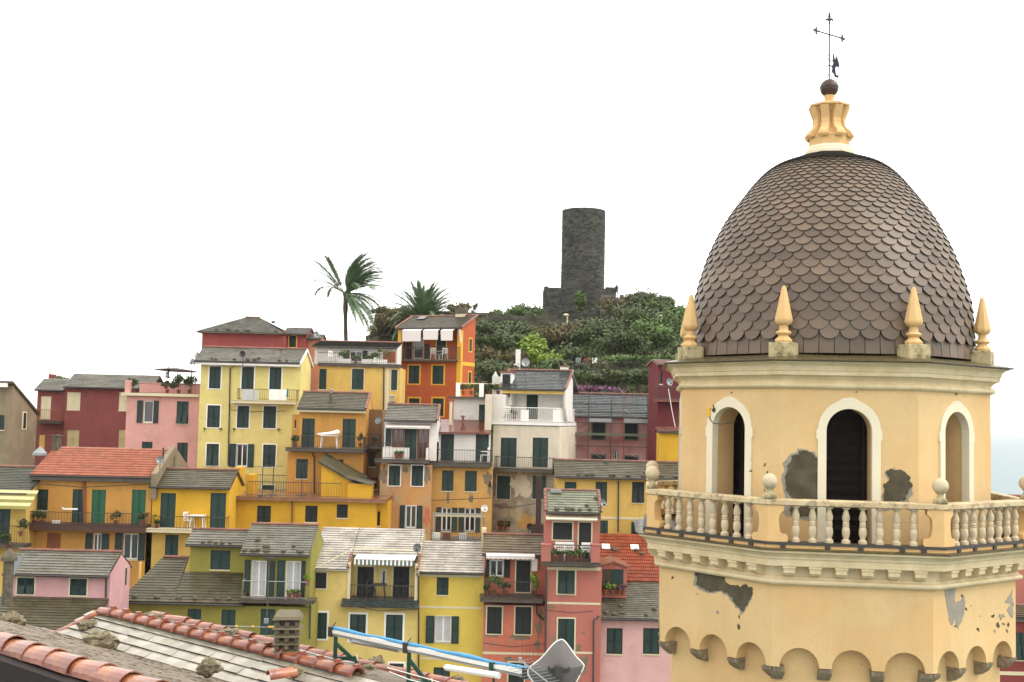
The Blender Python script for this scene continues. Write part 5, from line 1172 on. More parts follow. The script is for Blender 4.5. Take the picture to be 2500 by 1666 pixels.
# mauve pink house under scaffolding
h = House('mauve pink house behind scaffolding with a dark wet slate roof', 1500, 78)
h.sec(1387, 1020, 1608, 1150, s_pink, bottom=0, depth=5); h.win(1446, 1031, 1477, 1072, mat=m_black, sur=stucco('grey_sur', (130, 130, 112)), sw=.1); h.win(1526, 1034, 1556, 1073, mat=m_black, sur=bpy.data.materials['grey_sur'], sw=.1)
h.win(1446, 1112, 1476, 1150, mat=m_black, sur=bpy.data.materials['grey_sur']); h.win(1526, 1115, 1556, 1150, mat=m_black, sur=bpy.data.materials['grey_sur']); h.win(1499, 1101, 1507, 1123, 'g', mull=0, sur=bpy.data.materials['grey_sur'], sw=.05)
h.roof(1017, 963, tan=.6, ov=.35, mat=m_slated, xr=1500, ovr=.25); h.pipe([(1607, 1020), (1606, 1140)]); h.finish()
sx = [1386, 1438, 1493, 1524, 1581]; t = thing('scaffolding', 'rusty tube scaffolding in front of the mauve pink house', 'scaffolding', h.W(0, 0, 0), -h.th)
for row in (0, 1):
    off = .35 + row * .8
    for x in sx:
        u, zt = h.uz(x, 965 if x not in (1493,) else 976, off); _, zb_ = h.uz(x, 1150, off); m = MB(); m.tube([(u, -off, zb_ - 4), (u, -off, zt)], .03, 5); m.obj('pole', m_brown if x == 1524 else m_dark, t)
    for y in (1031, 1088, 1122, 985 + row * 20):
        (ua, za), (ub, zb_) = h.uz(1386, y, off), h.uz(1581, y + 4, off); m = MB(); m.tube([(ua, -off, za), (ub, -off, za)], .022, 5); m.obj('ledger', m_dark, t)
for x0, x1, y0, y1 in ((1438, 1493, 1022, 1031), (1524, 1581, 1023, 1033), (1386, 1581, 1058, 1064)):
    u0, u1, q0, q1 = h.rect(x0, y0, x1, y1, 1.15); m = MB(); m.box(u0, u1, -1.12, -.38, q0, q0 + .06); m.box(u0, u1, -1.18, -1.13, q0, q1); m.obj('plank', m_alu if y0 < 1040 else stucco('green_board', (120, 128, 104)), t)
for x0, y0, x1, y1 in ((1386, 1000, 1438, 1015), (1524, 1000, 1581, 1018), (1438, 1095, 1493, 1118), (1524, 1095, 1581, 1118), (1386, 1040, 1438, 1054)):
    m = MB(); (ua, za), (ub, zb_) = h.uz(x0, y0, 1.15), h.uz((x0 + x1) / 2, y1, 1.15); (uc, zc) = h.uz(x1, y0, 1.15); m.tube([(ua, -1.15, za), (ub, -1.15, zb_), (uc, -1.15, zc)], .014, 4); m.obj('brace', m_alu, t)

# yellow annex with red trim right, and long yellow house
h = House('small bright yellow gable wall with red trim beside the bell tower', 1640, 69)
h.sec(1609, 1053, 1700, 1110, s_yel, bottom=0, depth=3); h.roof(1054, 1044, tan=.3, ov=.15, mat=m_ridge, ridge=False); h.finish()
h = House('long corn yellow house with a brown slate roof left of the stone balls', 1480, 66)
h.sec(1357, 1172, 1700, 1320, s_yel2, bottom=0, depth=5)
for r in ((1378, 1177, 1407, 1229), (1454, 1177, 1482, 1230), (1465, 1271, 1484, 1320), (1541, 1275, 1560, 1322), (1590, 1180, 1616, 1230)): h.win(*r, mat=m_teal)
h.win(1543, 1177, 1573, 1228, mat=m_black, tilt=.25); h.roof(1166, 1126, tan=.42, ov=.4, mat=m_slateb, xr=1480, stones=12); h.pipe([(1510, 1175), (1509, 1300)]); h.band(1357, 1263, 1660, 1268, m_cream); h.finish()
u0, u1, q0, q1 = h.rect(1552, 1274, 1600, 1300, 1.6); m = MB()
for i in range(9): a = q0 + (q1 - q0) * i / 9; m.box(u0, u1 + 2, -1.6 + i * .12, -1.45 + i * .12, a, a + .05)
o = m.obj('striped_canopy', m_alu, label='grey striped canopy just left of the balustrade corner', cat='canopy', loc=h.W(0, 0, 0))

# white house with terrace, cream front
h = House('white and cream house with a slate roof, white railing and green double doors', 1280, 72, yaw=13)
h.sec(1197, 1040, 1363, 1150, s_crm, off=0, depth=6)
h.win(1222, 1069, 1261, 1141, mull=1, name='door', sill=False); h.win(1300, 1069, 1338, 1141, name='door', sill=False)
h.slab(1191, 1366, 1029, 1038, out=.12, mat=m_white, back=5.9); sl = h.sl; h.rail(1228, 1362, 996, mat=m_white, sp=.12); zfl = sl[4]
u0, u1, q0, q1 = h.rect(1200, 963, 1229, 1029, .1); m = MB(); m.box(u0, u1, -.1, 2.1, zfl, q1); m.obj('side_wall', s_wht, h.e)
for a, b in ((1272, 1290), (1350, 1366)): u0, u1, q0, q1 = h.rect(a, 1001, b, 1029, .1); m = MB(); m.box(u0, u1, -.12, .02, zfl, q1); m.obj('parapet_pier', m_white, h.e)
h.sec(1200, 952, 1386, 1040, s_wht, off=-2.2, depth=3.6, bottom=zfl); h.win(1285, 964, 1313, 1024, name='door', leaves=1, sill=False); h.roof(950, 905, tan=.5, ov=1.6, mat=m_slated, xr=1310, verge='lr', kind='gable', ovl=-.9); rf = h.rf
m = MB(); m.box(rf[0] + .1, rf[1] - .1, rf[2] + .05, rf[2] + .35, rf[3] - .3, rf[3] - .12); m.obj('awning', s_ochre, h.e)
m = MB(); m.extr([(rf[1] - .16, rf[2] + .1, rf[3] - .12), (rf[1] - .16, rf[4], rf[5] - .2), (rf[1] - .16, 2.2, zfl), (rf[1] - .16, rf[2] + 1.2, zfl), (rf[1] - .16, rf[2] + .5, rf[3] - 1.2)], (.12, 0, 0)); m.obj('gable_wing', s_wht, h.e)
h.chimney(1367, 896, 1384, 909, y=rf[4], mat=m_white); u0, u1, q0, q1 = h.rect(1222, 911, 1250, 970, -1.2); m = MB(); m.box(u0, u1, 1.2, 1.9, q0 - .5, q1); cho = m.obj('chimney', m_white, h.e); m = MB(); m.box(u0 + .12, u1 - .12, 1.17, 1.2, q0, q1 - .08); m.obj('chimney_hatch', m_black, cho); m = MB(); m.box(u0 - .08, u1 + .08, 1.1, 2.0, q1 + .002, q1 + .12); m.obj('chimney_cap', m_ridge, cho)
h.cur = h.secs[0]; h.slab(1203, 1352, 1146, 1153, out=.9, mat=m_darkslab); h.rail(1208, 1348, 1117, mat=m_dark)
h.sec(1200, 1153, 1363, 1320, s_grey, off=0, bottom=0, depth=6); h.win(1213, 1162, 1246, 1219, sur=m_cream, sw=.04, mat=m_teal); h.win(1300, 1162, 1333, 1219, mat=m_teal)
h.win(1213, 1272, 1246, 1288, 'g', fr=m_brown); [h.blot(*q_, mat=mm) for q_, mm in (((1272, 1190, 40, 60), s_crm), ((1225, 1236, 40, 14), m_bareh), ((1285, 1275, 40, 40), s_peach), ((1205, 1190, 10, 60), m_bareh))]; h.secs[0]['x0'] = h.secs[2]['x0']; h.secs[0]['x1'] = h.secs[2]['x1']; h.finish()
dish(1283, 886, 74, 11, 'pale satellite dish behind the white house roof ridge', 0, mast=.9); u, z = h.uz(1240, 1028, -.3); chair(h.W(u, .4, zfl), R(20), 'white chair behind the white railing on the upper terrace')
planter(h, 1255, 1028, -.4, .5, .5, 'small green pot plant behind the white railing')
m = MB(); x_ = at(1315, 1228, 66.5); m.box(-.15, .15, -.15, .15, -2.8, 1.5); m.box(-.4, .4, -.3, .3, -2.8, -1.2); m.obj('metal_flue', M('flue_metal', lin((70, 46, 40), .7), .6, var=.2), label='tall dark brown flue pipe in front of the grey rendered wall', cat='flue', loc=x_)
u, z = h.uz(1210, 1300, .8); 
for i, (x, lb) in enumerate(((1222, 'red flower pot on the ledge below the grey wall'), (1234, 'orange flower pot on the ledge below the grey wall'))): planter(h, x, 1296, .5, .35, .3, lb, mat=(m_pot, m_leafy)[i], n=120)

# white house with the red brown terrace and peach front
h = House('peach ochre house with white balcony storey and red tiled terrace', 1125, 70)
h.sec(1053, 1142, 1201, 1310, s_peach, bottom=0, depth=6); h.win(1079, 1149, 1107, 1199, mat=m_green); h.win(1135, 1150, 1164, 1200); h.win(1065, 1240, 1116, 1297, 'o', inner=(1078, 1102)); h.win(1120, 1241, 1172, 1298, 'o', inner=(1134, 1160))
[h.blot(*q_) for q_ in ((1190, 1168, 22, 34), (1196, 1195, 10, 30), (1094, 1215, 8, 26), (1150, 1218, 10, 22))]; lo = h.cur; h.slab(1047, 1199, 1130, 1141, out=.5, mat=m_darkslab, back=1.3); h.rail(1052, 1197, 1099, mat=m_dark, sp=.16)
h.sec(1072, 1056, 1197, 1132, s_wht, off=-1.3, depth=3.5); h.win(1076, 1060, 1108, 1129, name='door', sill=False); h.win(1161, 1060, 1193, 1130, name='door', sill=False)
u0, u1, q0, q1 = h.rect(1047, 1067, 1070, 1131, .3); m = MB(); m.box(u0, u1, -.3, .2, q0, q1); m.box(u1 - .1, u1, -.3, 1.3, q0, q1 - .3); m.obj('screen_wall', s_wht, h.e)
# sloping red floor seen above
u0, u1, q0, q1 = h.rect(1062, 1052, 1198, 1056, -1.0); m = MB(); m.extr([(u0, .9, q0), (u0, 3.9, q0 + .75), (u0, 3.9, q0 + .65), (u0, .9, q0 - .1)], (u1 - u0, 0, 0)); m.obj('terrace_roof', m_redfloor, h.e)
h.sec(1107, 974, 1186, 1045, s_wht, off=-3.9, depth=4, bottom=h.uz(1140, 1060, -3.9)[1]); h.win(1169, 988, 1184, 1028, leaves=1, tilt=.2)
h.band(1093, 969, 1188, 974, m_darkslab, out=.4, name='terrace_slab')
u0, u1, q0, q1 = h.rect(1184, 963, 1200, 1050, -1.6); m = MB(); m.box(u0, u1, 1.6, 5, q0, q1); m.obj('cream_pier', s_crm, h.e)
h.chimney(1097, 983, 1104, 1037, y=2.6, mat=m_cream, cap=m_alu, dpt=.18, capw=.02, foot=.2); h.chimney(1127, 1018, 1133, 1036, y=3.0, mat=m_ridge, cap=m_ridge, dpt=.2, foot=.2); h.cur = lo; h.pipe([(1050, 1140), (1050, 1295)], mat=m_cream); h.finish()
for a, b, lb in ((1113, 1123, 'white terrace pier left of the planted boxes'), (1170, 1181, 'white terrace pier between the planted boxes'), (1229, 1238, 'white terrace pier right of the planted boxes')):
    u0, u1, q0, q1 = h.rect(a, 936, b, 966, -4.2); m = MB(); m.box(u0 - (u0 + u1) / 2, (u1 - u0) / 2, 0, .3, 0, q1 - q0 + .2); m.obj('terrace_pier', m_white, label=lb, cat='pier', loc=h.W((u0 + u1) / 2, 4.2, q0 - .2))
p = h.W(h.uz(1113, 936, -4.3)[0], 4.4, h.uz(1170, 937, -4.3)[1]); q_ = h.W(h.uz(1236, 936, -4.3)[0], 4.4, 0); m = MB(); m.tube([(0, 0, 0), (q_.x - p.x, 0, 0)], .025, 5); m.obj('handrail', m_cream, label='pale handrail over the planted terrace piers', cat='railing', loc=p)
for x, w_, hh, mt, lb in ((1130, .5, .5, m_leafb, 'brownish plant beside the terracotta jar on the upper terrace'), (1150, .9, .55, m_leaf, 'trailing green plants between the white terrace piers'), (1195, .9, .6, m_leafd, 'dark trailing plants right of the middle terrace pier'), (1216, .6, .5, m_leaf, 'green plants left of the right terrace pier')): planter(h, x, 965, -4.6, w_, hh, lb, mat=mt, n=300)
u, z = h.uz(1183, 1132, .2); chair(h.W(u, .1, h.sl[4]), R(-100), 'white plastic chair at the right end of the white balcony')

# stained orange house with awning and wooden windows
h = House('stained orange house with pink awning, wooden windows and grey slate roof', 990, 69)
h.sec(926, 1135, 1052, 1310, s_orl, bottom=0, depth=6); h.win(949, 1137, 977, 1186, sur=m_white, sw=.06); h.win(1005, 1137, 1033, 1187, sur=m_white, sw=.06); h.win(976, 1235, 1031, 1289, 'o', inner=(990, 1016), sur=m_white, sw=.03)
[h.blot(*q_, mat=mm) for q_, mm in (((936, 1160, 18, 40), m_bareh), ((1042, 1160, 16, 50), m_bareh), ((990, 1205, 60, 22), s_orl), ((940, 1265, 16, 60), s_salm), ((1042, 1262, 16, 50), s_salm), ((990, 1146, 14, 16), m_bareh))]; lo = h.cur; h.slab(914, 1047, 1123, 1131, out=.8, mat=m_darkslab); sl = h.sl; h.rail(933, 1040, 1084, sp=.2)
u0, u1, q0, q1 = h.rect(934, 1093, 999, 1122, .7); m = MB(); m.box(u0, u1, -.68, -.58, sl[4], q1); m.obj('parapet', s_wht, h.e); u2 = h.uz(1040, 1100, .7)[0]; m = MB(); m.box(u2, u2 + .08, -.7, .3, sl[4], q1); m.obj('parapet_end', s_wht, h.e)
h.sec(938, 1030, 1066, 1124, s_wht, off=-.25, depth=5.5); h.win(941, 1046, 956, 1090, 'c', leaves=1, sill=False); h.win(958, 1047, 986, 1092, 'g', fr=m_brown, sur=m_brown, sw=.03); h.win(987, 1046, 1017, 1122, 'c', leaves=2, name='door', sill=False); h.win(1019, 1048, 1046, 1120, 'g', fr=m_brown, sur=m_brown, sw=.03, name='glass_door', sill=False)
h.roof(1027, 989, tan=.5, ov=.35, mat=m_slate, xr=1020, verge='r', ovl=.0, ovr=.02); rf = h.rf; h.awning(942, 1050, 1035, 1047, out=.6, drop=.1, mat=stucco('pink_white_cloth', (238, 222, 214)), scallop=False)
u0, u1, q0, q1 = h.rect(949, 967, 964, 1000, -2.2); m = MB(); m.box(u0, u1, 2.2, 2.7, q0 - .3, q1 - .35); cho = m.obj('chimney', m_rock, h.e)
for s_ in (.1, .26): m = MB(); m.tube([(u0 + s_, 2.4, q1 - .36), (u0 + s_, 2.4, q1 - .1)], .05, 8); m.blob((u0 + s_, 2.4, q1 - .03), .09, .09, .08, 8, 4, 0); m.obj('flue_cowl', m_alu, cho)
h.finish(); dish(926, 1028, 69.5, 8.5, 'grey satellite dish left of the pink awning', -20, mast=.6)
for x, lb in ((968, 'left small pot plant on the stained orange balcony'), (979, 'right small pot plant on the stained orange balcony')): planter(h, x, 1120, .78, .3, .25, lb, n=120)

# amber house with the balcony and white table
h = House('amber house with balcony and a small chimney right of the lemon house', 800, 70)
h.sec(700, 1105, 886, 1230, s_orange2, bottom=0, depth=6); h.win(723, 1121, 751, 1169, mat=m_teal); h.win(826, 1122, 838, 1160, mat=m_teal); lo = h.cur
h.slab(697, 889, 1096, 1104, out=.75, back=.7); sl = h.sl; h.rail(714, 887, 1066, sp=.13)
h.sec(729, 1002, 893, 1100, s_orange2, off=-.6, depth=6); h.win(737, 1022, 768, 1094, name='door', mat=m_green, sill=False); h.win(836, 1023, 868, 1094, name='door', sill=False); h.roof(998, 959, tan=.5, ov=.45, ovl=.05, ovr=.0, mat=m_slateb, xr=830, verge='r'); rf = h.rf
m = MB(); m.box(rf[0], rf[1], rf[2] + .02, rf[2] + .15, rf[3] - .24, rf[3] - .09); m.obj('eave_board', m_cream, h.e)
h.sec(712, 1012, 729, 1100, s_orange2, off=-.9, depth=5); h.win(719, 1025, 723, 1046, leaves=1)
u0, u1, q0, q1 = h.rect(803, 960, 811, 990, -.6); m = MB(); m.box(u0, u1, .6, .85, q0 - .2, q1); m.blob((u0 + .12, .6, q0 - .05), .35, .25, .13, 8, 4); cho = m.obj('chimney', m_rock, h.e); m = MB(); m.tube([(u0 + .1, .7, q1), (u0 + .1, .7, q1 + .12)], .05, 8); m.blob((u0 + .1, .7, q1 + .2), .1, .1, .1, 8, 4, 0); m.obj('flue_cowl', m_alu, cho)
h.cur = lo; h.pipe([(762, 1106), (767, 1115), (767, 1215)]); h.finish()
u, z = h.uz(803, 1094, .3); table(h.W(u, -.25, sl[4]), 0, 'white garden table on the amber house balcony', 1.05, .6)
m = MB(); m.tube([(-.7, 0, .8), (.6, 0, .95)], [.05, .1], 7); m.tube([(-.4, .05, .78), (.5, 0, 1.05)], [.03, .07], 6); m.obj('folded_parasol', m_white, label='white folded parasol lying on the white balcony table', cat='parasol', loc=h.W(u, -.25, sl[4]))
planter(h, 720, 1093, .3, .4, .5, 'dark plant at the left end of the amber balcony', mat=m_leafd); planter(h, 880, 1093, .3, .35, .7, 'dark plant at the right end of the amber balcony', mat=m_leafd)
# alley balcony in shadow
h = House('dark alley house squeezed between the amber and stained orange houses', 908, 72); h.sec(880, 1000, 930, 1230, stucco('alley_brown', (150, 112, 70), streak=.6), bottom=0, depth=5); h.win(900, 1105, 917, 1140, mat=m_black); h.win(905, 1165, 922, 1195, 'g', fr=m_brown); h.slab(890, 928, 1090, 1096, out=1); h.rail(892, 926, 1060)
for x in (893, 899): h.pipe([(x, 1010), (x, 1190)], mat=m_brown)
h.finish(); planter(h, 915, 1089, .7, .4, .4, 'dark pot plant on the little alley balcony', mat=m_leafd)

# saffron house with flat terrace
h = House('saffron yellow house with a wet brown roof terrace', 735, 66)
h.sec(556, 1222, 916, 1350, s_yel, bottom=0, depth=6); h.win(627, 1235, 661, 1290, mat=m_black); h.win(745, 1235, 775, 1275, mat=m_black); h.win(822, 1232, 849, 1265, mat=m_black)
h.slab(553, 942, 1217, 1222, out=.35, mat=m_floor, back=5.5); sl = h.sl; h.rail(605, 835, 1178, sp=.14, inset=.15, sides=False); m = MB(); m.box(sl[0], sl[1], sl[2] - .05, sl[2] + .05, sl[4] - .2, sl[4] - .05); m.obj('eave_board', m_floor, h.e)
h.rail(600, 700, 1160, sp=.14, y=4.8, sides=False); h.pipe([(713, 1224), (713, 1330)], mat=m_brown)
zf = sl[4]; u0 = h.uz(573, 1180, -1)[0]; u1 = h.uz(588, 1180, -1)[0]; z_ = h.uz(580, 1141, -1)[1]; m = MB(); m.box(u0, u1, .8, 2.0, zf, z_); m.box(u1 + .02, u1 + .45, 2.2, 3.4, zf, h.uz(595, 1158, -2.5)[1]); m.box(u0 - .25, u0 - .01, .6, .9, zf, z_ - .9); m.obj('chimney_wall', s_yel, h.e)
# stair huts
a, _ = h.uz(785, 1150, -1.2); b, zt2 = h.uz(838, 1172, -1.2); _, zt1 = h.uz(785, 1132, -1.2)
m = MB(); m.extr([(a, 1.2, zf), (b + .9, 1.2, zf), (b + .9, 1.2, zt2 - .35), (a, 1.2, zt1)], (0, 2.2, 0)); c_, zt3 = h.uz(903, 1180, -.9); m.box(b + .3, c_, .9, 3.0, zf, zt3 - .05); m.obj('stair_hut', s_yel, h.e)
m = MB(); m.extr([(a - .15, 1.0, zt1 + .12), (b + 1.1, 1.0, zt2 - .32), (b + 1.1, 1.0, zt2 - .42), (a - .15, 1.0, zt1 + .02)], (0, 2.6, 0)); ho = m.obj('hut_roof', m_slateb, h.e); m = MB(); slates(m, (a - .2, .95, zt1 + .12), (a - .2, 3.6, zt1 + .5), (b + 1.1, 3.6, zt2 + .1), (b + 1.1, .95, zt2 - .32), course=.24); m.obj('slates', [m_slateb, m_edge], ho, kind='stuff')
m = MB(); m.extr([(b + .2, .7, zt3 + .35), (c_ + .1, .7, zt3 - .02), (c_ + .1, .7, zt3 - .1), (b + .2, .7, zt3 + .27)], (0, 2.5, 0)); m.obj('hut_roof', m_slate, h.e)
h.sec(916, 1225, 946, 1350, s_yel, off=-.9, bottom=0, depth=4); h.win(914, 1249, 927, 1284, leaves=1, mat=m_black, off=-.85) if False else h.win(917, 1249, 928, 1284, leaves=1, mat=m_black); h.finish()
for i, (x, yt, lb) in enumerate(((641, 1140, 'left pole of the washing lines on the saffron terrace'), (668, 1138, 'middle pole of the washing lines on the saffron terrace'), (739, 1132, 'right pole of the washing lines on the saffron terrace'))):
    u, zt = h.uz(x, yt, -1 if i else 0); m = MB(); m.tube([(0, 0, 0), (0, 0, zt - zf)], .025, 5); m.tube([(-.5, 0, zt - zf), (.5, 0, zt - zf)], .012, 4); m.lathe([(.25, 0), (.22, .05), (.03, .07)], 10); m.obj('washing_pole', m_dark, label=lb, cat='pole', loc=h.W(u, 1 if i else .1, zf))

# yellow house left of the saffron one
h = House('golden yellow house with blue green doors and a brown slate roof', 465, 64)
h.sec(371, 1194, 558, 1300, s_yel, off=0, depth=5); h.win(391, 1204, 428, 1291, mat=m_teal, name='door', sill=False); h.win(513, 1204, 551, 1292, mat=m_teal, name='door', sill=False); h.roof(1190, 1147, tan=.5, ov=.3, mat=m_slateb, xr=490)
lo = h.cur; h.slab(354, 556, 1294, 1302, out=.8, mat=m_darkslab if False else m_cream); sl = h.sl; h.rail(372, 553, 1262, sp=.16); h.sec(355, 1302, 558, 1400, s_yel2, off=.0, bottom=0, depth=5); h.win(403, 1306, 435, 1361, mat=m_teal); h.finish()
u, z = h.uz(481, 1292, .4); table(h.W(u, -.35, sl[4]), 0, 'white plastic table on the golden yellow balcony', .8, .6); u, z = h.uz(459, 1292, .4); chair(h.W(u, -.3, sl[4]), R(70), 'white tilted chair left of the table on the golden yellow balcony')
planter(h, 383, 1293, .5, .5, .35, 'dark plant at the left of the golden yellow balcony', mat=m_leafd)

# orange house with red tiled roof
h = House('orange house under a red tiled roof at the left with green doors', 220, 64)
h.sec(76, 1170, 369, 1300, s_orange2, bottom=None, depth=6); h.cur['z0'] = h.uz(200, 1297)[1]
h.win(86, 1195, 117, 1246); h.win(176, 1195, 208, 1288, name='door', sill=False); h.win(223, 1196, 257, 1289, mat=m_green2, name='door', sill=False); h.win(321, 1196, 355, 1289, mat=m_green2, name='door', sill=False)
h.roof(1163, 1094, tan=.42, ov=.35, mat=m_tile, xr=280, ovl=.0, ovr=.02, ridge=False); rf = h.rf
m = MB(); m.box(rf[0], rf[1], rf[2] + .0, rf[2] + .2, rf[3] - .3, rf[3] - .1); m.obj('eave_board', m_darkslab, h.e)
m = MB(); x_ = rf[1]; m.extr([(x_ + .01, rf[2], rf[3] + .16), (x_ + .01, rf[4], rf[5] + .16), (x_ + .01, rf[4], rf[5] - .3), (x_ + .01, rf[2] + .1, rf[3] - 1.2), (x_ + .01, rf[2], rf[3] - 1.2)], (.3, 0, 0)); m.extr([(x_ + .01, rf[4], rf[5] + .155), (x_ + .01, 2 * rf[4] - rf[2], rf[3] + .15), (x_ + .01, 2 * rf[4] - rf[2], rf[3] - 2), (x_ + .01, rf[4], rf[3] - 2)], (.3, 0, 0)); m.extr([(x_ + .012, rf[2] + .2, rf[3] - 1), (x_ + .012, rf[4], rf[5] - .2), (x_ + .012, 2 * rf[4] - rf[2], rf[3] - 1)], (.25, 0, 0)); m.obj('gable_parapet', s_sand, h.e)
h.band(210, 1168, 369, 1280, s_yel2, out=.012, name='paler_paint') if False else None
h.slab(57, 355, 1282, 1297, out=.9, mat=M('dark_brown_beam', lin((84, 56, 46), .8), .6, var=.2)); sl = h.sl; h.rail(60, 353, 1252, sp=.16)
h.sec(60, 1297, 369, 1420, s_orange2, bottom=0, depth=5); h.win(114, 1302, 148, 1350, mat=m_brown); h.win(209, 1303, 266, 1350, 'o', inner=(227, 247)); h.win(281, 1303, 354, 1366, 'o', inner=(300, 337))
h.pipe([(205, 1170), (207, 1280)], mat=m_brown, off=0, rad=.08); h.chimney(127, 1066, 140, 1110, y=2.4, mat=m_rock, cap=m_darkslab, foot=.5); h.finish()
p = at(398, 1118, 65); m = MB(); m.tube([(0, 0, -.3), (0, 0, .55)], .05, 6); m.obj('vent_pipe', m_dark, label='short dark vent pipe on the red tiled roof', cat='pipe', loc=p)
dish(391, 1125, 63.4, 10, 'pale satellite dish at the right end of the red tiled roof', 15, mast=.5)
p = at(97, 1112, 62); m = MB(); m.lathe([(.36, 0), (.36, .12), (.02, .46)], 4, rot=R(30)); m.obj('pyramid_lantern', m_alu, label='grey pyramid skylight left of the red tiled roof', cat='skylight', loc=p)
for x, lb, mt in ((82, 'climbing plant at the left end of the orange balcony', m_leaf), (102, 'small plants beside the left window on the orange balcony', m_leafd), (283, 'bare brownish plant between the bright green doors', m_leafb), (345, 'dark plant by the right bright green door', m_leafd)): planter(h, x, 1283, .5, .6, .6, lb, mat=mt, n=200)
p = at(0, 1283, 63); u, z = h.uz(172, 1243, .95); m = MB(); m.box(-.38, .38, -.03, .03, -.04, .04); m.tube([(-.38, 0, 0), (-.46, 0, .07)], .03, 5); m.obj('rolled_mat', m_white, label='white roll resting on the orange balcony rail', cat='roll', loc=h.W(u, -.95, z))
u, z = h.uz(137, 1279, .6); m = MB(); m.box(-.18, .18, -.1, .1, 0, .14); m.obj('white_box', m_white, label='small white box on the orange balcony floor', cat='box', loc=h.W(u, -.6, sl[4])); 

# far left yellow house with striped awning
h = House('yellow house with dark slate roof and a yellow striped awning at the left edge', 30, 62.6)
h.sec(-60, 1215, 60, 1420, s_yel2, bottom=0, depth=4.5); h.win(-14, 1243, 24, 1330, mat=m_teal); h.roof(1206, 1140, tan=.4, ov=.3, mat=M('dark_olive_slate', lin((84, 84, 66), .62), .5, var=.2, rndvar=.2, bump=.3), xr=30); st_ = stucco('yellow_stripe', (224, 212, 146)); 
a, b, q0, q1 = h.rect(-40, 1205, 72, 1242, 1.2); m = MB()
for i in range(6):
    m.mi = i % 2; y0_, y1_ = -.05 - i * .22, -.05 - (i + 1) * .22; zt = q1 + .1; z0_, z1_ = zt - (zt - q0) * i / 6, zt - (zt - q0) * (i + 1) / 6; m.quad((a, y1_, z1_), (b, y1_, z1_), (b, y0_, z0_), (a, y0_, z0_))
m.obj('awning', [st_, stucco('olive_stripe', (140, 132, 60))], h.e); h.slab(-60, 60, 1330, 1338, out=.9); h.rail(-60, 55, 1284); h.finish()
for x, y, lb in ((50, 1296, 'tangled plants at the corner of the striped awning house'), (18, 1330, 'dark plants on the lower balcony at the left edge')): planter(h, x, y + 14, .95, .8, .8, lb, mat=m_leafd, n=300)

# olive green house in two volumes
m_olv = m_slateb
h = House('olive green house with stone weighted slate roofs and a glazed balcony', 540, 56)
h.sec(306, 1478, 758, 1640, s_olive, bottom=0, depth=5.5)
for r in ((457, 1487, 490, 1560), (540, 1489, 574, 1560), (636, 1487, 671, 1551)): h.win(*r, mat=m_teal, sill=False)
lo = h.cur; h.pipe([(757, 1470), (756, 1560)])
h.sec(462, 1332, 595, 1470, s_olive, off=-1.6, depth=4.5, bottom=h.uz(540, 1470)[1]); h.win(514, 1344, 562, 1391, mat=m_teal); h.roof(1331, 1294, tan=.5, ov=.3, mat=m_slate, stones=6, xr=535, ovl=.15)
h.sec(594, 1356, 757, 1466, s_olive, off=-.35, depth=4); h.win(597, 1369, 671, 1458, 'o', inner=(612, 650), name='glass_door', curtain=True, sill=False); h.win(677, 1370, 745, 1458, 'o', inner=(696, 734), name='glass_door', curtain=True, sill=False); h.roof(1354, 1281, tan=.5, ov=.45, mat=m_slate, stones=12, xr=690, ovl=.1, ovr=.0)
h.cur = lo; h.slab(585, 766, 1466, 1474, out=.6, back=.3, mat=m_darkslab); sl = h.sl; h.rail(592, 750, 1420, mat=m_alu, sp=.5)
# lower lean-to slate roofs in front of the upper volume
u0, u1, q0, _ = h.rect(290, 1466, 594, 1474, .4); z_e = h.uz(440, 1472, .4)[1]; ul = h.uz(398, 1361, -2.4)[0]; um = h.uz(462, 1364, -2.4)[0]; zt_ = h.uz(430, 1362, -2.4)[1]; zu = h.uz(530, 1398, -1.58)[1]
m = MB(); m.poly([(u0, -.4, z_e), (u1, -.4, z_e), (u1, 1.58, zu), (um, 1.58, zu), (um, 2.4, zt_), (ul, 2.4, zt_)]); m.poly([(u0, -.4, z_e - .09), (u1, -.4, z_e - .09), (u1, -.4, z_e), (u0, -.4, z_e)]); lr = m.obj('lower_roof', m_slateb, h.e)
m = MB(); slates(m, (u0, -.42, z_e + .02), (um, -.42, z_e + .02), (um + .0, 2.4, zt_ + .01), (ul, 2.4, zt_ + .01)); slates(m, (um, -.42, z_e + .02), (u1, -.42, z_e + .02), (u1, 1.58, zu + .01), (um, 1.58, zu + .01)); m.obj('slates', [m_slateb, m_edge], lr, kind='stuff'); m = MB(); caps(m, (ul, 2.4, zt_ + .05), (um, 2.4, zt_ + .05)); m.obj('ridge_caps', m_ridge, lr, kind='stuff')
for x in (330, 383, 437, 476, 530, 560): uu = h.uz(x, 1463, .2)[0]; place('roof_stone', STONE, lr, (uu, -.2, z_e + .2), (0, 0, x))
m = MB(); m.tube([(u0, -.45, z_e - .06), (u1, -.45, z_e - .06)], .05, 6); m.obj('gutter', m_dark, h.e); h.finish()
for i, (x, mt, lb) in enumerate(((706, m_leafy, 'lime pot plant on the olive balcony, leftmost of the row'), (719, m_leafb, 'brown pot plant in the row on the olive balcony'), (729, m_leaf, 'green pot plant on the olive balcony, rightmost of the row'))): planter(h, x, 1463, .45, .3, .25, lb, mat=mt, n=110)
u, z = h.uz(750, 1424, .3); plant(h.W(u, -.4, z - .1), .3, .3, 'lime plant hanging at the right post of the olive balcony', mat=m_leafy, n=110)
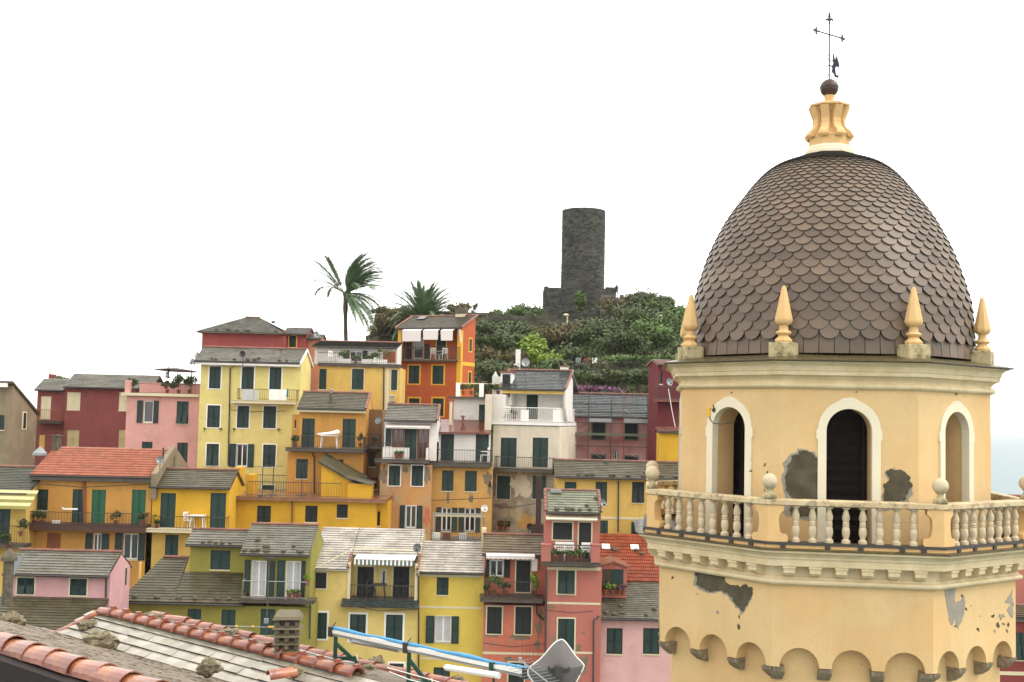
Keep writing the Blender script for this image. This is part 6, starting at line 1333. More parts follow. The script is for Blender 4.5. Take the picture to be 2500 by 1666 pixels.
# antenna mast in front of it
p = at(650, 1562, 24); t = thing('aerial_mast', 'thin rusty aerial mast with a small head in front of the olive house', 'antenna', p); m = MB(); m.tube([(0, 0, -.4), (0, 0, 1.62)], .014, 6); m.obj('mast', m_rock, t); m = MB(); m.box(-.09, .1, -.03, .03, 1.6, 1.63); m.box(-.02, .03, -.03, .03, 1.5, 1.6); m.tube([(-.12, 0, 1.6), (-.03, 0, 1.63), (.08, 0, 1.6)], .012, 5); m.obj('aerial_head', m_dark, t); m = MB(); m.box(-.05, .03, -.06, .02, .33, .42); m.obj('clamp', m_alu, t)
t = thing('yagi_aerial', 'long horizontal aerial with yellow tips in front of the olive house', 'antenna', at(650, 1531, 24)); m = MB(); m.tube([(-1.03, 0, .0), (.3, 0, -.01)], .013, 5); m.obj('boom', m_alu, t)
for x in (-1.03, -.6, -.27, .06, .12, .28): m = MB(); m.blob((x, 0, 0), .035, .03, .025, 6, 4, 0); m.obj('tip', m_ylw, t)

# pale rose house lower left
h = House('pale rose house with a light slate roof at the lower left', 145, 52)
h.sec(12, 1410, 268, 1470, s_rose, depth=6, bottom=0); h.win(42, 1411, 84, 1451, sur=m_cream, sw=.06, tilt=.3); h.win(171, 1413, 212, 1454, sur=m_cream, sw=.06)
h.roof(1404, 1346, tan=.5, ov=.3, ovl=.0, ovr=.0, mat=m_slate, xr=180); rf = h.rf; h.pipe([(259, 1410), (258, 1460)]); x_ = h.cur['x1']; zc = h.uz(268, 1425)[1]
for yy, hh, mt, ww in ((1.9, .75, m_green, .22), (4.0, .65, m_ylw, .25)): m = MB(); m.box(x_ + .002, x_ + .03, yy, yy + ww, zc - hh / 2, zc + hh / 2 + .1); wo = m.obj('window', m_cream, h.e); m = MB(); m.box(x_ + .031, x_ + .05, yy + .03, yy + ww - .03, zc - hh / 2 + .03, zc + hh / 2 + .05); m.obj('shutter', mt, wo)
h.chimney(259, 1354, 278, 1385, y=2.0, mat=m_rock, cap=m_rock, dpt=.5, foot=.6, capw=.06)
u0, u1, q0, q1 = h.rect(-20, 1458, 264, 1545, .0); m = MB(); ze = h.uz(130, 1545, 2.4)[1]; m.extr([(u0, -2.4, ze), (u0, .0, q1), (u0, .0, q1 - .1), (u0, -2.4, ze - .1)], (u1 - u0, 0, 0)); lr = m.obj('lower_roof', m_slateb, h.e); m = MB(); slates(m, (u0, -2.4, ze), (u1, -2.4, ze), (u1, 0, q1), (u0, 0, q1)); m.obj('slates', [m_slateb, m_edge], lr, kind='stuff'); h.finish()
p = at(22, 1370, 44); m = MB(); m.lathe([(.2, -1.6), (.2, .0), (.32, .02), (.3, .15), (.05, .45)], 8); m.obj('cowled_chimney', m_rock, label='blurry grey cowled chimney at the left edge', cat='chimney', loc=p)
m = MB(); m.extr([(0, 0, 0), (.5, 0, .45), (.35, 0, .0), (.05, 0, -.6)], (0, .05, 0)); m.obj('tarpaulin', m_alu, label='folded grey tarpaulin beside the chimney at the left edge', cat='tarpaulin', loc=at(28, 1376, 46))

# primrose house with the striped awning
h = House('primrose yellow house with a striped awning over a dark loggia balcony', 890, 58)
h.sec(762, 1467, 1021, 1680, s_ylow, bottom=0, depth=4.5); c = h.cur
h.win(763, 1496, 798, 1560, sur=m_white, sw=.09); h.win(854, 1500, 893, 1566, sur=m_white, sw=.09, mat=m_green); h.win(942, 1501, 983, 1566, sur=m_white, sw=.09); h.win(950, 1620, 985, 1690, sur=m_white, sw=.08); h.win(862, 1620, 893, 1690, sur=m_white, sw=.08)
zc_ = c['z1']; h.sec(762, 1396, 851, 1468, s_ylow, depth=4.5, bottom=zc_); c['x0'] = h.cur['x0']; h.win(768, 1398, 797, 1437, sur=m_cream, sw=.07, mat=m_black, leaves=1); h.roof(1392, 1290, tan=.42, ov=.25, mat=m_slatel, xr=930, ovr=-.02, ridge=False, course=.23, sw=.32, gut=False)
h.sec(1013, 1396, 1021, 1468, s_ylow, depth=4.5, bottom=zc_); c['x1'] = h.cur['x1']; h.roof(1392, 1290, tan=.42, ov=.25, mat=m_slatel, xr=930, ovl=-.02, ovr=.0, ridge=False, course=.23, sw=.32, gut=False, name='side_roof')
h.sec(851, 1362, 1013, 1468, s_ylow, off=-1.35, depth=3, bottom=zc_); h.cur['x0'] = h.secs[-3]['x1']; h.cur['x1'] = h.secs[-2]['x0']
h.win(872, 1384, 912, 1462, mat=m_black, sur=m_cream, sw=.07, name='door', sill=False); h.win(931, 1392, 942, 1431, 'g', sur=m_cream, sw=.06, mull=0); h.win(960, 1384, 999, 1462, mat=m_black, sur=m_cream, sw=.07, name='door', sill=False); h.roof(1357, 1290, tan=.42, ov=.25, mat=m_slatel, xr=930, ovl=0, ovr=0, ridge=False, course=.23, sw=.32, gut=False, name='middle_roof'); rf = h.rf
a, b, q0, q1 = h.rect(849, 1384, 1019, 1470, .05); zf = h.uz(930, 1467)[1]; m = MB(); zt = h.uz(930, 1362, .0)[1]
for (p, q) in ((a - .02, a + .12), (b - .13, b)): m.box(p, q, -.06, .06, zf, zt - .25)
m.box(a, b, -.05, .02, zf - .12, zf); m.obj('loggia_frame', m_cream, h.e)
m = MB(); m.box(a, b, -.03, 1.34, zf, zf + .02); m.obj('loggia_floor', m_darkslab, h.e); m = MB()
for x in (a, b): m.extr([(x - .05, -.03, h.secs[-3]['z1']), (x - .05, 1.3, h.secs[-3]['z1'] + .55), (x - .05, 1.3, zf), (x - .05, -.03, zf)], (.1, 0, 0))
m.obj('dormer_cheek', s_ylow, h.e); m = MB(); zz_ = h.secs[-3]['z1']; caps(m, (a, -.25, zz_ - .02), (a, 1.15, zz_ + .55), .07, .25); caps(m, (b, -.25, zz_ - .02), (b, 1.15, zz_ + .55), .07, .25); m.obj('dormer_tiles', m_ridge, h.e, kind='stuff')
h.cur = c; st_ = stucco('dark_stripe', (104, 122, 126)); h.awning(865, 1012, 1356, 1381, out=1.1, mat=m_white, stripes=st_, drop=.3, off=-1.1)
h.sl = (a, b, -.06, 1, zf, h.e); h.rail(852, 1012, 1430, sp=.13, y=-.04, sides=False, parent=h.e)
u0, u1, q0, q1 = h.rect(832, 1472, 1021, 1484, .5); m = MB(); m.extr([(u0, -.5, q0), (u0, .01, q1 + .1), (u0, .01, q0 - .05)], (u1 - u0, 0, 0)); can = m.obj('canopy', m_darkslab, h.e); m = MB(); slates(m, (u0, -.52, q0), (u1, -.52, q0), (u1, 0, q1 + .1), (u0, 0, q1 + .1), course=.12, sw=.25); m.obj('slates', [m_slated, m_edge], can, kind='stuff')
h.pipe([(1018, 1400), (1022, 1412), (1022, 1640)]); m = MB(); ua, za = h.uz(766, 1393, .3); ub, zb_ = h.uz(862, 1352, -.8); m.tube([(ua, -.3, za + .05), (ub, .8, zb_ + .25), (h.uz(1010, 1352, -.8)[0], .8, zb_ + .25)], .03, 5); m.obj('cable', m_cream, h.e)
h.finish(); u, z = h.uz(925, 1465, -.5); table(h.W(u, .5, zf), .2, 'small dark table in the primrose house loggia', .7, .6, m_dark); u, z = h.uz(905, 1465, -.5); chair(h.W(u, .6, zf), R(90), 'dark chair beside the table in the primrose loggia', m_dark)
dish(1020, 1339, 57.6, 11, 'grey mesh satellite dish at the junction of the pale slate roofs', -10, mast=.6, mat=stucco('grey_mesh', (140, 140, 132)))

# bright yellow house right of it
h = House('bright yellow house with open green shutters and a pale slate roof', 1098, 58.6)
h.sec(1020, 1402, 1179, 1690, s_yl3, bottom=0, depth=4.5); h.win(1066, 1410, 1095, 1453, mat=m_green); h.win(1040, 1505, 1120, 1569, 'o', inner=(1062, 1101), sur=m_cream, sw=.04, curtain=True); h.win(1058, 1630, 1098, 1690)
h.roof(1398, 1322, tan=.42, ov=.35, mat=m_slatel, xr=1110, ovr=.0, ovl=.0, ridge=False, course=.23, sw=.32); rf = h.rf; h.band(1020, 1400, 1178, 1409, m_cream, out=.08, name='cornice'); h.band(1022, 1481, 1178, 1486, m_cream, out=.012); h.band(1022, 1607, 1178, 1612, m_cream, out=.012)
u0, u1, q0, q1 = h.rect(1050, 1297, 1178, 1322, -rf[4] - .1); m = MB(); y0_ = rf[4] + .1; m.box(u0, u1, y0_, y0_ + 2.5, q0 - 2, q0 + .02); m.obj('roof_terrace', m_darkslab, h.e)
h.sl = (u0, u1, y0_, y0_ + 2, q0 + .02, h.e); h.rail(1053, 1173, 1296, sp=.1, parent=h.e, y=y0_ + .1, sides=False); m = MB()
for x in (1058, 1178): uu = h.uz(x, 1300, -y0_)[0]; m.tube([(uu, y0_ + .1, q0), (uu, y0_ + .1, h.uz(1115, 1256, -y0_)[1])], .035, 6)
uu0, uu1 = h.uz(1057, 1256, -y0_)[0], h.uz(1182, 1256, -y0_)[0]; zz = h.uz(1115, 1256, -y0_)[1]; m.box(uu0, uu1, y0_ + .05, y0_ + .15, zz, zz + .05); m.obj('awning_frame', m_alu, h.e); m = MB(); m.box(uu0, uu1, y0_ + .16, y0_ + .3, zz - .14, zz + .01); m.obj('rolled_awning', m_cream, h.e)
m = MB(); m.box(h.uz(1176, 1300, -2)[0], h.uz(1187, 1300, -2)[0], rf[4] - .6, rf[4] - .1, rf[5] - 1, h.uz(1180, 1290, -2)[1]); m.obj('chimney', m_cream, h.e); h.finish()
for x, mt, lb in ((1065, m_white, 'white basket on the roof terrace behind the pale slates'), (1090, m_pot, 'orange pot on the roof terrace behind the pale slates'), (1130, m_curtain, 'grey cloth on the roof terrace behind the pale slates')):
    u, z = h.uz(x, 1318, -y0_ - .5); m = MB(); m.box(-.2, .2, -.1, .1, 0, .35); m.obj('terrace_box', mt, label=lb, cat='box', loc=h.W(u, y0_ + .5, h.sl[4]))
dish(1182, 1242, 66, 9, 'brown rimmed satellite dish right of the rolled awning', 10, mast=.9, mat=m_white); dish(1292, 1287, 60.5, 8, 'dark mesh satellite dish beside the brown flue', 10, mast=.7, mat=m_dark)

# salmon house with white awning
h = House('salmon house with a white awning and a wet balcony full of plants', 1250, 58)
h.sec(1178, 1478, 1334, 1690, s_salm, bottom=0, depth=5); c = h.cur; h.win(1189, 1482, 1225, 1548, mat=m_black, sur=m_cream, sw=.06); h.win(1258, 1482, 1297, 1549, mat=m_black, sur=m_cream, sw=.06); h.win(1241, 1618, 1279, 1690, sur=m_cream, sw=.06, mat=m_black); h.band(1178, 1593, 1330, 1599, m_cream, out=.012)
h.slab(1172, 1326, 1463, 1472, out=.75, mat=m_darkslab, back=.9); sl = h.sl; h.rail(1183, 1312, 1421, sp=.09)
h.sec(1182, 1364, 1334, 1466, s_salm, off=-.8, depth=5); h.win(1186, 1368, 1245, 1408, 'o', inner=(1196, 1229), mat=m_black, sur=m_cream, sw=.04); h.win(1260, 1369, 1295, 1446, mat=m_black, sur=m_cream, sw=.06, name='door', sill=False)
h.roof(1354, 1306, tan=.42, ov=.2, mat=M('brown_mossy_slate', lin((112, 92, 58), .62), .4, var=.25, rndvar=.25, rvar=.12, bump=.3), xr=1245, course=.23, sw=.32); h.awning(1187, 1306, 1351, 1366, out=.9, drop=.17)
h.cur = c
for q_ in ((1316, 1535, 16, 50), (1322, 1500, 10, 30), (1270, 1556, 46, 12), (1202, 1551, 36, 8), (1312, 1575, 12, 22), (1186, 1500, 6, 26), (1240, 1610, 22, 10)): h.blot(*q_)
h.pipe([(1309, 1475), (1311, 1500), (1328, 1515)]); h.finish(); m = MB(); u, z = h.uz(1305, 1380, -.5); m.box(-.14, .14, -.1, .1, -.3, .3); m.obj('boiler_box', m_white, label='white boiler cabinet right of the salmon balcony door', cat='boiler', loc=h.W(u, .65, z))
for x, w_, hh, mt, lb in ((1205, .9, 1.0, m_leaf, 'tall palm like pot plant at the left of the salmon balcony'), (1190, .4, .4, m_leafd, 'low pot plant at the left corner of the salmon balcony'), (1233, .45, .45, m_leafd, 'pot plant beside the salmon balcony door'), (1302, .5, .9, m_leafy, 'spiky light green pot plant right of the salmon balcony door')): planter(h, x, 1455, .2, w_, hh, lb, mat=mt, n=300)

# narrow tower like terracotta pink house
h = House('narrow terracotta pink house with cream awning and a planted balcony', 1400, 57)
h.sec(1335, 1388, 1467, 1690, s_tpink, bottom=0, depth=5); c = h.cur; h.win(1362, 1393, 1403, 1450, sur=m_cream, sw=.08, tilt=.3); h.win(1362, 1511, 1402, 1588, sur=m_cream, sw=.07); h.band(1336, 1471, 1466, 1476, m_cream, out=.012); h.band(1336, 1591, 1448, 1596, m_cream, out=.012); h.band(1335, 1385, 1466, 1392, m_cream, out=.08, name='cornice')
h.slab(1323, 1466, 1374, 1384, out=.7, back=.6); sl = h.sl; h.rail(1345, 1443, 1331, sp=.1, sides=False)
for a, b in ((1323, 1345), (1443, 1465)): u0, u1, q0, q1 = h.rect(a, 1332, b, 1374, .68); m = MB(); m.box(u0, u1, -.66, -.4, sl[4], q1); m.box(u0, u0 + .12, -.4, .6, sl[4], q1); m.box(u0 - .03, u1 + .03, -.7, -.37, q1, q1 + .05); m.obj('balcony_pier', s_tpink, h.e)
h.sec(1331, 1256, 1464, 1380, s_tpink, off=-.55, depth=4.5); h.win(1350, 1276, 1397, 1318, mat=m_black, sur=m_cream, sw=.06); h.win(1413, 1276, 1443, 1365, mat=m_black, sur=m_cream, sw=.06, name='door', leaves=1, sill=False)
h.roof(1251, 1198, tan=.55, ov=.3, mat=M('greenish_slate', lin((138, 140, 116), .62), .4, var=.12, rndvar=.18, rvar=.12, bump=.3), xr=1395, verge='lr', stones=9, ovl=0, ovr=0); h.awning(1333, 1459, 1258, 1271, out=.5, drop=.07, mat=m_cream, scallop=False)
m = MB(); r_f = h.rf; m.box(r_f[0] + .25, r_f[0] + .8, r_f[4] - .4, r_f[4] - .05, r_f[5] - .1, r_f[5] + .05); m.obj('skylight', m_alu, h.lastroof); h.cur = c
[h.blot(*q_) for q_ in ((1346, 1482, 20, 8), (1352, 1565, 12, 22), (1412, 1585, 12, 20), (1424, 1545, 8, 8), (1425, 1618, 18, 40), (1350, 1625, 14, 22))]; h.pipe([(1333, 1395), (1331, 1600)]); h.pipe([(1462, 1504), (1449, 1516), (1448, 1680)], off=.05); h.finish()
for x, lb in ((1352, 'leftmost flower pot on the terracotta pink balcony'), (1370, 'second flower pot on the terracotta pink balcony'), (1388, 'third flower pot on the terracotta pink balcony'), (1404, 'fourth flower pot on the terracotta pink balcony'), (1420, 'rightmost flower pot on the terracotta pink balcony')): planter(h, x, 1371, .5, .4, .35, lb, mat=(m_leaf, m_leafd)[x % 2], n=160)
for x, lb in ((1366, 'left white chair on the terracotta pink balcony'), (1389, 'middle white chair on the terracotta pink balcony'), (1430, 'right white chair on the terracotta pink balcony')): u, z = h.uz(x, 1370, .1); chair(h.W(u, 0.0, sl[4]), R(180), lb)
dish(1468, 1229, 57, 10, 'pale satellite dish at the right edge of the greenish slate roof', 35, mast=.8)

# right house with red tile roof above a grey slate roof
h = House('baby pink house with grey slate roof below a steep red tiled roof', 1540, 57.5)
h.sec(1450, 1520, 1700, 1690, s_rosy, bottom=0, depth=5); h.win(1481, 1534, 1520, 1597); h.win(1570, 1534, 1610, 1597); h.roof(1510, 1420, tan=.42, ov=.4, mat=m_slate, xr=1540, stones=9, ridge=False, back=.1, course=.17); rf = h.rf; c = h.cur
u0, u1 = h.uz(1466, 1400, -rf[4])[0], rf[1]; y0_ = rf[4] + .02; z0_ = rf[5] + .02
# tiled roof rising behind
d = ray(1540, 1306); tn = .5; dW = -(d[0] * h.n.x + d[1] * h.n.y); OW = -(h.O.dot(h.n)); t_ = (z0_ - CZ + h.zb + (-y0_ - OW) * tn) / (d[2] - dW * tn); vv = t_ * dW - OW; zr = z0_ + (vv - y0_) * tn
m = MB(); m.extr([(u0, y0_, z0_), (u0, vv, zr), (u0, vv, 3), (u0, y0_, 3)], (u1 - u0, 0, 0)); tr = m.obj('upper_wall', s_tpink, h.e); m = MB(); m.extr([(u0 - .05, y0_ - .1, z0_ - .03), (u0 - .05, vv, zr + .02), (u0 - .05, vv, zr - .1), (u0 - .05, y0_ - .1, z0_ - .15)], (u1 - u0, 0, 0)); tr = m.obj('red_roof', m_tile, h.e)
m_tile2 = M('orange_red_tile', lin((182, 88, 52), .52), .45, var=.12, vscale=1.5, rndvar=.2, mixcol=lin((120, 60, 40), .6), mixamt=.35, rvar=.1, bump=.2)
m = MB(); tiles(m, (u0 - .05, y0_ - .1, z0_ + .0), (u1, y0_ - .1, z0_ + .0), (u1, vv, zr + .03), (u0 - .05, vv, zr + .03), .3, .22); m.obj('roof_tiles', m_tile2, tr, kind='stuff')
for x, y in ((1498, 1346), (1501, 1350), (1553, 1349), (1566, 1357)):
    f_ = (1417 - y) / 112; uu = h.uz(x, y, -(y0_ + (vv - y0_) * f_))[0]; place('roof_stone', STONE, tr, (uu, y0_ + (vv - y0_) * f_, z0_ + (zr - z0_) * f_ + .12))
for x in (1482, 1553): f_ = .62; uu = h.uz(x, 1330, -(y0_ + 1.8))[0]; m = MB(); yy, zz = y0_ + (vv - y0_) * f_, z0_ + (zr - z0_) * f_; m.extr([(uu - .2, yy, zz + .09), (uu + .22, yy, zz + .09), (uu + .22, yy + .4, zz + .29), (uu - .2, yy + .4, zz + .29)], (0, -.03, .05)); m.obj('skylight', m_white, tr)
# dormer
a, b, q0, q1 = h.rect(1467, 1385, 1530, 1440, -rf[4] + 1.6); yd = rf[4] - 1.6; m = MB(); m.extr([(a - .1, yd, q0 - .4), (b, yd, q0 - .4), (b, yd, q1), ((a + b) / 2, yd, q1 + .22), (a - .1, yd, q1)], (0, 2.2, 0)); dm = m.obj('dormer', s_tpink, h.e)
m = MB(); m.box(a + .08, b - .17, yd - .03, yd, q0 + .0, q1 - .1); m.obj('dormer_window', m_glass, dm); m = MB(); m.box(a + .55, b - .17, yd - .06, yd - .031, q0 + .0, q1 - .1); m.obj('dormer_shutter', m_teal, dm)
m = MB()
for s_, e in ((-1, a - .2), (1, b + .1)): m.hexa([((a + b) / 2, yd - .15, q1 + .22), (e, yd - .15, q1 - .02), (e, yd + 2.2, q1 - .02), ((a + b) / 2, yd + 2.2, q1 + .22), ((a + b) / 2, yd - .15, q1 + .3), (e, yd - .15, q1 + .06), (e, yd + 2.2, q1 + .06), ((a + b) / 2, yd + 2.2, q1 + .3)])
m.obj('dormer_roof', m_ridge, dm); h.cur = c; h.finish()
for x, mt, lb in ((1478, m_leaf, 'green plant at the left of the dormer window'), (1495, m_leafy, 'flowering plant under the dormer window'), (1512, m_leafp, 'pink flowers under the dormer window'), (1522, m_leafd, 'dark plant right of the dormer window')): u, z = h.uz(x, 1448, -yd + .35); plant(h.W(u, yd - .35, z - .1), .4, .35, lb, mat=mt, n=160)
# houses right of the bell tower
h = House('dark red house showing at the lower right edge beside the bell tower', 2490, 62); s_br = stucco('brick_red_stucco', (150, 62, 56)); h.sec(2440, 1505, 2620, 1720, s_br, bottom=0, depth=5); h.win(2475, 1545, 2512, 1612, sur=None, tilt=.2); h.band(2440, 1641, 2600, 1650, m_cream, out=.012); h.band(2440, 1507, 2600, 1518, stucco('grey_cornice', (120, 120, 108)), out=.2, name='cornice'); h.roof(1504, 1478, tan=.4, ov=.3, mat=m_slateb, xr=2500); h.sec(2470, 1385, 2620, 1500, s_br, off=-2.5, depth=3, bottom=2); h.finish()
h = House('dark roofed hut behind the rightmost stone ball', 2480, 64); h.sec(2466, 1242, 2560, 1300, s_tpink, bottom=0, depth=4); h.roof(1240, 1212, tan=.5, ov=.3, mat=m_slated, xr=2500, kind='gable'); h.finish()

# loose cables strung along the facades
for i, (P, D_, lb) in enumerate((([(561, 1000), (600, 1006), (700, 1004)], 74.5, 'thin cable along the lemon wall under the middle windows'), ([(1000, 1215), (1060, 1222), (1200, 1216)], 69.3, 'thin cable sagging across the peach and stained orange walls'), ([(1195, 1232), (1240, 1240), (1320, 1228)], 71.3, 'thin cable across the grey rendered wall'), ([(860, 1480), (930, 1492), (1018, 1488)], 57.5, 'thin cable under the primrose balcony canopy'), ([(1180, 1570), (1250, 1580), (1330, 1572)], 57.4, 'thin cable across the lower salmon wall'), ([(76, 1180), (200, 1190), (368, 1182)], 63.6, 'thin cable under the eave of the orange house'), ([(1335, 1490), (1400, 1497), (1448, 1492)], 56.5, 'thin cable below the band of the terracotta pink house'), ([(1632, 950), (1640, 1000), (1655, 1075)], 72, 'white cable hanging from the dish on the crimson house'))):
    m = MB(); pts = [at(x, y, D_) for x, y in P]; m.tube(pts, .02, 4); m.obj('cable', m_white if 'white' in lb else m_dark, label=lb, cat='cable')
# ---------------------------------------------------------------- foreground roofs
m_fslate = M('pale_wet_foreground_slate', lin((218, 210, 194), .62), .16, var=.14, vscale=.9, fine=.12, rvar=.1, bump=.25, bscale=8, mixcol=lin((130, 116, 84), .7), mixamt=.5, mixscale=1.6, objvar=.1, rndvar=.1, spec=.6)
m_bslate = M('brown_foreground_slate', lin((136, 116, 90), .52), .5, var=.22, vscale=1.2, rndvar=.3, objvar=.2, mixcol=lin((92, 84, 50), .6), mixamt=.6, mixscale=1.0, rvar=.12, bump=.4, bscale=12)
m_coppo = M('wet_terracotta_tile', lin((178, 102, 84), .52), .16, var=.16, vscale=2.5, fine=.1, objvar=.14, rndvar=.1, mixcol=lin((214, 142, 80), .68), mixamt=.6, mixscale=2.2, rvar=.08, bump=.2, bscale=14, spec=.6)
m_mortar = M('mossy_mortar', lin((160, 148, 120), .72), .95, var=.45, vscale=6, mixcol=lin((66, 62, 46), .6), mixamt=.7, mixscale=5, bump=1, bscale=16)
ZB, ZV, ZA, ZC_ = CZ - 3.85, CZ - 4.25, CZ - 2.85, CZ - 3.95
B0, B1 = atz(250, 1497, ZB), atz(872, 1652, ZB); dr = (B1 - B0).normalized(); V0 = atz(298, 1593, ZV); A0 = atz(100, 1597, ZA)
perp = Vector((dr.y, -dr.x, 0)); 
if perp.y > 0: perp = -perp          # towards the camera
def online(p, q): return p + dr * (q - p).dot(dr)
Bm = B0 - dr * .35; Be = B1 + dr * 3.2
V0s, V0e = online(V0, B0) - dr * .6, online(V0, B1) + dr * 3.2
A0s, A0e = online(A0, B0) - dr * 8, online(A0, B1) + dr * 1
# helper: individually built slates between two 3D lines
def slate_field(t, name, lo0, lo1, hi0, hi1, rows, wd, th, mat, seq_max, keep, jl=.15):
    cnt = 0; rest = MB(); n = (lo1 - lo0).cross(hi0 - lo0).normalized()
    if n.z < 0: n = -n
    for i in range(rows):
        f0, f1 = i / rows, (i + 1.3) / rows
        l0, r0, l1, r1 = lo0.lerp(hi0, f0), lo1.lerp(hi1, f0), lo0.lerp(hi0, min(1, f1)), lo1.lerp(hi1, min(1, f1)); L = (r0 - l0).length; u = -rnd.random() * wd
        while u < L:
            w_ = wd * rnd.uniform(1 - jl, 1 + jl); a, b = max(0, u) / L, min(L, u + w_ - .003) / L; u += w_
            if b - a < .01 / L: continue
            h0 = th + rnd.uniform(0, th * .5); p = [l0.lerp(r0, a), l0.lerp(r0, b), l1.lerp(r1, b), l1.lerp(r1, a)]; mid = (p[0] + p[2]) / 2
            q = proj(mid); vis = -60 < q[0] < 2560 and q[1] < 1720
            j = rnd.uniform(-.006, .006) * (1 + w_)
            pp = [p[0] + n * .002, p[1] + n * .002, p[2] - n * .0, p[3] - n * .0, p[0] + n * (h0 + j), p[1] + n * (h0 - j), p[2] + n * .006, p[3] + n * .006]
            if vis and cnt < seq_max and keep(q):
                mb = MB(); mb.hexa([v - mid for v in pp]); mb.m = [0, 0, 1, 0, 1, 0]; mb.obj(name, [mat, m_edge], t, loc=mid - t.location); cnt += 1
            else: rest.hexa([v - t.location for v in pp]); rest.m[-6:] = [0, 0, 1, 0, 1, 0]
    rest.obj(name + 's', [mat, m_edge], t, kind='stuff'); print(name, cnt)
t = thing('slate_roof', 'pale wet slate roof with shiny terracotta ridge tiles in the foreground', 'roof', tuple(V0 - Vector((0, 0, 2))))
TR = t
lift = Vector((0, 0, .0))
slate_field(t, 'slate', V0s, V0e, Bm, Be, 4, .62, .03, m_fslate, 120, lambda q: True)
mb = MB(); L0 = t.location; mb.hexa([V0s - L0 - Vector((0, 0, .5)), V0e - L0 - Vector((0, 0, .5)), Be - L0 - Vector((0, 0, .6)), Bm - L0 - Vector((0, 0, .6)), V0s - L0 - Vector((0, 0, .02)), V0e - L0 - Vector((0, 0, .02)), Be - L0 - Vector((0, 0, .02)), Bm - L0 - Vector((0, 0, .02))]); mb.obj('roof_deck', m_mortar, t)
# back slope between ridge B and ridge C
C0, C1 = atz(300, 1500, ZC_), atz(742, 1590, ZC_); C0 = online(C1, B0) + dr * .3; C1 = online(C1, B1) + dr * 2.6
slate_field(t, 'back_slate', C0, C1, B0 + dr * .05, Be, 6, .3, .02, m_bslate, 60, lambda q: q[0] > 640)
def halftile(r0, r1, L, th=.014, n=9):
    mb = MB(); out0 = [(r0 * math.cos(a), 0, r0 * math.sin(a)) for a in [math.pi * i / n for i in range(n + 1)]]; out1 = [(r1 * math.cos(a), L, r1 * math.sin(a)) for a in [math.pi * i / n for i in range(n + 1)]]
    in0 = [((r0 - th) * math.cos(a), 0, (r0 - th) * math.sin(a)) for a in [math.pi * i / n for i in range(n + 1)]]; in1 = [((r1 - th) * math.cos(a), L, (r1 - th) * math.sin(a)) for a in [math.pi * i / n for i in range(n + 1)]]
    for i in range(n):
        mb.quad(out0[i], out0[i + 1], out1[i + 1], out1[i], .5); mb.quad(in0[i + 1], in0[i], in1[i], in1[i + 1], .5); mb.quad(out0[i], in0[i], in0[i + 1], out0[i + 1], .5); mb.quad(out1[i + 1], in1[i + 1], in1[i], out1[i], .5)
    return mb
def tilerow(t, name, P, Q, n, r0, r1, collar=False, jit=.01, sag=0, over=1.12):
    d = (Q - P); L = d.length / n; dn = d.normalized(); s_ = dn.cross(Vector((0, 0, 1))).normalized(); u_ = s_.cross(dn); 
    if u_.z < 0: u_ = -u_; s_ = -s_
    base = halftile(r0, r1, L * over); me = None; cme = None
    for i in range(n):
        p = P + dn * L * i + Vector((rnd.uniform(-jit, jit), rnd.uniform(-jit, jit), rnd.uniform(-jit, jit) * .6)); xa = dn.cross(u_)
        mw = Matrix.Translation(p - t.location) @ Matrix((xa, dn, u_)).transposed().to_4x4() @ Matrix.Rotation(rnd.uniform(-.03, .03), 4, 'Z') @ Matrix.Rotation(rnd.uniform(-.02, .02) - .02, 4, 'X')
        if me is None: o = base.obj(name, m_coppo, t, smooth=50); me = o.data; o.matrix_local = mw
        else: o = place(name, me, t, mw=mw)
        if collar:
            if cme is None:
                c = MB(); k = 9; w_ = .045
                for (ra, ya), (rb, yb) in (((r0 + .002, -.01), (r0 + .028, .0)), ((r0 + .028, .0), (r0 + .03, w_)), ((r0 + .03, w_), (r0 - .004, w_ + .012))):
                    for j in range(k): a0, a1 = math.pi * j / k, math.pi * (j + 1) / k; c.quad((ra * math.cos(a0), ya, ra * math.sin(a0)), (ra * math.cos(a1), ya, ra * math.sin(a1)), (rb * math.cos(a1), yb, rb * math.sin(a1)), (rb * math.cos(a0), yb, rb * math.sin(a0)))
                c.box(-.05, .05, -.012, w_ + .012, r0 + .01, r0 + .045); co = c.obj('collar', m_coppo, o); cme = co.data
            else: place('collar', cme, o)
tilerow(t, 'ridge_tile', B1 + Vector((0, 0, .02)), B0 + Vector((0, 0, .02)), 17, .115, .105, collar=True, over=1.06)
tilerow(t, 'verge_tile', C1 + Vector((0, 0, .0)), C0 + Vector((0, 0, .0)), 24, .11, .095, jit=.025)
# hip tiles going down to the left and the low ridge behind
h0 = B0 + Vector((0, 0, 0)); h1 = atz(190, 1527, CZ - 4.15); h2 = atz(140, 1552, CZ - 4.3)
tilerow(t, 'hip_tile', h2, h0, 3, .11, .1, jit=.02); h3 = atz(64, 1536, CZ - 4.3); tilerow(t, 'hip_tile', h3, h2, 4, .08, .075, jit=.02)
def lump(p, rx, ry, rz, label, t=None, mat=None, name='mortar_lump', seg=20, rings=13):
    mb = MB(); mb.blob((0, 0, 0), rx, ry, rz, seg, rings, .12); o = mb.obj(name, mat or m_mortar, t)
    for v in o.data.vertices:
        q0 = Vector(v.co); sc0 = 1 / max(rx, .01); n_ = noise.noise(q0 * sc0 * 1.6 + Vector((p.x, p.y, 0))); n2 = noise.noise(q0 * sc0 * 5 + Vector((p.y, p.x, 3))); v.co *= 1 + .4 * n_ + .28 * n2
        lay = rz * .22; v.co.z = round(v.co.z / lay) * lay * .7 + v.co.z * .3
    o.location = p - (t.location if t else Vector()); 
    if label: o['label'] = label; 
    if not t: o['category'] = 'stone'
    return o
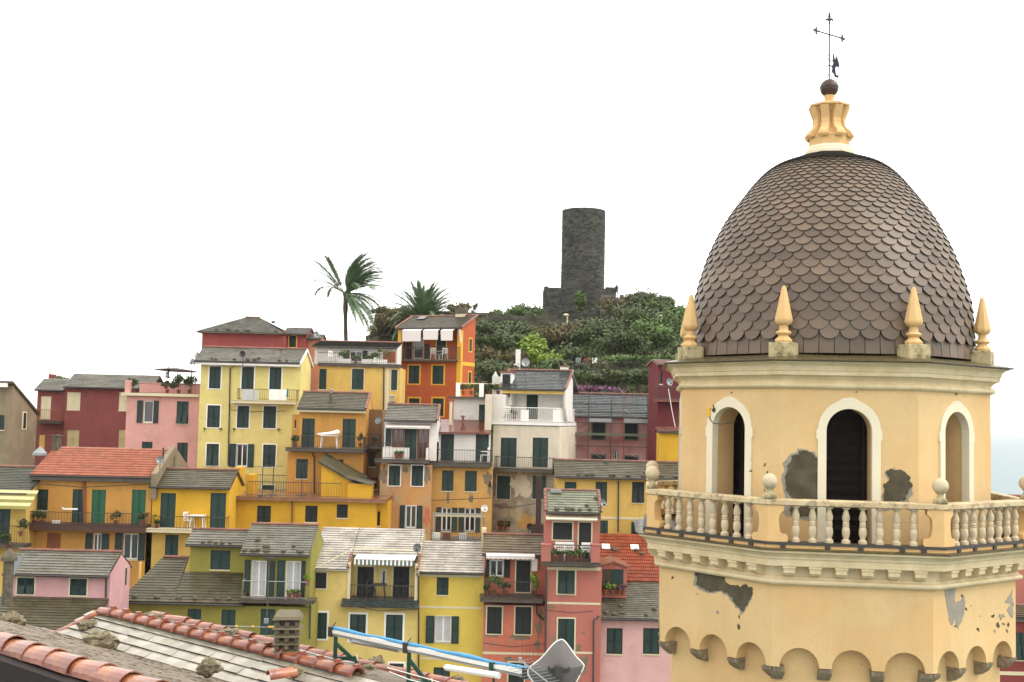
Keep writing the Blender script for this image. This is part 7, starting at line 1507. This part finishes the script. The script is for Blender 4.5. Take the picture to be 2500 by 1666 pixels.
for (x, y, z, w_, h_, lb) in ((28, 1520, -4.0, 66, 46, 'craggy mortar lump at the left edge of the roofs'), (217, 1530, -4.05, 50, 34, 'dark mossy mortar lump under the hip tiles'), (248, 1565, -4.0, 84, 46, 'big pale mortar lump on the brown slates'), (510, 1628, -3.75, 60, 42, 'rounded rough stone on the brown slates near the middle')):
    p = atz(x, y, CZ + z); s_ = p.y / F; lump(p, w_ * s_ * .48, w_ * s_ * .32, h_ * s_ * .5, lb, name='rough_stone')
tC = (C1 - C0)
for (x, y, w_, h_, lb) in ((563, 1546, 56, 26, 'mossy dark stone on the ridge behind the terracotta tiles'), (920, 1620, 50, 34, 'dark round stone at the right end of the back ridge'), (900, 1632, 44, 20, 'pale flat stone beside the dark round stone'), (1118, 1662, 40, 24, 'rounded grey stone at the bottom edge under the blue rig'), (375, 1503, 52, 14, 'long grey green stone lying behind the ridge tiles'), (880, 1655, 90, 26, 'broken mortar end of the foreground ridge')):
    p = atz(x, y, CZ - 3.9); s_ = p.y / F; lump(p, w_ * s_ * .46, w_ * s_ * .3, h_ * s_ * .48, lb, name='rough_stone')
# brown roof
t = thing('brown_slate_roof', 'grazing brown small-slate roof with fat terracotta edge tiles at the lower left', 'roof', tuple(A0 - Vector((0, 0, 3))))
As, Ae = A0s, A0e
slate_field(t, 'small_slate', V0s - dr * 1.2, V0e, As, Ae, 46, .2, .013, m_bslate, 300, lambda q: 0 < q[0] < 620 and q[1] > 1600 and q[1] < 1666)
mb = MB(); L0 = t.location; dn_ = Vector((0, 0, .03)); mb.hexa([v - L0 for v in (V0s - dr * 1.2 - dn_ * 10, V0e - dn_ * 10, Ae - dn_ * 14, As - dn_ * 14, V0s - dr * 1.2 - dn_, V0e - dn_, Ae - dn_, As - dn_)]); mb.obj('roof_deck', m_mortar, t)
pA = atz(0, 1578, ZA); pB = atz(330, 1683, ZA); tl = (pB - pA).length
st = pA - dr * 1.2; en = pB + dr * 1.5
tilerow(t, 'edge_tile', en + Vector((0, 0, .0)), st + Vector((0, 0, .0)), round((en - st).length / .52), .17, .15, jit=.012, over=1.15)
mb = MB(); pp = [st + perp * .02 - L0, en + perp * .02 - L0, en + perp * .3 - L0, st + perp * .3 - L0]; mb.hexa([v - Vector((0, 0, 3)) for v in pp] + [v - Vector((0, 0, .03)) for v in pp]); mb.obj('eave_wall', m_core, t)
for (x, y, rz, lb, sc_) in ((655, 1655, 0, 'loose terracotta tile lying at the bottom of the pale slates', 1.0), (690, 1648, .6, 'second loose terracotta tile propped on a mortar stone', .8)):
    p = atz(x, y, CZ - 3.9); o = halftile(.11, .1, .42).obj('loose_tile', m_coppo, label=lb, cat='roof tile', smooth=50); o.location = p; o.rotation_euler = (R(4), R(10), R(-60) + rz); o.scale = [sc_] * 3
p = atz(717, 1640, CZ - 3.85); lump(p, .13, .1, .1, 'knobbly yellow mortar stone beside the loose tiles', name='rough_stone')
# slate chimney
p = atz(700, 1588, CZ - 3.75); s_ = p.y / F; t = thing('stacked_slate_chimney', 'square chimney of stacked overlapping grey slabs behind the ridge', 'chimney', p)
hh = 92 * s_; mb = MB(); mb.box(-.13, .13, -.13, .13, -.6, hh - .06); mb.obj('chimney_core', m_dark, t)
m_slab = M('chimney_slab', lin((126, 116, 92), .68), .85, var=.22, vscale=4, rndvar=.15, bump=.7, bscale=16, mixcol=lin((86, 84, 54), .6), mixamt=.5, mixscale=4)
for i in range(5):
    z0 = hh * (i * .195); ex = .205 + (.008 * i if i < 4 else 0); mb = MB(); k = 10
    mb.hexa([(-ex, -ex, z0), (ex, -ex, z0), (ex, ex, z0), (-ex, ex, z0), (-ex + .08, -ex + .08, z0 + .06), (ex - .08, -ex + .08, z0 + .06), (ex - .08, ex - .08, z0 + .06), (-ex + .08, ex - .08, z0 + .06)] if i < 4 else [(-.23, -.23, hh - .1), (.23, -.23, hh - .09), (.23, .23, hh - .09), (-.23, .23, hh - .1), (-.2, -.2, hh - .05), (.2, -.2, hh - .045), (.16, .2, hh), (-.16, .2, hh)])
    o = mb.obj('slab', m_slab, t); o.rotation_euler = (rnd.uniform(-.02, .02), rnd.uniform(-.02, .02), R(8) + rnd.uniform(-.06, .06))
    if i < 4:
        for (a, b) in ((-.155, -.155), (.155, -.155), (-.155, .155), (.155, .155), (0, -.17)): mb = MB(); mb.box(a - .035, a + .035, b - .035, b + .035, z0 + .05, z0 + hh * .2 - .002); o = mb.obj('spacer', m_slab, t); o.rotation_euler = (0, 0, R(8))
# cable from the chimney
mb = MB(); mb.tube([atz(x, y, CZ + z) for x, y, z in ((686, 1532, -3.5), (676, 1550, -3.6), (680, 1566, -3.75), (710, 1580, -3.85), (760, 1595, -3.9), (815, 1609, -3.9), (880, 1622, -3.9))], .011, 5); mb.obj('white_cable', m_white, label='white cable trailing from the slab chimney over the roof', cat='cable')
mb = MB(); mb.tube([at(x, y, 15) for x, y in ((945, 1630), (1010, 1648), (1060, 1662), (1100, 1675))], .006, 5); mb.tube([at(x, y, 15.3) for x, y in ((950, 1640), (1000, 1660), (1050, 1672))], .006, 5); mb.obj('white_cable', m_white, label='pair of thin white lines at the bottom under the blue rig', cat='cable')
# blue tube rig on green brackets
m_blue = M('blue_tarp', lin((84, 166, 216), .8), .45, var=.12, vscale=5, bump=.4, bscale=10); m_gmet = M('chipped_green_metal', lin((22, 66, 48), .9), .5, var=.3, vscale=6)
P0, P1 = at(812, 1541, 18.6), at(1296, 1645, 15.6); t = thing('awning_rig', 'long aluminium awning rail with rolled blue cloth on green brackets', 'awning rail', P0 - Vector((0, 0, 1))); L0 = t.location; d = (P1 - P0).normalized(); up = Vector((0, 0, 1)); sd_ = d.cross(up).normalized(); u2 = sd_.cross(d)
def barbox(mb, a, b, w_, h_, o=(0, 0)):
    q = [sd_ * x + u2 * z for x, z in ((-w_, -h_), (w_, -h_), (w_, h_), (-w_, h_))]; e = sd_ * o[0] + u2 * o[1]
    A = [a + e + v - L0 for v in q]; B = [b + e + v - L0 for v in q]; mb.hexa([A[0], A[1], B[1], B[0], A[3], A[2], B[2], B[3]])
mb = MB(); barbox(mb, P0, P1, .038, .024); mb.obj('rail', m_white, t); mb = MB(); barbox(mb, P0, P1, .034, .014, (0, -.046)); mb.obj('under_rail', m_alu, t)
mb = MB(); k = 22; mb.tube([P0.lerp(P1, i / k) + u2 * (.05 + .006 * math.sin(i * 1.3)) - L0 for i in range(k + 1)], [.024 + .006 * math.sin(i * .9) for i in range(k + 1)], 8); mb.obj('blue_cloth_roll', m_blue, t)
mb = MB()
for i in range(9): f = rnd.uniform(.1, .97); a = P0.lerp(P1, f); mb.extr([a - sd_ * .052 * (1 if sd_.y > 0 else 1) + d * x + u2 * z - L0 for x, z in ((0, .01), (.05, -.01), (.11, -.02), (.13, -.03), (.06, -.032), (.0, -.015))], sd_ * -.004 if sd_.y > 0 else sd_ * .004)
mb.obj('flaked_patches', m_gmet, t)
for f in (.0, .42, .985):
    a = P0.lerp(P1, f); mb = MB(); barbox(mb, a - d * .04, a + d * .04, .06, .075, (0, -.005)); mb.tube([a - L0 + u2 * .07, a - L0 + u2 * .14 + d * .08], .008, 5); mb.obj('clamp', m_dark, t)
for f in (.02, .43):
    a = P0.lerp(P1, f) - u2 * .05; ft = a - up * (.36 if f < .1 else .45); mb = MB(); w3 = .03; right = Vector((1, -.2, 0)).normalized()
    def bar(p, q, w_=.028):
        dd = (q - p).normalized(); s3 = dd.cross(Vector((0, 1, 0))).normalized() * w_; n3 = Vector((0, w_, 0)); A = [p + s3 + n3, p - s3 + n3, p - s3 - n3, p + s3 - n3]; B = [v + (q - p) for v in A]; mb.hexa([v - L0 for v in (A[0], A[1], B[1], B[0], A[3], A[2], B[2], B[3])])
    bar(a, ft); bar(ft, ft + right * .34 + up * .03); bar(a - up * .12, ft + right * .3); bar(ft + right * .3 + up * .04, ft + right * .62 - up * .45); mb.obj('bracket', m_gmet, t)
    mb = MB(); q = ft + right * .34 + up * .03; mb.tube([q - L0 + up * .05, q - L0 - up * .02 + right * .02, q - L0 - up * .16], .018, 6); mb.obj('tie', m_cream, t)
for (x0, y0, x1, y1, D0, D1, r_, mt) in ((862, 1566, 975, 1588, 18.2, 17.6, .035, m_alu), (1090, 1630, 1218, 1650, 16.6, 15.9, .045, m_white)):
    a, b = at(x0, y0, D0), at(x1, y1, D1); mb = MB(); mb.tube([a - L0, b - L0], r_, 8); mb.tube([a - L0, a.lerp(b, -.03) - L0], r_ * .7, 8); mb.obj('folding_arm', mt, t)
a = P0.lerp(P1, .84); mb = MB(); barbox(mb, a - d * .03, a + d * .03, .07, .1, (0, -.05)); mb.tube([a - L0 - up * .1, a - L0 - up * .3], .02, 6); mb.obj('clamp', m_gmet, t)
# big satellite dish seen from behind
D = 15; c = at(1362, 1632, D); t = thing('large_satellite_dish', 'large grey satellite dish seen from behind at the bottom', 'satellite dish', c - Vector((0, 0, 1.2))); s_ = D / F
m_dish = M('dish_back', lin((136, 130, 126), .56), .5, var=.04, vscale=3, metal=.2)
out = [(-72, 10), (-66, -2), (-40, -24), (-14, -55), (0, -66), (12, -67), (26, -52), (42, -30), (60, -12), (61, -2), (40, 40), (20, 66), (0, 74), (-40, 52), (-66, 24)]
mb = MB(); P = [(x * s_, -y * s_) for x, y in out]; cx, cz = 0, 0; rings = 5; k = len(P)
# refine outline
P2 = []
for i in range(k):
    p0, p1, p2, p3 = [Vector(P[(i + j) % k]) for j in (-1, 0, 1, 2)]
    for q in range(4): u = q / 4; P2.append(.5 * ((2 * p1) + (p2 - p0) * u + (2 * p0 - 5 * p1 + 4 * p2 - p3) * u * u + (3 * p1 - p0 - 3 * p2 + p3) * u ** 3))
k = len(P2)
for side, e in ((0, 0), (1, .012)):
    n0 = len(mb.v)
    for j in range(rings + 1):
        f = j / rings
        for p in P2: mb.v.append((p.x * f, -.10 * (1 - f * f) * 1.0 + e, p.y * f))
    for j in range(rings):
        for i in range(k): i2 = (i + 1) % k; mb.face((n0 + j * k + i, n0 + j * k + i2, n0 + (j + 1) * k + i2, n0 + (j + 1) * k + i), .5)
mb.obj('bowl', m_dish, t, smooth=True, loc=(0, 0, 1.2)); mb = MB(); mb.tube([(p.x, .0, p.y) for p in P2] + [(P2[0].x, 0, P2[0].y)], .009, 6); mb.obj('rim', m_white, t, loc=(0, 0, 1.2))
mb = MB(); mb.box(-.12, .13, -.17, -.13, -.02, .03); mb.box(-.05, .05, -.22, -.12, -.3, .06); mb.box(-.02, .13, -.2, -.16, -.2, -.16); mb.tube([(-.12, -.15, .0), (-.12, -.15, .05)], .012, 6); mb.tube([(.13, -.15, .0), (.13, -.15, .05)], .012, 6); mb.tube([(0, -.2, -1.2), (0, -.2, -.05)], .03, 8); mb.obj('mount', m_dark, t, loc=(0, 0, 1.2))
# comb aerial left of it
p = at(1270, 1612, 14.6); t = thing('comb_aerial', 'slanting aerial boom with thin rods left of the large dish', 'antenna', p); e = at(1345, 1672, 14.2) - p; mb = MB(); mb.tube([(0, 0, 0), tuple(e)], .009, 5); mb.box(-.02, .02, -.02, .02, -.01, .03); mb.obj('boom', m_alu, t)
for i in range(9): f = .04 + i * .11; q = e * f; mb = MB(); mb.tube([q + Vector((-.22, .1, -.06)), q + Vector((.12, -.05, .04))], .003, 4); mb.obj('rod', m_alu, t)
p = at(1285, 1600, 15.2); t = thing('rod_aerial', 'faint aerial of upright thin rods above the comb aerial', 'antenna', p); mb = MB(); mb.tube([(-.05, 0, -.1), (.2, 0, -.14)], .006, 4); mb.obj('boom', m_dark, t)
for x in (-.045, 0, .045, .09, .15): mb = MB(); mb.tube([(x, 0, -.12), (x - .005, 0, .16)], .002, 4); mb.obj('rod', m_dark, t)
# ---------------------------------------------------------------- haze
hz = bpy.data.materials.new('haze_air'); hz.use_nodes = True; n = hz.node_tree; n.nodes.clear(); o_ = n.nodes.new('ShaderNodeOutputMaterial'); v = n.nodes.new('ShaderNodeVolumePrincipled'); v.inputs['Density'].default_value = .00013; v.inputs['Color'].default_value = (1, 1, 1, 1); n.links.new(v.outputs[0], o_.inputs['Volume'])
m = MB(); m.box(-6600, 6600, -450, 6600, -8, 64); hb = m.obj('haze', hz, kind='stuff'); hb.display_type = 'WIRE'
